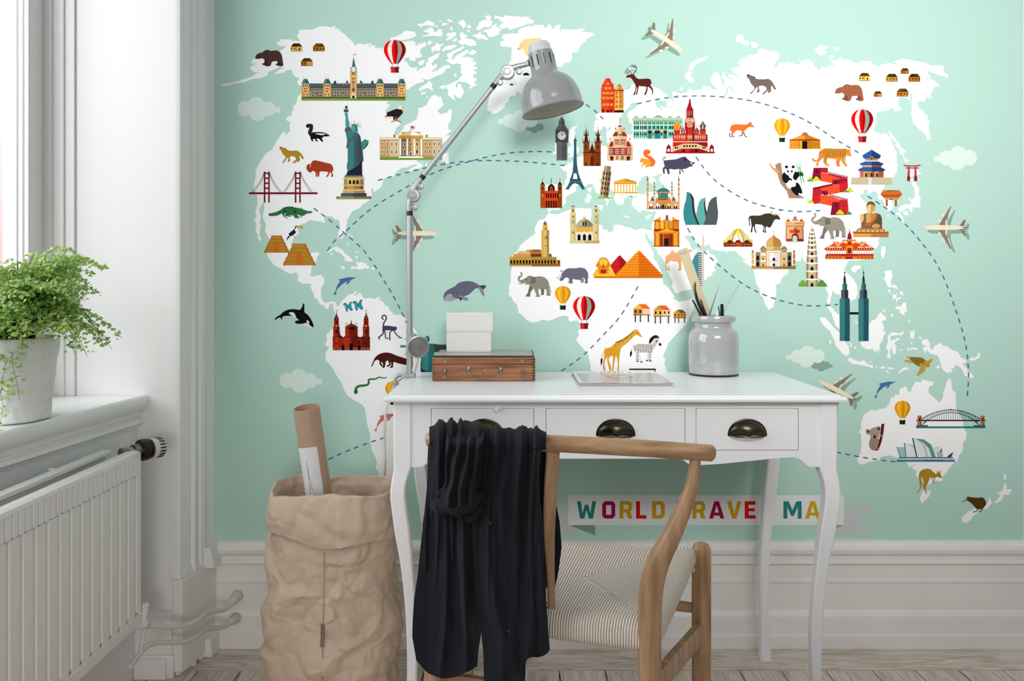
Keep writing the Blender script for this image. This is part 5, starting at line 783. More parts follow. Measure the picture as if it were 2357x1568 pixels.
pages=mat('page_edges','d7d5da',.7,bump=(12,.5,3,(.2,.2,60)))
cover_grey=mat('cover_grey','c3c4bf',.35,coat=.4)
cover_white=mat('cover_white','ecebee',.35,coat=.4)
jar_m=mat('jar_glaze','a9aaac',.12,0,.6,coat=1,bump=(12,.15,3))
ruler_m=mat('pale_wood_stick','d9cba4',.5,var=(20,.12,4,(1,1,.2)),bump=(50,.1,3))
steel_m=mat('brushed_metal','b5b2ad',.3,.8)
oak=mat('chair_oak','c39c76',.38,var=(7,.3,6,(9,9,1.1),'95704d'),bump=(40,.12,4,(6,6,.6)))
oak_h=mat('rail_oak','c39c76',.36,var=(7,.3,6,(1.0,9,12),'95704d'),bump=(40,.12,4,(.6,6,8)))
cloth=mat('black_linen','1f2126',.85,0,.12,bump=(260,.25,3),sheen=.03)
kraft=mat('kraft_paper','d2baa5',.72,0,.35,bump=(22,.35,6),var=(3,.12,5))
kraft_in=mat('kraft_inside','8a705c',.8)
tube_m=mat('cardboard_tube','b3947c',.5,bump=(30,.08,2),var=(5,.08,3))
sketch_m=mat('pencil_line','8f9094',.8)
pot_m=mat('pot_plaster','f2f1f0',.75,bump=(9,1.0,6),var=(5,.10,5,(1,1,1)))
soil_m=mat('soil','1d140d',.95,bump=(60,1,4))
stem_m=mat('fern_stem','3a2416',.5)
leaf_m=mat('fern_leaf','cfe494',.5,0,.4,var=(16,.1,3,(1,1,1),'86b64c'))
b=leaf_m.node_tree.nodes['Principled BSDF']; nt=leaf_m.node_tree; tl=nt.nodes.new('ShaderNodeBsdfTranslucent'); ms=nt.nodes.new('ShaderNodeMixShader'); ms.inputs[0].default_value=.4; nt.links.new(b.inputs['Base Color'].links[0].from_socket,tl.inputs[0]); nt.links.new(b.outputs[0],ms.inputs[1]); nt.links.new(tl.outputs[0],ms.inputs[2]); nt.links.new(ms.outputs[0],nt.nodes['Material Output'].inputs[0])
brick_m=mat('pink_render','fbd6d3',.9,var=(.6,.06,3))
cork=mat('tag_paper','eeeeee',.5)

# floorboards: bleached pine, grain along the board
def boards(name,gx,gy):
    fm=bpy.data.materials.new(name); fm.use_nodes=True; nt=fm.node_tree; N=nt.nodes.new; K=nt.links.new; b=nt.nodes['Principled BSDF']; b.inputs['Roughness'].default_value=.5
    tc=N('ShaderNodeTexCoord'); a1=N('ShaderNodeAttribute'); a1.attribute_name='ink'; mul=N('ShaderNodeVectorMath'); mul.operation='SCALE'; mul.inputs['Scale'].default_value=37; add=N('ShaderNodeVectorMath')
    K(a1.outputs['Color'],mul.inputs[0]); K(tc.outputs['Object'],add.inputs[0]); K(mul.outputs[0],add.inputs[1])
    def nz(sx,sy,sc,det,dist,src=add):
        mp=N('ShaderNodeMapping'); mp.inputs['Scale'].default_value=(sx,sy,1); K(src.outputs[0],mp.inputs['Vector']); n=N('ShaderNodeTexNoise'); n.inputs['Scale'].default_value=sc; n.inputs['Detail'].default_value=det; n.inputs['Distortion'].default_value=dist; K(mp.outputs[0],n.inputs['Vector']); return n
    n1=nz(gx,gy,1.6,2,.6); m=N('ShaderNodeMath'); m.operation='MULTIPLY'; m.inputs[1].default_value=70; K(n1.outputs['Fac'],m.inputs[0]); sn=N('ShaderNodeMath'); sn.operation='SINE'; K(m.outputs[0],sn.inputs[0])
    mr=N('ShaderNodeMapRange'); mr.inputs['From Min'].default_value=-1; K(sn.outputs[0],mr.inputs['Value'])
    rp=N('ShaderNodeValToRGB'); e=rp.color_ramp.elements; e[0].position=.0; e[0].color=srgb('ece1d6'); e[1].position=1; e[1].color=srgb('d2c2b1'); q=e.new(.6); q.color=srgb('e8dccf'); K(mr.outputs[0],rp.inputs['Fac'])
    n2=nz(gx*6,gy*2,2.2,5,0); r2=N('ShaderNodeValToRGB'); r2.color_ramp.elements[0].position=.35; r2.color_ramp.elements[0].color=(.80,.77,.74,1); r2.color_ramp.elements[1].position=.62; r2.color_ramp.elements[1].color=(1,1,1,1); K(n2.outputs['Fac'],r2.inputs['Fac'])
    mv=N('ShaderNodeMix'); mv.data_type='RGBA'; mv.blend_type='MULTIPLY'; mv.inputs[0].default_value=1; K(rp.outputs[0],mv.inputs[6]); K(r2.outputs[0],mv.inputs[7])
    vo=N('ShaderNodeTexVoronoi'); vo.inputs['Scale'].default_value=2.4; mp=N('ShaderNodeMapping'); mp.inputs['Scale'].default_value=(2.4 if gx>gy else 1.2,1.2 if gx>gy else 2.6,1); K(add.outputs[0],mp.inputs['Vector']); K(mp.outputs[0],vo.inputs['Vector'])
    kr=N('ShaderNodeValToRGB'); kr.color_ramp.elements[0].position=.028; kr.color_ramp.elements[0].color=(0,0,0,1); kr.color_ramp.elements[1].position=.06; kr.color_ramp.elements[1].color=(1,1,1,1); K(vo.outputs['Distance'],kr.inputs['Fac'])
    mk=N('ShaderNodeMix'); mk.data_type='RGBA'; mk.inputs[6].default_value=srgb('5c4a3c'); K(kr.outputs[0],mk.inputs[0]); K(mv.outputs[2],mk.inputs[7])
    s2=N('ShaderNodeMapRange'); s2.inputs['To Min'].default_value=.86; s2.inputs['To Max'].default_value=1.02; K(a1.outputs['Fac'],s2.inputs['Value']); cb=N('ShaderNodeCombineColor'); [K(s2.outputs[0],cb.inputs[i]) for i in range(3)]
    m3=N('ShaderNodeMix'); m3.data_type='RGBA'; m3.blend_type='MULTIPLY'; m3.inputs[0].default_value=1; K(mk.outputs[2],m3.inputs[6]); K(cb.outputs[0],m3.inputs[7]); K(m3.outputs[2],b.inputs['Base Color'])
    bp=N('ShaderNodeBump'); bp.inputs['Strength'].default_value=.2; bp.inputs['Distance'].default_value=.0008; K(n2.outputs['Fac'],bp.inputs['Height']); K(bp.outputs[0],b.inputs['Normal']); return fm
fm=boards('pine_boards',10,.9); fm2=boards('border_board',.9,10)
gap_m=mat('board_gap','1c1510',.9)

# ================= room =================
rng=random.Random(4)
f=MB(); tones=[]
def plank(x0,y0,x1,y1,tone):
    n0=len(f.f); f.box(x0,y0,-.02,x1,y1,0,.0018); tones.extend([tone]*(len(f.f)-n0))
x=-1.26
while x<1.75:
    w=.108+rng.random()*.012; plank(x+.0016+.0008*rng.random(),-1.3,x+w-.0016,2.115,rng.random()); x+=w
plank(-1.26,2.119,1.75,2.262,.35)
me=bpy.data.meshes.new('floor'); me.from_pydata([tuple(v) for v in f.v],[],f.f); me.update()
ca=me.color_attributes.new('ink','FLOAT_COLOR','CORNER'); buf=[]
for p in me.polygons: t=tones[p.index]; buf+=[t,t,t,1]*p.loop_total
ca.data.foreach_set('color',buf); me.materials.append(fm); me.materials.append(gap_m); me.materials.append(fm2)
for p in me.polygons:
    if p.center.y>2.118: p.material_index=2
bm=bmesh.new(); bm.from_mesh(me); q=[bm.verts.new(v) for v in((-1.27,-1.3,-.012),(1.76,-1.3,-.012),(1.76,2.27,-.012),(-1.27,2.27,-.012))]; fc=bm.faces.new(q); fc.material_index=1; bm.to_mesh(me); bm.free()
fo=bpy.data.objects.new('floor',me); COL.objects.link(fo); struct(fo)

mb=MB(); mb.box(-1.30,2.2622,-.02,1.76,2.36,2.62); wb=mb.build('wall_back',wall_white); struct(wb)
# mural
mural=thing('wall_mural','wide mint green wallpaper mural printed with an illustrated world map','mural',tuple(at(1425,1250,WALL_Y)))
mb=MB(); a_=at(495,-704.5,WALL_Y); b_=at(2355,1250,WALL_Y); mb.box(a_.x,WALL_Y-.0000,b_.z,b_.x,WALL_Y+.002,a_.z); mb.build('backing',mat('mural_paper',BG,.8,spec=.1),mural)
build_motifs(mural)
# baseboard along the back wall
prof=[(.004,.291),(.012,.290),(.019,.286),(.024,.279),(.026,.270),(.024,.260),(.019,.254),(.012,.250),(.013,.238),(.017,.236),(.018,.231),(.014,.226),(.009,.224),(.009,.187),(.013,.184),(.013,.177),(.009,.174),(.009,.102),(.013,.097),(.018,.086),(.018,.037),(.023,.034),(.023,0),(0,0)]
def prism_x(name,prof,x0,x1,y,m):
    mb=MB(); mb.prism(prof,lambda a,b:Vector((x0,y-a,b)),lambda a,b:Vector((x1,y-a,b))); o=mb.build(name,m); return o
bb=prism_x('baseboard_back',[(0,.291)]+prof,-.815,1.75,2.262,warm_white); struct(bb)
# left side: pier between window niche and corner, with vertical mouldings (plan outline)
def xp(px,Y,d=0): return ((px-VX)*Y/FPX+d,Y)
pl=[xp(415,2.092),xp(436,2.133,.002),xp(438,2.137,-.005),xp(439.5,2.140,.009),xp(444,2.150,.010),xp(446,2.153,-.006),xp(454,2.172,-.007),xp(456,2.176,.008),xp(464,2.194,.010),xp(467,2.200,-.002),xp(480,2.23,.0),xp(494,2.2599,.001),(-.83,2.262),(-1.25,2.262),(-1.25,2.09),(-.86,2.09),(-.850,2.0905)]
mb=MB(); mb.prism(pl,lambda a,b:Vector((a,b,0)),lambda a,b:Vector((a,b,2.62))); wl=mb.build('wall_left',wood_white,bevel=.002); struct(wl)
# plinth block below the pier mouldings
pl2=[(-.862,2.078),(-.838,2.078),(-.830,2.10),(-.824,2.15),(-.818,2.185),(-.812,2.262),(-.86,2.262)]
mb=MB(); mb.prism(pl2,lambda a,b:Vector((a,b,.012)),lambda a,b:Vector((a,b,.245))); mb.prism([(a-.004,b+.003) for a,b in pl2],lambda a,b:Vector((a,b,.245)),lambda a,b:Vector((a-.008,b+.006,.275)))
mb.prism([(-.833,2.19),(-.795,2.19),(-.795,2.262),(-.833,2.262)],lambda a,b:Vector((a,b,.235)),lambda a,b:Vector((a-.012,b,.29)))
mb.prism([(-.833,2.185),(-.800,2.185),(-.797,2.262),(-.833,2.262)],lambda a,b:Vector((a,b,.0)),lambda a,b:Vector((a-.004,b,.05)))
o=mb.build('trim_1',warm_white,bevel=.003); struct(o)
# baseboard on the niche's end wall
mb=MB()
mb.prism([(0,.165),(.010,.163),(.012,.150),(.006,.140),(.008,.128),(.012,.122),(.012,.0),(0,0)],lambda a,b:Vector((-.97,2.0895-a,b)),lambda a,b:Vector((-.862,2.0895-a,b)))
mb.box(-.952,2.062,0,-.872,2.078,.052,.003); mb.box(-.97,2.07,0,-.855,2.0785,.058,.002)
o=mb.build('baseboard_left',warm_white,bevel=.0015); struct(o)
# window: sill, wall under it, frame, glass
def nose(Y): return -.926-.085*(2.1-Y)
Y0,Y1=.30,2.089
def skew(name,prof,m,parent=None,y0=Y0,y1=Y1,**k):
    mb=MB(); mb.prism(prof,lambda a,b:Vector((nose(y1)+a,y1,b)),lambda a,b:Vector((nose(y0)+a,y0,b))); return mb.build(name,m,parent,**k)
o=skew('wall_left',[(-.027,.64),(-.20,.64),(-.20,0),(-.027,0)],wall_white,y0=-1.0,y1=2.0895); struct(o)
mb=MB(); mb.box(-1.28,-1.0,0,-1.2,.30,2.62); mb.box(-1.28,.30,2.44,-1.2,2.09,2.62); o=mb.build('wall_left',wall_white); struct(o)
win=bpy.data.objects.new('window_1',None); COL.objects.link(win); win.location=(-1.2,1.2,.712); win['kind']='structure'; win['label']='tall white framed window beside the potted fern'
skew('window_sill',[(-.27,.712),(-.014,.712),(-.010,.7145),(-.004,.7125),(0,.706),(.001,.696),(-.002,.684),(-.006,.679),(-.016,.677),(-.017,.662),(-.022,.659),(-.022,.655),(-.012,.652),(-.011,.644),(-.016,.640),(-.020,.639),(-.024,.631),(-.03,.630),(-.27,.63)],wood_white,win,bevel=.0012)
mb=MB(); zt=2.44
# stepped frame against the niche end wall
mb.box(-1.24,2.077,.712,-1.136,2.0899,zt,.002); mb.box(-1.24,2.083,.712,-1.112,2.0899,zt,.002); mb.box(-1.24,2.070,.712,-1.163,2.0899,zt,.002)
# sash stile (room face and ribbed edge)
mb.box(-1.226,2.0125,.722,-1.1835,2.072,zt,.0015)
for i,xx in enumerate((-1.189,-1.203,-1.218)): mb.box(xx-.005,2.008,.722,xx+.005,2.015,zt,.0015)
mb.box(-1.262,2.03,.722,-1.226,2.072,zt,.002)
mb.box(-1.235,.30,.722,-1.180,.36,zt,.002); mb.box(-1.235,.34,.722,-1.180,2.02,.775,.003); mb.box(-1.235,.34,2.38,-1.180,2.02,zt,.003); mb.box(-1.235,1.13,.722,-1.180,1.19,zt,.003)
mb.build('window_frame',wood_white,win)
gm=bpy.data.materials.new('window_glass'); gm.use_nodes=True; nt=gm.node_tree; nt.nodes.remove(nt.nodes['Principled BSDF']); tr=nt.nodes.new('ShaderNodeBsdfTransparent'); gl=nt.nodes.new('ShaderNodeBsdfGlossy'); gl.inputs['Roughness'].default_value=.02; ms=nt.nodes.new('ShaderNodeMixShader'); ms.inputs[0].default_value=.05; nt.links.new(tr.outputs[0],ms.inputs[1]); nt.links.new(gl.outputs[0],ms.inputs[2]); nt.links.new(ms.outputs[0],nt.nodes['Material Output'].inputs[0])
mb=MB(); mb.box(-1.211,.36,.775,-1.208,2.012,2.38); mb.build('window_pane',gm,win)
# neighbouring facade outside
mb=MB(); mb.box(-12,10.0,-4,-5.9,10.4,9); o=mb.build('neighbouring_building',brick_m); tag(o,'pink building facade seen through the window glass','building')

# ================= radiator =================
rad=thing('radiator','white ribbed panel radiator below the window sill','radiator',(-.90,1.26,.20))
RX=-.870; RY0,RY1=.62,1.92; zb,zt_=.222,.609
mb=MB(); ys=[]; y=RY1
# flutes as a plan profile extruded vertically
def fl(zl,zh,pitch,gw,dep,y0,y1):
    pts=[(RX,y1)]; yy=y1-pitch*.45
    while yy-gw>y0: pts+=[(RX,yy),(RX-dep,yy-gw*.35),(RX-dep,yy-gw*.65),(RX,yy-gw)]; yy-=pitch
    pts+=[(RX,y0),(RX-.010,y0),(RX-.010,y1)]
    mb.prism(pts,lambda a,b:Vector((a,b,zl)),lambda a,b:Vector((a,b,zh)))
fl(zb+.012,zt_-.0567,.040,.012,.0075,RY0,RY1); fl(zt_-.056,zt_-.012,.020,.006,.005,RY0,RY1)
mb.prism([(RX+.0005,zt_-.012),(RX-.001,zt_-.004),(RX-.007,zt_),(RX-.022,zt_),(RX-.022,zt_-.004),(RX-.010,zt_-.008),(RX-.010,zt_-.014)],lambda a,b:Vector((a,RY0,b)),lambda a,b:Vector((a,RY1,b)))
mb.box(RX-.010,RY1-.004,zb,RX+.0005,RY1+.0005,zt_-.008)
mb.build('front_panel',rad_white,rad)
mb=MB(); yy=RY1-.03
while yy>RY0: # scalloped foot of the ribs
    mb.prism([(yy,zb+.016),(yy-.030,zb+.016),(yy-.024,zb+.004),(yy-.006,zb+.004)],lambda a,b:Vector((RX+.001,a,b)),lambda a,b:Vector((RX-.006,a,b))); yy-=.040
mb.box(RX-.012,RY0,zb-.020,RX+.002,RY1+.003,zb+.005,.002); mb.build('bottom_rail',rad_white,rad)
mb=MB(); mb.box(RX-.064,RY0,zb-.01,RX-.056,RY1-.05,zt_+.006,.002); mb.box(RX-.066,RY0,zt_+.0,RX-.044,RY1-.05,zt_+.010,.002); mb.box(RX-.068,RY1-.26,zt_+.010,RX-.058,RY1-.255,zt_+.014)
mb.build('back_panel',rad_white,rad)
mb=MB()
for i in range(26): yy=RY1-.06-i*.05; mb.box(RX-.056,yy,zb+.03,RX-.010,yy+.0015,zt_-.03)
mb.box(RX-.05,RY1-.04,zt_-.06,RX-.01,RY1-.012,zt_-.035,.003); mb.build('convector_fins',rad_white,rad)
# thermostatic valve on the top end
vc=at(333,1035,1.945); ax=Vector((.55,.83,-.02))
mb=MB(); mb.lathe([(.012,-.06),(.012,-.03),(.016,-.03),(.016,-.012)],vc,20,ax,True,True); mb.build('valve_body',hw_metal,rad)
mb=MB(); mb.lathe([(.010,-.014),(.024,-.013),(.026,-.008),(.0255,.004),(.022,.006),(.024,.007),(.0235,.013),(.020,.014)],vc,28,ax,True,True); mb.build('valve_collar',black_m,rad)
hd=MB(); hd.lathe([(.020,.012),(.0225,.014),(.0235,.020),(.0225,.040),(.0205,.045),(.010,.047),(0.0005,.047)],vc,28,ax,True); ho=hd.build('thermostat_head',cable_m,rad)
sl=MB(); Mx=Vector((0,0,1)).rotation_difference(ax.normalized()).to_matrix()
for k in range(18):
    a=2*PI*k/18; cs=[]
    for (da,z) in ((-.07,.027),(.07,.027),(.07,.041),(-.07,.041)): cs+= [vc+Mx@Vector((r*math.cos(a+da),r*math.sin(a+da),z)) for r in(.0222,.0240)]
    sl.add([cs[0],cs[2],cs[4],cs[6],cs[1],cs[3],cs[5],cs[7]],[(0,1,2,3),(7,6,5,4),(0,4,5,1),(1,5,6,2),(2,6,7,3),(3,7,4,0)])
sl.build('vent_slots',black_m,ho)
mb=MB(); mb.tube([at(336,1398,1.93),at(333,1410,1.925),at(331,1432,1.92),at(330,1448,1.92)],[.0085,.0085,.006,.006],12); mb.lathe([(.0,-.009),(.007,-.007),(.010,0),(.007,.007),(0,.009)],at(335,1395,1.93),14); mb.build('drain_valve',pipe_white,rad)
mb=MB(); mb.tube([at(335,1422,1.93),at(333,1450,1.92),at(322,1500,1.90),at(313,1518,1.885)],.0045,10); mb.tube([at(330,1435,1.915),at(338,1438,1.93)],.011,14); mb.build('bracket',pipe_white,rad)
pts=[[(334,1439,1.925),(360,1441,1.95),(395,1443,1.985),(430,1439,2.02),(455,1428,2.05),(470,1415,2.08),(490,1407,2.125),(512,1405,2.165),(527,1396,2.19),(538,1382,2.213),(546,1372,2.236)],[(300,1535,1.85),(318,1510,1.89),(335,1490,1.92),(357,1480,1.95),(390,1479,1.985),(425,1477,2.02),(455,1463,2.06),(474,1449,2.10),(500,1446,2.145),(520,1441,2.18),(533,1429,2.21),(542,1424,2.236)]]
for k,p in enumerate(pts):
    mb=MB(); q=CR([at(*t) for t in p],5); mb.tube(q,.0062,12); o=mb.build('heating_pipe',pipe_white,rad)
    e=MB(); w=at(*p[-1]); d=(Vector(q[-6])-Vector(q[-1])).normalized(); e.lathe([(.012,-.004),(.015,.002),(.012,.016),(.013,.024),(.010,.034),(.008,.038)],w,14,d,True,True); e.build('pipe_fitting',pipe_white,o)
# ================= potted fern =================
PC=Vector((-1.052,1.715,.7135))
fern=thing('potted_fern','leafy light green fern in a pale grey plaster pot on the window sill','plant',tuple(PC))
mb=MB(); mb.lathe([(.001,0),(.076,0),(.079,.004),(.081,.03),(.086,.10),(.089,.128),(.0915,.130),(.094,.168),(.0935,.172),(.089,.172),(.087,.166),(.085,.135)],PC,56)
def rough(mb,amp,sc):
    mb.v=[tuple(Vector(v)+ (Vector((v[0]-PC.x,v[1]-PC.y,0)).normalized()*amp*(noise.noise(Vector(v)*sc)+.6*noise.noise(Vector(v)*sc*2.7)) if math.hypot(v[0]-PC.x,v[1]-PC.y)>.06 else Vector())) for v in mb.v]
# relief swags on the pot wall
def relief(mb):
    out=[]
    for v in mb.v:
        d=Vector((v[0]-PC.x,v[1]-PC.y,0)); a=math.atan2(d.y,d.x); z=v[2]-PC.z
        k=math.exp(-((a+1.0)/.22)**2)+math.exp(-((a+.15)/.2)**2)+math.exp(-((a+2.6)/.25)**2)
        if d.length>.07 and 0.004<z<.17: v=tuple(Vector(v)+d.normalized()*.004*k*(.5+noise.noise(Vector(v)*70)*1.2))
        out.append(v)
    mb.v=out
prof=[(.001,0),(.074,0)]+[(.077+.011*t,.003+.125*t) for t in [i/40 for i in range(41)]]+[(.0905,.130),(.093,.150),(.094,.168),(.0935,.172),(.089,.172),(.087,.166),(.085,.135)]
mb=MB(); mb.lathe(prof,PC,120); relief(mb); rough(mb,.0016,30); mb.build('pot',pot_m,fern)
mb=MB(); mb.lathe([(.0005,.158),(.04,.160),(.087,.152)],PC,30); mb.build('soil',soil_m,fern)
rng=random.Random(11); st=MB(); lf=MB()
def frond(a,reach,rise,droop,dens,size):
    base=PC+Vector((math.cos(a)*rng.uniform(0,.05),math.sin(a)*rng.uniform(0,.05),.158)); pts=[]
    n=16
    for i in range(n+1):
        t=i/n; p=base+Vector((math.cos(a)*reach*t**1.15,math.sin(a)*reach*t**1.15,rise*math.sin(min(1,t*1.25)*PI/2)-droop*max(0,t-.35)**1.7))
        p+=Vector((noise.noise(p*9+Vector((a*7,0,0))),noise.noise(p*9+Vector((0,a*7,5))),0))*.010*t*(1+2*(droop>.3))
        if p.x<-1.172: p.x=-1.172+ (p.x+1.172)*.05
        pts.append(p)
    st.tube(pts,[(.0010 if droop<.3 else .0006)*(1-.8*i/n)+.0002 for i in range(n+1)],5,False)
    for i in range(int(n*.38),n):
        for s in(-1,1):
            # side branch with leaflets
            L_=size*(1.15-abs(i/n-.6))*rng.uniform(.7,1.1); d=(pts[i+1]-pts[i]).normalized(); sd=d.cross(Vector((0,0,1))).normalized()*s
            if sd.length<.1: continue
            m=max(2,int(L_/.0062)); q=pts[i].copy()
            for j in range(m):
                q=q+(sd*.8+d*.45+Vector((0,0,-.12-.09*j+rng.uniform(-.15,.15)))).normalized()*.0062
                if q.x<-1.170: continue
                if rng.random()<dens:
                    r=rng.uniform(.0032,.0058); u=Vector((rng.uniform(-1,1),rng.uniform(-1,1),rng.uniform(-.5,.3))).normalized(); w=Vector((rng.uniform(-.6,.6),rng.uniform(-1,.2),rng.uniform(.1,1))).normalized(); v=w.cross(u).normalized(); u=v.cross(w).normalized()
                    k=[(0,0),(.75,.55),(.95,1.15),(.35,1.4),(-.35,1.4),(-.95,1.15),(-.75,.55)]
                    lf.add([q+u*(x*r)+v*(y*r) for x,y in k],[(0,1,2,3,4,5,6)])
for i in range(170):
    a=rng.uniform(0,2*PI); reach=rng.uniform(.04,.17); rise=rng.uniform(.07,.20)*(1.15-reach*2.6); frond(a,reach,rise,rng.uniform(.02,.12),.8,.034)
for a,re,ri,dr in((-.15,.155,.16,.12),(-.05,.19,.115,.26),(.1,.185,.11,.22),(-.3,.15,.19,.05),(-.45,.175,.10,.24),(.35,.15,.18,.07),(-.8,.15,.10,.16),(-1.05,.10,.045,.36),(-1.2,.105,.05,.30),(-1.32,.11,.04,.42),(-1.15,.105,.03,.44),(0.2,.13,.2,.03),(-.1,.12,.2,.02)):
    for k in range(1 if a<-1 else 3): frond(a+rng.uniform(-.12,.12),re*rng.uniform(.9,1.05),ri*rng.uniform(.9,1.1),dr*rng.uniform(.8,1.1),.95,.03)
st.build('stems',stem_m,fern); lf.build('foliage',leaf_m,fern,smooth=False)

# ================= paper bag =================
BX,BY=-.425,1.955
bag=thing('paper_bag','tall crumpled brown paper bag with folded top beside the desk','bag',(BX,BY,0))
def crumple(p,amp=1):
    # folded facets: distance to randomly tilted crease planes inside voronoi cells
    q=Vector(p); v=0
    for sc,am in((6.0,.036),(13,.020),(28,.008)):
        qq=q*sc+Vector((3.1,7.7,1.3))+.35*noise.noise_vector(q*sc*.6)
        d,pts=noise.voronoi(qq)
        c=pts[0]; h=math.sin(c.x*12.9898+c.y*78.233+c.z*37.719)*43758.5; h-=math.floor(h); h2=math.sin(c.x*39.3+c.y*11.1+c.z*73.2)*9631.7; h2-=math.floor(h2)
        off=qq-c; tilt=off.x*math.cos(h*6.28)+off.z*math.sin(h*6.28)
        e=min(1,(d[1]-d[0])*4.0)      # flatten towards the cell borders so that the facets stay joined
        v+=am*(tilt*.62*e+(d[1]-d[0])*.30+(h2-.5)*.25*e)
    return v*amp
def bagpt(a,z,grow=0,amp=1):
    t=1-z/.52; A=.134+.016*min(1,t*1.6)+grow-.006*math.exp(-((z-.30)/.05)**2); B=.104+.012*min(1,t*1.5)+grow
    n=2.7; c,s=math.cos(a),math.sin(a); r=(abs(c)**n+abs(s)**n)**(-1/n)
    x=A*r*c-.005*t; y=B*r*s; p=Vector((BX+x,BY+y,z)); nr=Vector((c/A,s/B,0)).normalized()
    k=min(1,z/.03+.3); return p+nr*crumple(p,amp)*k
mb=MB(); NU,NV=300,200
mb.grid(lambda u,v:bagpt(2*PI*u,.001+v*.500),NU,NV); mb.build('bag_body',kraft,bag)
cm=MB()
def cuff(u,v):
    a=2*PI*u; zlow=.418+.010*math.sin(a*2+.6)+.006*math.sin(5*a); zt=.518+.005*math.sin(a*3)+.006*noise.noise(Vector((math.cos(a)*3,math.sin(a)*3,1)))
    if v<.5: w=v/.5; z=zlow+(zt-zlow)*w; g=.011+.006*math.sin(w*PI)-.004*w
    else: w=(v-.5)/.5; z=zt-.012*math.sin(min(1,w*4)*PI/2)*0-(.13)*w; g=.007*(1-min(1,w*6))-.004
    seam=.004 if (a%(2*PI))>4.95 else 0
    return bagpt(a,z,g+seam,.55)
cm.grid(cuff,260,60); cm.build('folded_cuff',kraft,bag)
# printed stamp near the foot of the bag: small dark rectangle outline with marks
def near(a0,a1,z0,z1,m,nm,g=.0015):
    q=MB(); q.grid(lambda u,v:bagpt(a0+(a1-a0)*u,z0+(z1-z0)*v,g),8,8); return q.build(nm,m,bag)
near(4.735,4.748,.02,.43,mat('kraft_seam','9c8069',.75),'side_seam',.0026)
near(4.70,4.755,.185,.235,mat('faded_print','7d6758',.8),'printed_mark',.0036)
# cardboard tube with label
ta,tb=at(705,938,1.93),at(752,1260,1.985); tb=ta+(tb-ta)*1.55; axd=(ta-tb).normalized(); LT=(ta-tb).length
tube=thing('poster_tube','brown cardboard poster tube leaning inside the paper bag','tube',tuple(tb))
mb=MB(); R0=.0305; mb.lathe([(.0005,0),(R0,0),(R0,LT-.002),(R0-.0008,LT),(R0-.003,LT),(R0-.003,LT-.012),(.0005,LT-.014)],tb,48,axd); mb.build('tube',tube_m,tube)
Mt=Vector((0,0,1)).rotation_difference(axd).to_matrix()
# local frame: find angle that faces the camera
def tp(a,z,r=R0+.0006):
    e1=Vector((1,0,0)); e1=(e1-axd*e1.dot(axd)).normalized(); e2=axd.cross(e1).normalized()
    if e2.y>0: e2=-e2
    return tb+axd*z+e1*(math.sin(a)*r)+e2*(math.cos(a)*r)
lab=MB(); z1=LT-.094; lab.grid(lambda u,v:tp(-1.35+2.0*u,z1-.14*v+(.006*math.sin(u*2.2) if v<.05 else 0)),24,10); lo=lab.build('paper_label',paper,tube)
sk=MB()
def stroke(pts,w=.0007): sk.tube([tp(a,z,R0+.0008) for a,z in pts],w,5,False,flat=.4)
ec=-.28; et=z1-.028
stroke([(ec-.02,et),(ec+.01,et-.045)]); stroke([(ec-.02,et),(ec-.035,et-.045)],.0008)
stroke([(ec-.07,et-.046),(ec+.10,et-.044)]); stroke([(ec-.05,et-.048),(ec-.10,et-.080)]); stroke([(ec+.06,et-.048),(ec+.17,et-.072),(ec+.34,et-.084)]); stroke([(ec-.09,et-.060),(ec+.12,et-.058)],.0005)
stroke([(ec-.02,et-.070),(ec+.04,et-.062),(ec+.14,et-.070)],.0005); stroke([(ec-.12,et-.085),(ec-.2,et-.096)],.0005); stroke([(ec+.3,et-.086),(ec+.55,et-.090)],.0004); stroke([(ec-.3,et-.108),(ec+.1,et-.100)],.0004)
for k in range(6): stroke([(-1.12,et-.012-k*.014),(-1.0+.05*(k%2),et-.017-k*.014)],.0008)
sk.build('tower_sketch',sketch_m,lo)

# ================= desk =================
DZ=.7565; LYF=1.775
desk=thing('writing_desk','white wooden desk with three drawers and curved legs','desk',(.2201,1.99,0))
def dx(px): return (px-VX)*LYF/FPX
def dz(py): return CH-(py-VY)*LYF/FPX
CX=.2225
mb=MB(); mb.box(-.2763,1.7516,.7435,.7165,2.2314,.7545,.0045); mb.box(-.2763+.012,1.7516+.012,.75,.7165-.012,2.2314-.004,.7565,.0018); mb.build('tabletop',desk_white,desk)
# front apron with openings and shaped lower edge
ap=MB(); yf0,yf1=LYF+.004,LYF+.022
def rct(x0,y0,x1,y1): ap.box(dx(x0),yf0,dz(y1),dx(x1),yf1,dz(y0))
rct(946,920,1889,941); rct(946,941,991.5,1038); rct(1229.5,941,1256.5,1038); rct(1578.5,941,1602.5,1038); rct(1839.5,941,1889,1038)
half=[(1417.5,1057),(1560,1057),(1572,1059),(1585,1069),(1610,1072),(1660,1069),(1730,1062),(1800,1055),(1828,1053.5),(1838,1056),(1848,1063),(1858,1072),(1866,1076),(1889,1076.5)]
bot=[(2835-x,y) for x,y in half[::-1]][:-1]+half
ap.prism([(946,1038),(1889,1038)]+bot[::-1],lambda a,b:Vector((dx(a),yf0,dz(b))),lambda a,b:Vector((dx(a),yf1,dz(b))))
ap.build('front_apron',desk_white,desk)
mb=MB(); mb.box(-.250,1.80,.60,-.232,2.19,.744); mb.build('side_apron',desk_white,desk)
mb=MB(); mb.box(.677,1.80,.60,.695,2.19,.744); mb.build('side_apron',desk_white,desk)
mb=MB(); mb.box(-.232,2.185,.60,.677,2.203,.744); mb.build('back_apron',desk_white,desk)
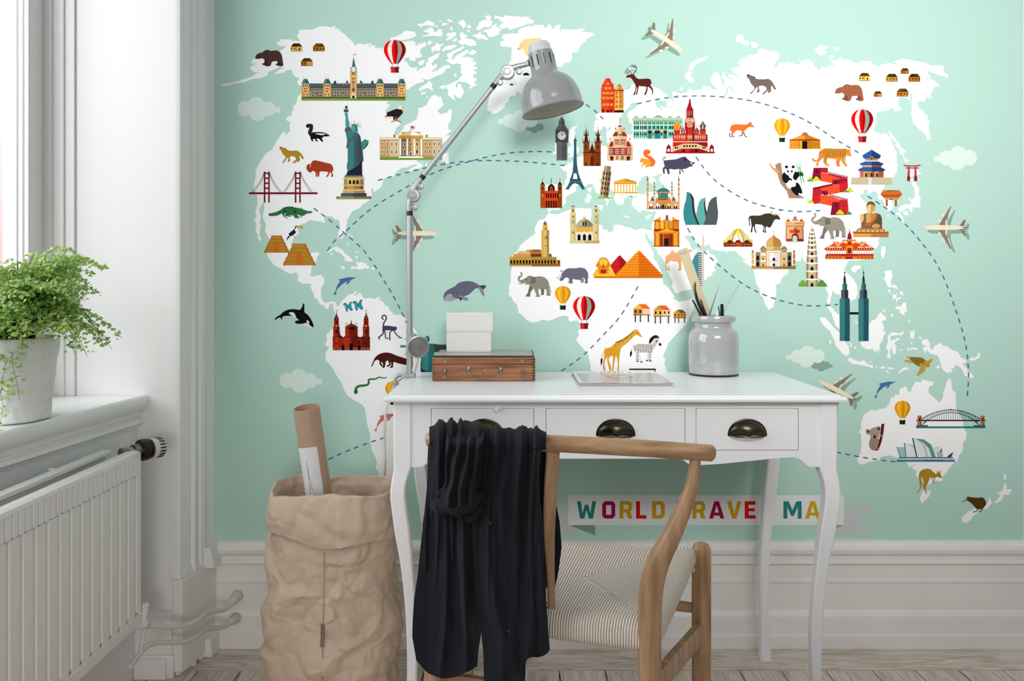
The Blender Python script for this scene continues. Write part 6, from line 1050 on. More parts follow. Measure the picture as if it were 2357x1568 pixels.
for (x0,x1,lb) in((992.6,1228.4,None),(1257.6,1577.4,None),(1603.6,1838.4,None)):
    mb=MB(); mb.box(dx(x0),yf0-.0008,dz(1037),dx(x1),yf0+.016,dz(942),.0012); mb.box(dx(x0)+.008,yf0+.016,dz(1035),dx(x1)-.008,2.10,dz(1035)+.004); mb.box(dx(x0)+.008,yf0+.016,dz(1035),dx(x0)+.016,2.10,dz(955)); mb.box(dx(x1)-.016,yf0+.016,dz(1035),dx(x1)-.008,2.10,dz(955))
    dr=mb.build('drawer',desk_white,desk)
    cx=(x0+x1)/2
    if lb is None and x0<1100: cx=1114
    if x0>1600: cx=1721
    h=MB(); cw=.0395; hx=dx(cx); hz=dz(1004)
    def cup(u,v):
        a=PI*u; ph=v*PI/2; # quarter dome bulging to the room, open below
        return Vector((hx+cw*math.cos(a)*(1-.10*math.sin(ph)**3)*math.cos(ph*.0)*(1-.0*v)*(math.cos(ph)**.55 if v<1 else .0)+0, yf0-.001-.019*math.sin(ph)*(.35+.65*math.sin(a)**.6), hz+.034*math.sin(a)**.85*(math.cos(ph)**.8)+.0*v))
    h.grid(cup,36,14); 
    n=24; h.tube([Vector((hx+cw*1.03*math.cos(PI*k/n),yf0-.0012,hz+.0352*math.sin(PI*k/n)**.9)) for k in range(n+1)],.0021,8)
    h.tube([Vector((hx-cw*.98,yf0-.002,hz)),Vector((hx-cw*.7,yf0-.013,hz-.001)),Vector((hx,yf0-.020,hz-.0015)),Vector((hx+cw*.7,yf0-.013,hz-.001)),Vector((hx+cw*.98,yf0-.002,hz))],.0013,8)
    h.build('cup_handle',brass_dark,dr)
LEGT=[(922,1886,1929),(1040,1886,1929),(1068,1886,1928),(1082,1889,1928.5),(1097,1894.5,1931),(1113,1899,1933.8),(1130,1901,1935.5),(1148,1901,1936),(1170,1899,1933.5),(1195,1896,1930.5),(1217,1893,1928),(1245,1890,1924),(1272,1888,1919),(1300,1886,1915),(1326,1884,1911.6),(1360,1881,1908),(1398,1879,1904.7),(1435,1876,1902.6),(1471,1874.5,1901),(1520,1875.5,1900),(1568,1877,1900),(1640,1879,1903),(1700,1878,1907),(1715,1878,1908)]
def leg(sx,sy):
    rows=[]; 
    for y,i,o in LEGT:
        z=max(0,dz(y)) if y<1714 else 0.0; z=min(z,.744)
        xi,xo=dx(i),dx(o); rows.append((z,(xi+xo)/2,(xo-xi)/2))
    mb=MB(); vs=[]; ch=.0035; x_out0=dx(1929)
    for z,c,h in rows:
        off=c-(dx(1886)+dx(1929))/2
        X=c if sx>0 else 2*CX-c
        Yc=(LYF+.0202 - off*.55) if sy<0 else (2.2075-.0202+off*.55)
        q=[(-h+ch,-h),(h-ch,-h),(h,-h+ch),(h,h-ch),(h-ch,h),(-h+ch,h),(-h,h-ch),(-h,-h+ch)]
        vs+=[(X+a,Yc+b,z) for a,b in q]
    n=len(rows); fs=[(i*8+k,i*8+(k+1)%8,(i+1)*8+(k+1)%8,(i+1)*8+k) for i in range(n-1) for k in range(8)]+[tuple(range(8)),tuple((n-1)*8+k for k in range(7,-1,-1))]
    mb.add(vs,fs,True); o=mb.build('leg',desk_white,desk); sharp(o,35)
for sx in(-1,1):
    for sy in(-1,1): leg(sx,sy)
# folded paper tag on the drawer gap
pt=at(1146,940,1.7745); mb=MB()
p0=[at(1135,940,1.7745),at(1143,948,1.765),at(1149,933,1.767),at(1144,936,1.776),at(1158,940,1.7745)]
mb.add(p0+[Vector(p)+Vector((0,.0012,0)) for p in p0],[(0,1,2),(1,4,2),(5,7,6),(6,7,9),(0,5,6,1),(1,6,9,4),(4,9,7,2),(2,7,5,0)]); o=mb.build('paper_tag',cork); tag(o,'tiny folded white paper tag stuck above the covered drawer','tag')

# ================= desk lamp =================
LY=2.10
lamp=thing('desk_lamp','grey metal arm lamp clamped to the desk corner','lamp',tuple(at(943,858,LY)))
mb=MB(); mb.tube([at(943,862,LY),at(943,650,LY),at(943,484,LY)],.0078,18); mb.tube([at(943,812,LY),at(943,793,LY)],.0095,18); mb.tube([at(943,770,LY),at(943,760,LY)],.009,18); mb.tube([at(943,835,LY),at(943,833,LY)],.0088,18); mb.build('pole',chrome,lamp)
mb=MB(); mb.tube([at(943,486,LY),at(943,497,LY)],.0082,18); mb.build('black_collar',dark_band,lamp)
mb=MB(); mb.tube([at(942.5,486,LY),at(943,470,LY),at(945,455,LY)],[.0075,.0085,.009],16); mb.lathe([(.0005,-.009),(.015,-.009),(.0172,-.006),(.0172,.006),(.015,.009),(.008,.0095),(.0065,.012),(.0005,.012)],at(952.7,450.6,LY),32,(0,-1,0)); mb.tube([at(951,440,LY),at(962,420,LY),at(970,411,LY)],[.010,.0088,.0075],16); mb.tube([at(962,434,LY-.002),at(968.7,429.5,LY-.004)],.004,10); mb.tube([at(943,470,LY),at(954,478,LY-.003)],.004,10); mb.build('elbow_joint',chrome,lamp)
for x,y in((968.7,430),(954.7,478),(1151,190),(1194.6,165)):
    k=MB(); k.lathe([(.0005,-.006),(.006,-.006),(.0078,-.003),(.0078,.003),(.006,.006),(.003,.0065),(.0005,.0065)],at(x,y,LY-.005),20,(0,-1,0)); k.build('wing_knob',chrome,lamp)
a0,a1=at(970,411,LY),at(1138,195,LY); mb=MB(); mb.tube([a0,a0.lerp(a1,.5),a1],.0070,18); mb.build('upper_arm',chrome,lamp)
d=(a1-a0).normalized()
for q0,q1 in((a0-d*.001,a0+d*.010),(a1-d*.011,a1+d*.001)): mb=MB(); mb.tube([q0,q1],.0076,18); mb.build('black_collar',dark_band,lamp)
mb=MB(); mb.tube([a1,at(1150,180,LY),at(1160,172,LY)],[.0072,.0085,.010],16); mb.lathe([(.0005,-.009),(.016,-.009),(.0188,-.006),(.0188,.006),(.016,.009),(.009,.0095),(.007,.012),(.0005,.012)],at(1168,166.8,LY),32,(0,-1,0)); mb.tube([at(1172,160,LY),at(1190,153,LY),at(1212,148,LY),at(1220,146,LY)],[.0095,.0072,.0066,.0066],16); mb.tube([at(1190,153,LY),at(1194.6,164,LY-.003)],.0045,10); mb.build('shade_joint',chrome,lamp)
ax=Vector((-.212,.03,.977)).normalized(); oc=at(1273,254.5,LY-.03)
outer=[(.0,.0788),(.003,.0795),(.006,.0780),(.02,.0775),(.034,.0765),(.05,.0725),(.062,.0675),(.074,.0595),(.082,.052),(.088,.0440),(.093,.0385),(.098,.0350),(.104,.0335),(.12,.0325),(.150,.0315)]
mb=MB(); mb.lathe([(r,t) for t,r in outer],oc,64,ax); sh=mb.build('lamp_shade',lamp_enamel,lamp)
inn=MB(); inn.lathe([(r-.0018,t+.0005) for t,r in outer[:-3]]+[(.0005,.10)],oc,64,ax); inn.build('shade_lining',lamp_inner,sh)
mb=MB(); mb.lathe([(.0315,.150),(.0300,.152),(.0290,.160),(.0275,.168),(.024,.174),(.0150,.177),(.0005,.178)],oc,48,ax); mb.build('shade_cap',mat('cap_light_grey','c4c6c7',.3),lamp)
Ms=Vector((0,0,1)).rotation_difference(ax).to_matrix(); sl=MB()
for k in range(12):
    a=2*PI*k/12+.12; cs=[]
    for (da,z) in((-.045,.112),(.045,.112),(.045,.140),(-.045,.140)): cs+=[oc+Ms@Vector((r*math.cos(a+da),r*math.sin(a+da),z)) for r in(.031,.0330)]
    sl.add([cs[0],cs[2],cs[4],cs[6],cs[1],cs[3],cs[5],cs[7]],[(0,1,2,3),(7,6,5,4),(0,4,5,1),(1,5,6,2),(2,6,7,3),(3,7,4,0)])
sl.build('vent_slots',dark_band,sh)
mb=MB(); mb.tube([at(1216,150,LY-.006),at(1213,138,LY-.006)],.004,10); mb.lathe([(.0005,0),(.0035,.001),(.004,.004),(.0005,.006)],oc+Ms@Vector((.055,-.03,.03)),12,ax); mb.build('bracket_bolt',chrome,sh)
mb=MB(); c=at(961,798,LY-.012); axb=Vector((.30,-1,-.05)).normalized(); mb.lathe([(.0005,-.022),(.022,-.022),(.0265,-.016),(.0285,.006),(.0285,.010),(.0255,.011),(.0245,.007)],c,40,axb); mb.tube([at(948,776,LY-.004),at(951,768,LY-.006),at(957,772,LY-.01)],.0035,10); mb.tube([at(936,782,LY),at(936,778,LY)],.005,10); mb.tube([at(936,818,LY),at(936,814,LY)],.005,10); mb.build('pivot_housing',chrome,lamp)
mb=MB(); mb.lathe([(.0252,.006),(.0005,.008)],c,40,axb); mb.build('housing_face',mat('worn_zinc','8f9090',.55,.6,bump=(40,.6,5),var=(20,.35,5)),lamp)
mb=MB(); mb.tube([at(962,822,LY-.015),at(952,855,LY-.012)],.0048,12); mb.build('clamp_screw',cable_m,lamp)
mb=MB(); p=[at(952,865,LY-.006),at(938,865,LY-.003),at(922,864,LY),at(913,867,LY),at(909.5,876,LY),at(908,892,LY)]
mb.tube(CR(p,5),.0048,12); mb.tube(CR([at(940,866,LY-.01),at(928,868,LY-.01),at(917,876,LY-.008),at(911,884,LY-.004)],5),.0030,10); mb.tube([at(952,869,LY-.008),at(952,858,LY-.008)],.0055,12); mb.tube([at(908,890,LY),at(930,891,LY),at(944,891,LY)],.005,12); mb.tube([at(943,868,LY),at(943,858,LY)],.0095,18); mb.build('desk_clamp',chrome,lamp)
mb=MB(); mb.tube(CR([at(908,880,2.10),at(903,900,2.10),at(895,921,2.10),at(888,950,2.09),at(885.5,985,2.08),at(885.5,1030,2.07),at(886.5,1070,2.06),at(884,1130,2.10),at(884,1250,2.13),at(884,1400,2.17),at(880,1500,2.2)],6),.0031,8); mb.build('power_cord',cable_m,lamp)

# ================= wooden case and white boxes =================
ZT=.7566
cs=thing('wooden_case','small brown wooden case with metal handle on the desk','case',(-.07,2.10,ZT))
x0,x1,yA,yB=-.1978,.0555,2.018,2.195; zc=ZT+.0415; zt2=ZT+.0590
mb=MB(); mb.box(x0,yA,ZT,x1,yB,zc,.003); mb.build('case_body',case_wood,cs)
mb=MB(); mb.box(x0,yA,zc+.0004,x1,yB,zt2,.003); lid=mb.build('case_lid',case_wood,cs)
mb=MB(); mb.box(x0+.003,yA+.002,zt2-.0015,x1-.003,yB-.003,zt2+.0035,.0015); mb.build('black_edge',case_dark,lid)
mb=MB(); mb.box(x0+.006,yA+.006,zt2+.003,x1-.006,yB-.006,zt2+.0048,.0008); mb.build('top_panel',case_top,lid)
fj=MB()
for k in range(8):
    z=ZT+.005+k*.0068
    fj.box(x1-.0075,yA-.0003,z,x1-.0005,yA+.002,z+.0030); 
    fj.box(x0+.003,yA-.0003,z+.0004,x0+.0055,yA+.002,z+.0024)
fj.build('finger_joints',case_dark,cs)
def cpx(px): return (px-VX)*yA/FPX
def cpz(py): return CH-(py-VY)*yA/FPX
h=MB(); HP=CR([(cpx(1078),yA-.005,cpz(852)),(cpx(1082),yA-.010,cpz(859)),(cpx(1088),yA-.013,cpz(867)),(cpx(1098),yA-.014,cpz(871)),(cpx(1117),yA-.0145,cpz(872.5)),(cpx(1136),yA-.014,cpz(871)),(cpx(1144),yA-.013,cpz(866)),(cpx(1148),yA-.010,cpz(858)),(cpx(1150),yA-.005,cpz(852))],5); h.tube(HP,[.0011+.0006*math.sin(PI*i/(len(HP)-1)) for i in range(len(HP))],8); h.build('handle',hw_metal,cs)
for px,py in((1077,851),(1151,852)):
    k=MB(); k.lathe([(.0005,.009),(.003,.0085),(.0042,.006),(.0035,.003),(.0062,.0022),(.0068,.0)],Vector((cpx(px),yA+.0005,cpz(py))),20,(0,-1,0)); k.build('handle_mount',hw_metal,cs)
for px,py in((1025,858),(1203,862)):
    k=MB(); k.lathe([(.0005,.006),(.003,.005),(.0042,.002),(.0045,0)],Vector((cpx(px),yA+.0005,cpz(py-6))),16,(0,-1,0)); k.tube(CR([(cpx(px),yA-.004,cpz(py-5)),(cpx(px+(-1 if px<1100 else 1)),yA-.005,cpz(py+1)),(cpx(px+(2 if px<1100 else 0)),yA-.004,cpz(py+6)),(cpx(px+(2 if px<1100 else -3)),yA-.004,cpz(py+11))],4),[.0022]*6+[.0015]*7,8); k.box(cpx(px-6),yA-.0012,cpz(py+13),cpx(px+3),yA+.001,cpz(py+9.5)); k.build('latch',hw_metal,cs)
    k=MB(); k.box(cpx(px-4),yA-.0012,zt2-.014,cpx(px+3),yA+.0008,zt2-.0065,.0006); k.box(cpx(px-1),yA-.002,zt2-.012,cpx(px+.5),yA+.0008,zt2-.009); k.build('catch_plate',hw_metal,lid)
k=MB(); k.box(cpx(1111),yA-.001,cpz(861),cpx(1117),yA+.001,cpz(852),.0005); k.lathe([(.0005,.002),(.0012,.0018),(.0015,0)],Vector((cpx(1114),yA-.0005,cpz(856))),10,(0,-1,0)); k.build('lock_plate',hw_metal,cs)
Zb=zt2+.005
def wbox(x0,x1,y0,y1,z0,h,label):
    t=thing('storage_box',label,'box',((x0+x1)/2,(y0+y1)/2,z0),'white card boxes stacked on the wooden case')
    mb=MB(); mb.box(x0+.001,y0+.001,z0,x1-.001,y1-.001,z0+h-.004,.001); mb.build('box_base',box_white,t)
    mb=MB(); mb.box(x0,y0,z0+.003,x1,y1,z0+h,.0018); mb.build('box_lid',box_white,t)
wbox(-.1705,-.0545,2.113,2.190,Zb,.0505,'plain white card box, lower of two stacked on the wooden case')
wbox(-.1705,-.0500,2.112,2.192,Zb+.0507,.0505,'plain white card box, topmost on the wooden case')

# ================= magazines =================
def mag(x0,x1,y0,y1,z0,h,cov,label,name='magazine',curl=0):
    t=thing(name,label,'magazine',((x0+x1)/2,(y0+y1)/2,z0),'magazines stacked on the desk')
    def zz(x,y): return curl*(math.sin((x-x0)/(x1-x0)*PI*1.3+.4)**2)*(1-(y-y0)/(y1-y0))
    q=MB(); q.box(x0+.001,y0+.0012,z0+.0006,x1-.001,y1-.001,z0+h-.0006,.0004); q.build('page_block',pages,t)
    q=MB(); q.grid(lambda u,v:Vector((x0+(x1-x0)*u,y0+(y1-y0)*v,z0+h+zz(x0+(x1-x0)*u,y0+(y1-y0)*v))),24,12); n=len(q.v); q.grid(lambda u,v:Vector((x0+(x1-x0)*u,y0+(y1-y0)*v,z0+h-.0006+zz(x0+(x1-x0)*u,y0+(y1-y0)*v))),24,12)
    q.box(x0,y0,z0,x1,y1,z0+.0006); q.box(x0,y0,z0,x0+.0007,y1,z0+h); co=q.build('cover',cov,t); return t,co
mag(.154,.371,1.898,2.150,ZT,.0042,cover_white,'white magazine at the bottom of the stack on the desk')
mag(.156,.371,1.899,2.150,ZT+.0045,.0030,cover_white,'thin white magazine in the middle of the desk stack')
t,co=mag(.155,.3715,1.896,2.150,ZT+.0082,.0022,cover_white,'magazine with grey photo cover, topmost of the desk stack',curl=.0012)
zc_=ZT+.0082+.0022
ink=mat('masthead_ink','a9abb0',.6); pic=mat('cover_picture','b9bab4',.4,coat=.3,var=(30,.08,3)); rose=mat('cover_picture_rose','cfb4b4',.4,coat=.3,var=(60,.2,3)); og=mat('cover_picture_oval','8a8a86',.4,coat=.3)
def cz(x,y): return zc_+.0012*(math.sin((x-.155)/(.2165)*PI*1.3+.4)**2)*(1-(y-1.896)/.254)
q=MB(); q.grid(lambda u,v:(lambda x,y:Vector((x,y,cz(x,y)+.00012)))(.163+.2065*u,1.915+.185*v),20,10); q.build('cover_photo',pic,co)
def ov(cx,cy,rx,ry,dz_,m,nm):
    q=MB(); q.add([Vector((cx,cy,cz(cx,cy)+dz_))]+[Vector((cx+rx*math.cos(2*PI*k/28),cy+ry*math.sin(2*PI*k/28)*(1-.3*abs(math.cos(2*PI*k/28))),cz(cx+rx*math.cos(2*PI*k/28),cy)+dz_)) for k in range(28)],[(0,1+k,1+(k+1)%28) for k in range(28)]); q.build(nm,m,co)
ov(.264,2.02,.034,.042,.0003,og,'oval_picture'); ov(.262,2.015,.024,.030,.00045,rose,'rose_picture')
q=MB()
for x,w in((.200,.012),(.216,.005),(.226,.006),(.236,.007),(.248,.008),(.262,.006),(.274,.003),(.284,.003),(.298,.009)):
    yb=2.118; q.box(x,yb,cz(x,yb)+.0001,x+w,yb+.003,cz(x,yb)+.0004); q.box(x,yb+.009,cz(x,yb)+.0001,x+w,yb+.012,cz(x,yb)+.0004); q.box(x,yb,cz(x,yb)+.0001,x+.0012,yb+.012,cz(x,yb)+.0004)
q.build('masthead_lettering',ink,co)

# ================= jar with tools =================
JC=Vector(((1642-VX)*2.165/FPX,2.163,ZT))
jar=thing('stoneware_jar','glossy grey stoneware jar holding brushes at the desk back','jar',tuple(JC))
mb=MB(); mb.lathe([(.0005,.001),(.055,.001),(.060,.0005),(.0622,.004),(.0640,.012),(.0648,.04),(.0648,.085),(.0640,.100),(.0610,.111),(.0555,.119),(.0490,.123),(.0475,.127),(.0475,.136),(.0500,.139),(.0550,.1405),(.0568,.144),(.0572,.149),(.0555,.1545),(.0520,.1565),(.0465,.1555),(.0440,.150),(.0435,.125),(.055,.110),(.060,.09),(.060,.008),(.0005,.006)],JC,64); mb.build('jar_body',jar_m,jar)
mb=MB(); mb.lathe([(.0635,.0004),(.0645,.0032),(.0620,.0050)],JC,64); mb.build('foot_ring',black_m,jar)
JY=2.163
def J(px,py,dy=0): return at(px,py,JY+dy)
def tool(name,label,cat,build): 
    mb=MB(); m=build(mb); o=mb.build(name,m); tag(o,label,cat); return o
# flat pale stick
def flat(mb,p0,p1,w,t):
    d=(p1-p0).normalized(); s=d.cross(Vector((0,1,0))).normalized(); q=[]
    for p in(p0,p1): q+=[p+s*w/2-Vector((0,t/2,0)),p-s*w/2-Vector((0,t/2,0)),p-s*w/2+Vector((0,t/2,0)),p+s*w/2+Vector((0,t/2,0))]
    mb.add(q,[(0,1,2,3),(7,6,5,4),(0,4,5,1),(1,5,6,2),(2,6,7,3),(3,7,4,0)])
o=tool('flat_stick','wide pale wooden stick leaning left in the grey jar','stick',lambda mb:(flat(mb,J(1571,573,-.012),J(1652,800,.02),.0245,.004),ruler_m)[1])
q=MB(); flat(q,J(1571.6,574.6,-.0150),J(1574.6,583,-.0150),.018,.0012); q.build('square_notch',mat('notch','c4b892',.6),o,origin=None)
def brushy(mb):
    for k,(a,b,c) in enumerate((((1600,648),(1603,690),(1626,740)),((1600,665),(1610,700),(1632,745)),((1594,690),(1606,712),(1622,745)),((1607,690),(1617,712),(1636,745)),((1612,688),(1622,716),(1634,745)))):
        mb.tube(CR([J(*a,-.016),J(*b,-.015),J(c[0],c[1],-.006)],5),[.0006]+[.0022]*(9)+[.003],7)
    return mb and case_dark
tool('dried_twig','dark twisted dried twig in front of the wide stick in the jar','twig',brushy)
tool('palette_knife','thin dark metal blade at the left edge of the jar','knife',lambda mb:(mb.tube([J(1593,690,0),J(1612,728,0),J(1628,775,.01)],[.0018,.0028,.0028],8,flat=.5),steel_m)[1])
tool('paint_brush','silver paint brush handle leaning right of the wide stick','brush',lambda mb:(mb.tube([J(1654,658,0),J(1651,668,0),J(1643,692,0),J(1633,725,.004),J(1622,770,.01)],[.0010,.0017,.0022,.0024,.0024],10),steel_m)[1])
tool('knitting_needle','long thin silver needle leaning far right out of the jar','needle',lambda mb:(mb.tube([J(1699.5,655,.01),J(1695,664,.01),J(1667,716,.004),J(1640,768,0)],[.0017,.0015,.0015,.0015],10),steel_m)[1])
tool('marker_pen','short black pen standing upright in the jar','pen',lambda mb:(mb.tube([J(1661.5,700,-.01),J(1663,740,-.008),J(1664,790,0)],[.0042,.0045,.0045],14),black_m)[1])
tool('silver_pen','short silver pen behind the black pen in the jar','pen',lambda mb:(mb.tube([J(1653.5,705,-.012),J(1657,725,-.012),J(1662,760,-.008)],[.0016,.0024,.0026],12),hw_metal)[1])
tool('white_crayon','white rounded crayon tip beside the silver pen in the jar','crayon',lambda mb:(mb.tube([J(1651.5,714,-.018),J(1651,719,-.018),J(1650,735,-.017),J(1648,765,-.01)],[.0008,.0026,.003,.003],12),paper)[1])
# ================= chair =================
chair=thing('dining_chair','light oak chair with bent back rail and woven cord seat','chair',(.10,1.58,0))
RAIL=[(984,1015,1.478),(1000,1013.5,1.472),(1060,1012.5,1.452),(1140,1014,1.425),(1240,1019.5,1.392),(1330,1024,1.372),(1420,1029,1.356),(1500,1033.5,1.343),(1570,1038.5,1.333),(1615,1041.5,1.331),(1634,1043,1.334),(1641,1043.5,1.336)]
rp=CR([at(*p) for p in RAIL],6); n=len(rp)
def rr(i):
    t=i/(n-1); r=.0150-.0016*t
    e=min((n-1-i)/5.0,i/5.0); return r*(math.sqrt(max(.04,1-(1-min(1,e))**2)))
mb=MB(); mb.tube(rp,[rr(i) for i in range(n)],22,flat=.9); mb.build('back_rail',oak_h,chair)
# right rear leg
def legtube(pts,name='rear_leg'):
    q=CR([tuple(at(x,y,Y))+(r,) for x,y,Y,r in pts],5); mb=MB(); mb.tube([Vector(p[:3]) for p in q],[p[3] for p in q],22); return mb.build(name,oak,chair)
legtube([(1600.5,1046,1.335,.0085),(1600,1062,1.335,.0090),(1596,1096,1.335,.0101),(1589,1130,1.334,.0114),(1577,1162,1.334,.0130),(1561,1200,1.334,.0146),(1543,1239,1.334,.0160),(1524,1275,1.334,.0176),(1509,1312,1.334,.0188),(1500,1350,1.334,.0194),(1496,1400,1.334,.0193),(1495,1480,1.334,.0189),(1495,1568,1.334,.0186),(1492,1750,1.334,.0175),(1488,2000,1.334,.0160),(1487,2066.5,1.334,.0155)])
legtube([(996,1022,1.474,.0085),(997,1060,1.474,.0092),(1000,1120,1.474,.0115),(1006,1190,1.472,.0150),(1013,1260,1.468,.0185),(1014,1330,1.462,.0192),(1008,1430,1.456,.0188),(1001,1540,1.45,.0176),(998,1600,1.45,.0172),(996,1850,1.45,.016),(995,1953,1.4502,.0155)])
def post(x,y,r,ztop,name='front_leg'):
    mb=MB(); mb.lathe([(.0005,0),(r*.80,0),(r*.86,.03),(r*.98,.20),(r,.32),(r,ztop-.03),(r*1.0,ztop-.018),(r*.93,ztop-.009),(r*.75,ztop-.003),(r*.4,ztop),(.0005,ztop+.0008)],Vector((x,y,0)),28); mb.build(name,oak,chair)
FR=at(1614.5,1250,1.672); FL=(-.105,1.835)
post(FR.x,FR.y,.0195,FR.z); post(FL[0],FL[1],.0195,FR.z)
R1=Vector((at(1495,1430,1.334).x,1.334,0)); L1=Vector((at(1008,1430,1.456).x,1.456,0)); F1=Vector((FR.x,FR.y,0)); F2=Vector((FL[0],FL[1],0))
def bar(a,za,b,zb,w,h,name,m=oak):
    a=Vector((a.x,a.y,za)); b=Vector((b.x,b.y,zb)); d=(b-a).normalized(); s=d.cross(Vector((0,0,1))).normalized(); u=s.cross(d)
    mb=MB(); k=.22; ring=[(-.5+k*.4,-.5),(.5-k*.4,-.5),(.5,-.5+k),(.5,.5-k),(.5-k*.4,.5),(-.5+k*.4,.5),(-.5,.5-k),(-.5,-.5+k)]
    vs=[]
    for p,sc in((a,.85),(a.lerp(b,.15),1),(a.lerp(b,.85),1),(b,.8)): vs+=[p+s*(x*w)+u*(y*h*sc) for x,y in ring]
    fs=[(i*8+j,i*8+(j+1)%8,(i+1)*8+(j+1)%8,(i+1)*8+j) for i in range(3) for j in range(8)]+[tuple(range(7,-1,-1)),tuple(24+j for j in range(8))]
    mb.add(vs,fs,True); o=mb.build(name,m,chair); sharp(o,50)
bar(R1,.335,F1,.292,.016,.040,'side_stretcher'); bar(L1,.335,F2,.292,.016,.040,'side_stretcher')
bar(F2,.335,F1,.335,.014,.020,'front_stretcher'); bar(L1,.300,R1,.300,.014,.022,'rear_stretcher')
bar(L1+Vector((.004,.012,0)),.426,R1+Vector((.004,.012,0)),.426,.016,.024,'seat_rail')
# splat: right and left tines joined by a stem
def splat(pl,Yt,Yb,name='back_splat'):
    mb=MB(); poly=[(x,y) for x,y in pl]; ym=1040
    f=lambda dy:(lambda a,b:at(a,b,Yt+(Yb-Yt)*(b-ym)/400+dy))
    mb.prism(poly,f(-.006),f(.006)); o=mb.build(name,oak,chair,bevel=.003)
right=CR([(1257,1030),(1256,1060),(1252,1120),(1250,1190),(1253,1260),(1258,1330),(1261,1390),(1262,1436)],4)+CR([(1279,1436),(1278,1390),(1277,1320),(1277,1250),(1279,1190),(1283,1120),(1287,1070),(1289,1030)],4)
splat(right,1.388,1.402)
left=[(2460-x-12,y) for x,y in right]; splat(left[::-1],1.40,1.412)

# woven seat
SZ=.447
cRR=Vector((.232,1.322)); cRL=Vector((-.150,1.448)); cFR=Vector((.372,1.668)); cFL=Vector((-.108,1.832))
wm=bpy.data.materials.new('paper_cord'); wm.use_nodes=True; nt=wm.node_tree; b=nt.nodes['Principled BSDF']; b.inputs['Roughness'].default_value=.8; b.inputs['Specular IOR Level'].default_value=.2
uv=nt.nodes.new('ShaderNodeUVMap'); sp=nt.nodes.new('ShaderNodeSeparateXYZ'); nt.links.new(uv.outputs[0],sp.inputs[0])
def mth(op,a=None,b_=None,v=None):
    m=nt.nodes.new('ShaderNodeMath'); m.operation=op
    for i,q in enumerate((a,b_)):
        if q is None: continue
        if isinstance(q,(int,float)): m.inputs[i].default_value=q
        else: nt.links.new(q,m.inputs[i])
    return m.outputs[0]
# UV.x = cord coordinate in metres (already chosen per sector), UV.y = along the cord
nz=nt.nodes.new('ShaderNodeTexNoise'); nz.inputs['Scale'].default_value=30; tco=nt.nodes.new('ShaderNodeTexCoord'); nt.links.new(tco.outputs['Object'],nz.inputs['Vector'])
ph=mth('ADD',mth('MULTIPLY',sp.outputs['X'],2*PI/.0046),mth('MULTIPLY',nz.outputs['Fac'],2.2)); co_=mth('ADD',mth('MULTIPLY',mth('COSINE',ph),.5),.5)
tw=mth('SINE',mth('ADD',mth('MULTIPLY',sp.outputs['Y'],2*PI/.006),mth('MULTIPLY',sp.outputs['X'],1200)))
hgt=mth('ADD',mth('POWER',co_,.5),mth('MULTIPLY',tw,.10)); bpn=nt.nodes.new('ShaderNodeBump'); bpn.inputs['Strength'].default_value=.9; bpn.inputs['Distance'].default_value=.0016; nt.links.new(hgt,bpn.inputs['Height']); nt.links.new(bpn.outputs[0],b.inputs['Normal'])
cr=nt.nodes.new('ShaderNodeValToRGB'); cr.color_ramp.elements[0].position=.0; cr.color_ramp.elements[0].color=srgb('a08a76'); cr.color_ramp.elements[1].position=.22; cr.color_ramp.elements[1].color=srgb('e6d8c9'); e=cr.color_ramp.elements.new(1); e.color=srgb('f4eade'); nt.links.new(co_,cr.inputs['Fac']); nt.links.new(cr.outputs['Color'],b.inputs['Base Color'])
NS=120; bm=bmesh.new(); uvl=bm.loops.layers.uv.new('UVMap')
def seat_xy(u,v): return (cRL.lerp(cRR,u)).lerp(cFL.lerp(cFR,u),v)
def seat_top(u,v):
    e=.030 # edge roll
    xy=seat_xy(u,v); z=SZ
    # saddle: corners at the front rise, middle dips
    z+=.022*(v**1.5)*((2*u-1)**2)-.010*math.sin(PI*u)*math.sin(PI*v)+.004*v
    # seam valleys along the diagonals
    z-=.0035*math.exp(-((abs(v-.5)*.8-abs(u-.5)+.10)/.010)**2)
    z+=.006*(1-max(abs(u-.5),abs(v-.5))*2)
    d=min(u*.38,(1-u)*.38,v*.38,(1-v)*.38)
    if d<e: z-=e*.62*(1-math.sqrt(max(0,1-((e-d)/e)**2)))
    return Vector((xy.x,xy.y,z))
S_=[i/NS for i in range(NS+1)]
# denser near the edges
S_=[.5-.5*math.cos(PI*(s*.86+.07))/math.cos(PI*.07) for s in S_]; S_=[min(1,max(0,s)) for s in S_]
W_=.40; vg={}
def sector(u,v): return 'v' if abs(v-.5)*.8>(abs(u-.5)-.10) else 'u'   # 'v': near rear/front rail, cords run across the rail
def addf(vs,uvs):
    f=bm.faces.new(vs); f.smooth=True
    for l,q in zip(f.loops,uvs): l[uvl].uv=q
top=[[bm.verts.new(seat_top(u,v)) for u in S_] for v in S_]
for j in range(NS):
    for i in range(NS):
        u0,u1,v0,v1=S_[i],S_[i+1],S_[j],S_[j+1]; c=sector((u0+u1)/2,(v0+v1)/2)
        q=[(u0,v0),(u1,v0),(u1,v1),(u0,v1)]
        addf([top[j][i],top[j][i+1],top[j+1][i+1],top[j+1][i]],[((a*W_,b_*W_) if c=='v' else (b_*W_,a*W_)) for a,b_ in q])
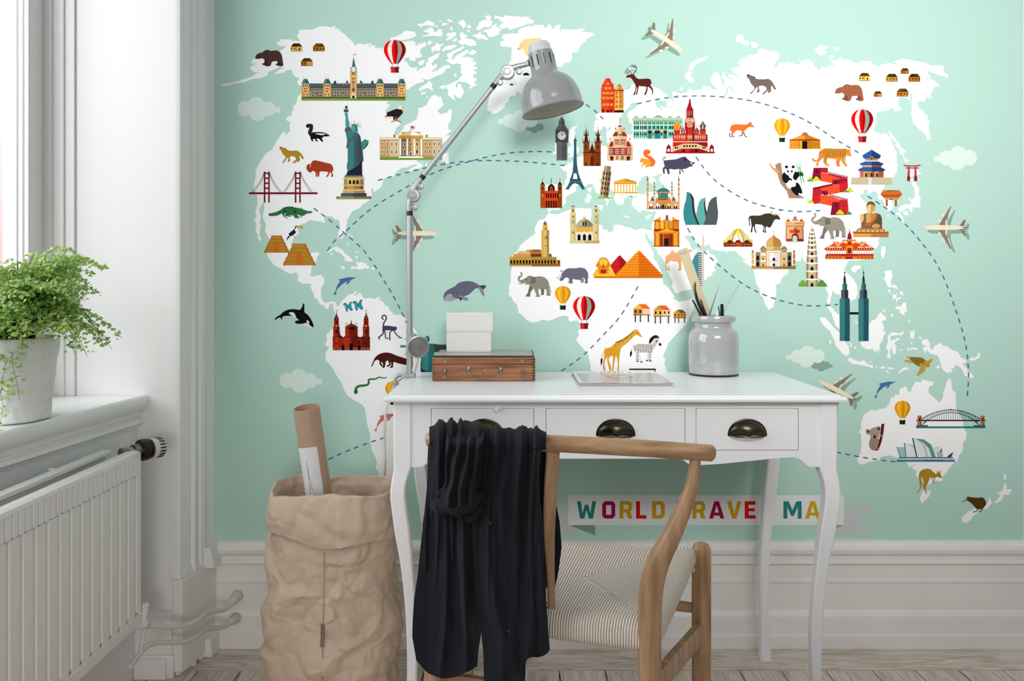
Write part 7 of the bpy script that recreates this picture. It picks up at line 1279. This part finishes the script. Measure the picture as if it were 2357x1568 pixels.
# wrap over and under the rails
def side(path,cen):
    K=[(0,0),(.002,-.008),(.002,-.018),(-.001,-.026),(-.010,-.031),(-.03,-.030)]
    rows=[]
    for k,(o,dz_) in enumerate(K):
        if k==0: rows.append([p[0] for p in path]); continue
        rows.append([bm.verts.new(p[0].co+p[1]*o+Vector((0,0,dz_))) for p in path])
    for k in range(len(K)-1):
        for i in range(len(path)-1):
            a,b_=path[i][2],path[i+1][2]; addf([rows[k][i],rows[k][i+1],rows[k+1][i+1],rows[k+1][i]],[(a*W_,-k*.01),(b_*W_,-k*.01),(b_*W_,-(k+1)*.01),(a*W_,-(k+1)*.01)])
def outn(a,b_): d=(b_-a).normalized(); return Vector((d.y,-d.x,0))
nR=outn(cRL,cRR); nF=-outn(cFL,cFR); nL=-outn(cRL,cFL)*1.0; nRt=outn(cRR,cFR)
if nL.x>0: nL=-nL
if nRt.x<0: nRt=-nRt
side([(top[0][i],nR,S_[i]) for i in range(NS+1)],0); side([(top[NS][i],nF,S_[i]) for i in range(NS+1)],0)
side([(top[j][0],nL,S_[j]) for j in range(NS+1)],0); side([(top[j][NS],nRt,S_[j]) for j in range(NS+1)],0)
bmesh.ops.recalc_face_normals(bm,faces=bm.faces)
me=bpy.data.meshes.new('woven_seat')
for v in bm.verts: v.co-=Vector(chair.location)
bm.to_mesh(me); bm.free(); me.materials.append(wm); so=bpy.data.objects.new('woven_seat',me); COL.objects.link(so); so.parent=chair

# ================= black shirt over the rail =================
shirt=thing('linen_shirt','black linen shirt draped over the chair back','shirt',tuple(at(1110,1000,1.42)))
def railY(px): return interp([(p[0],p[2]) for p in RAIL],px)
def railTop(px): return interp([(p[0],p[1]) for p in RAIL],px)
LX=[(985,990),(1010,988),(1060,985),(1120,983),(1180,977),(1260,968),(1320,962),(1380,953),(1430,950),(1465,949),(1500,955),(1530,960),(1560,966),(1700,990)]
RXt=[(975,1262),(1000,1257),(1030,1246),(1080,1240),(1150,1243),(1200,1247),(1300,1253),(1400,1258),(1450,1262),(1500,1266),(1700,1262)]
def fold(u,s):
    # s: 0 at the rail, grows downwards (metres)
    n1=noise.noise(Vector((u*2.3,s*2.6,1.7))); n2=noise.noise(Vector((u*5,s*4.2,4.2))); n3=noise.noise(Vector((u*6+s*9,s*14-u*7,8.8)))
    f=lambda x,p:(1-abs((x%1)*2-1))**p
    sl=u+.16*s*(1-u)
    up=max(0,1-s*2.6); mid=min(1,.25+s*2)
    v=.036*mid*f(sl*3.3+.9*n1+.2,1.7)*(.5+1.0*abs(n2))+.017*f(sl*7.3+1.1*n1+.5*n2,2.4)*(.10+up)+.007*f(sl*14+1.6*n2,1.6)*up
    v+=.020*n1*min(1,s*3.2)+.010*n2*min(1,s*4)+.012*n3*min(1,s*2.5)+.004*abs(noise.noise(Vector((u*11,s*16,2.2))))*min(1,s*2)
    return v
TOPY=[(985,992),(1005,981),(1030,977),(1036,973),(1060,978),(1110,985),(1160,993),(1200,995),(1225,991),(1245,996),(1262,1002)]
def front(px0,px1,bot):
    def fn(a,b):
        # a across, b down along the cloth
        if b<.14:   # over the rail, from behind to the front
            t=b/.14; u=px0(1000)+(px1(1000)-px0(1000))*a; Yc=railY(u); ty=interp(TOPY,u)
            ang=PI*(1-t)*.95+.08; c=at(u,ty,Yc); r=.0215
            p=c+Vector((0,math.cos(ang)*r*-1*-1*1,0)); p=Vector((c.x,Yc-math.cos(PI-ang)*-1*r*0-(-math.cos(ang))*0,c.z))
            th=PI*t; p=Vector((c.x,Yc+math.cos(th)*r,c.z-(r*(1-math.sin(th)))*.9))
            uu=(u-985)/280; p.y-=max(0,-math.cos(th))*(.013+max(fold(uu,.02),-.006))
            p.z+=.5*max(0,math.sin(th))*fold(uu,.02)+.004*noise.noise(Vector((uu*14,th,3)))*math.sin(th); p.x=(u-VX)*p.y/FPX
            return p
        t=(b-.14)/.86; u0=px0(1000)+(px1(1000)-px0(1000))*a; Y_=railY(u0); y0=VY+(CH-(at(u0,interp(TOPY,u0),Y_).z-.0194))*FPX/(Y_-.036)
        xb=px0(1500)+(px1(1500)-px0(1500))*a; yb=bot(xb); y=y0+(yb-y0)*t; u=px0(y)+(px1(y)-px0(y))*a
        s=(y-y0)/1350; Yc=railY(min(1262,max(985,u)))-.0215; uu=(u-985+ (12*s*60/35))/280
        flare=.010*s
        dep=fold(uu,s+.02)
        # edges of the cloth turn back
        e=min(a,1-a); dep-=.010*max(0,1-e/.05)*edge[0 if a<.5 else 1]
        q=at(u,y,Yc-.012-flare-max(dep,-.006+.012*min(1,s*3)))
        if t<.08: k=t/.08; q.z=(at(u0,interp(TOPY,u0),Y_).z-.0194-(y-y0)*Y_/FPX)*(1-k)+q.z*k
        return q
    return fn
edge=[1,0]
def Lx(y): return interp(LX,y)
def Rx(y): return interp(RXt,y)
SLIT=[(1000,1104),(1400,1104),(1455,1108),(1500,1101),(1560,1097),(1600,1097)]; SLIT2=[(1000,1104),(1400,1104),(1455,1108),(1500,1113),(1568,1115),(1700,1118)]
_bl=CR([(945,1508),(958,1524),(975,1546),(1000,1558),(1025,1561),(1055,1556),(1080,1545),(1097,1536),(1112,1528)],6); botL=lambda x:interp(_bl,x)
_br=CR([(1106,1610),(1130,1640),(1170,1655),(1200,1640),(1207,1570),(1211,1524),(1222,1513),(1238,1513),(1252,1509),(1262,1501),(1270,1488)],6); botR=lambda x:interp(_br,x)
sm=MB(); sm.grid(front(Lx,lambda y:interp(SLIT,y),botL),110,190)
edge=[0,1]; sm.grid(front(lambda y:interp(SLIT2,y),Rx,botR),120,190)
so=sm.build('shirt_front',cloth,shirt); mod=so.modifiers.new('thick','SOLIDIFY'); mod.thickness=.0012
# back of the shirt, hanging behind the rail down to the seat
BXR=[(1000,1260),(1040,1262),(1100,1268),(1160,1280),(1200,1288),(1260,1293),(1320,1285),(1360,1276)]
def back(a,b):
    y=1000+352*b; x0=interp([(1000,992),(1352,1000)],y); x1=interp(BXR,y); u=x0+(x1-x0)*a; Yc=railY(min(1262,u))+.0215; uu=(u-985)/280
    return at(u,y,Yc+.004+.05*b*b*0+.010*(.5+.5*math.sin(uu*31+2*b))*b+.012*noise.noise(Vector((uu*5,b*3,2)))*b+.022*b)
bm_=MB(); bm_.grid(back,90,60); so=bm_.build('shirt_back',cloth,shirt); mod=so.modifiers.new('thick','SOLIDIFY'); mod.thickness=.0012
# sleeve hanging in front, ending in a rolled cuff
def sleeve(a,b):
    y=992+173*b; x0=interp([(990,1024),(1060,1022),(1110,1022),(1140,1012),(1165,1010)],y); x1=interp([(990,1120),(1050,1108),(1110,1098),(1150,1100),(1165,1104)],y)
    u=x0+(x1-x0)*a; Yc=railY(u)-.0215; uu=a; w=.3*noise.noise(Vector((uu*3,b*3,6)))
    f=lambda x:(1-abs((x%1)*2-1))**1.4
    dep=.018+.022*math.sin(PI*a)**.6*min(1,.3+b)+.022*f(uu*3.4+w*.7+.5*b+.2)+.008*f(uu*7.5+w*1.5-.4*b)
    k=min(1,b*5); k=k*k*(3-2*k); dep=(dep+.012)*(.25+.75*k)
    if a<.03 or a>.97: dep=.004
    return at(u,y,Yc-.004-dep)
s2=MB(); s2.grid(sleeve,90,70); so=s2.build('sleeve',cloth,shirt)
cf=MB(); cpts=[(1006,1150,.012),(1010,1163,.034),(1030,1168,.046),(1055,1170,.050),(1078,1163,.050),(1096,1150,.046),(1108,1144,.036),(1118,1152,.026),(1128,1144,.024)]
q=CR([tuple(at(x,y,railY(x)-.0215-d))+(r,) for (x,y,d),r in zip(cpts,(.005,.0115,.0125,.012,.0125,.0115,.008,.0065,.003))],7)
cf.tube([Vector(p[:3]) for p in q],[p[3]*(1+.05*noise.noise(Vector((i*.31,0,0)))) for i,p in enumerate(q)],20,flat=1.25)
q=CR([tuple(at(x,y,railY(x)-.0215-d))+(r,) for (x,y,d),r in zip([(1010,1150,.02),(1018,1132,.026),(1028,1122,.026),(1036,1138,.03)],(.004,.0075,.003,.002))],6)
cf.tube([Vector(p[:3]) for p in q],[p[3] for p in q],14)
q=CR([tuple(at(x,y,railY(x)-.0215-d))+(r,) for (x,y,d),r in zip([(1060,1182,.03),(1080,1192,.036),(1100,1178,.036),(1112,1162,.03)],(.003,.010,.008,.003))],6)
cf.tube([Vector(p[:3]) for p in q],[p[3] for p in q],14)
cf.v=[tuple(Vector(v)+noise.noise_vector(Vector(v)*55)*.0055+noise.noise_vector(Vector(v)*Vector((1,1,1)).x*140)*.0016) for v in cf.v]
cf.build('rolled_cuff',cloth,shirt)
# buttons
for x,y in((1173,1455),(1128,1205)):
    k=MB(); k.lathe([(.0005,.0015),(.003,.0014),(.0038,.0006),(.0038,0)],at(x,y,railY(x)-.0215-.045),12,(0,-1,0)); k.build('button',black_m,shirt)

# ================= light, sky, camera =================
w=bpy.data.worlds.new('sky'); SCN.world=w; w.use_nodes=True; nt=w.node_tree; bg=nt.nodes['Background']
tc=nt.nodes.new('ShaderNodeTexCoord'); sx=nt.nodes.new('ShaderNodeSeparateXYZ'); nt.links.new(tc.outputs['Generated'],sx.inputs[0]); cr=nt.nodes.new('ShaderNodeValToRGB')
mr=nt.nodes.new('ShaderNodeMapRange'); mr.inputs['From Min'].default_value=-.4; mr.inputs['From Max'].default_value=.8; nt.links.new(sx.outputs['Z'],mr.inputs['Value']); nt.links.new(mr.outputs[0],cr.inputs['Fac'])
cr.color_ramp.elements[0].position=.25; cr.color_ramp.elements[0].color=(.30,.29,.28,1); cr.color_ramp.elements[1].position=.8; cr.color_ramp.elements[1].color=(.95,.98,1.0,1)
nt.links.new(cr.outputs[0],bg.inputs[0]); bg.inputs[1].default_value=WORLD
def area(name,loc,target,sx,sy,power,col=(1,1,1),spread=PI):
    l=bpy.data.lights.new(name,'AREA'); l.shape='RECTANGLE'; l.size=sx; l.size_y=sy; l.energy=power; l.color=col; l.spread=spread
    o=bpy.data.objects.new(name,l); COL.objects.link(o); o.location=loc; d=Vector(target)-Vector(loc); o.rotation_euler=d.to_track_quat('-Z','Y').to_euler(); return o
area('daylight_window_left',(-1.75,1.1,1.75),(-.2,1.5,1.15),1.7,1.6,P_WIN,(.95,.98,1.0))
area('added_key_light',(.9,-1.1,2.3),(.85,2.26,KZ),1.5,.8,P_KEY,(1,.99,.975),SPREAD)  # added key light behind the camera for the upper mural, no modelled window
area('added_low_fill',(-.15,-.8,.75),(-.62,1.95,.22),.7,.6,P_F,(1,.985,.965),math.radians(40))  # added fill light to brighten the bag and the lower left
area('added_facade_light',(-8.6,6.2,5.5),(-7.5,10,2.0),2.5,2.5,260,(1,.98,.95),math.radians(120))  # added lamp outdoors, only brightens the pink facade
cam=bpy.data.cameras.new('camera'); co=bpy.data.objects.new('camera',cam); COL.objects.link(co); co.location=(0,0,CH); co.rotation_euler=(PI/2,0,0)
cam.sensor_width=36; cam.lens=FPX/2357*36; cam.shift_x=-(VX-1178.5)/2357; cam.shift_y=-(784-VY)/2357; cam.clip_start=.02; cam.clip_end=100; SCN.camera=co
vs=SCN.view_settings; vs.view_transform='Standard'; vs.look='None'; vs.exposure=EXPO; vs.gamma=1; vs.use_curve_mapping=False
SCN.cycles.max_bounces=6
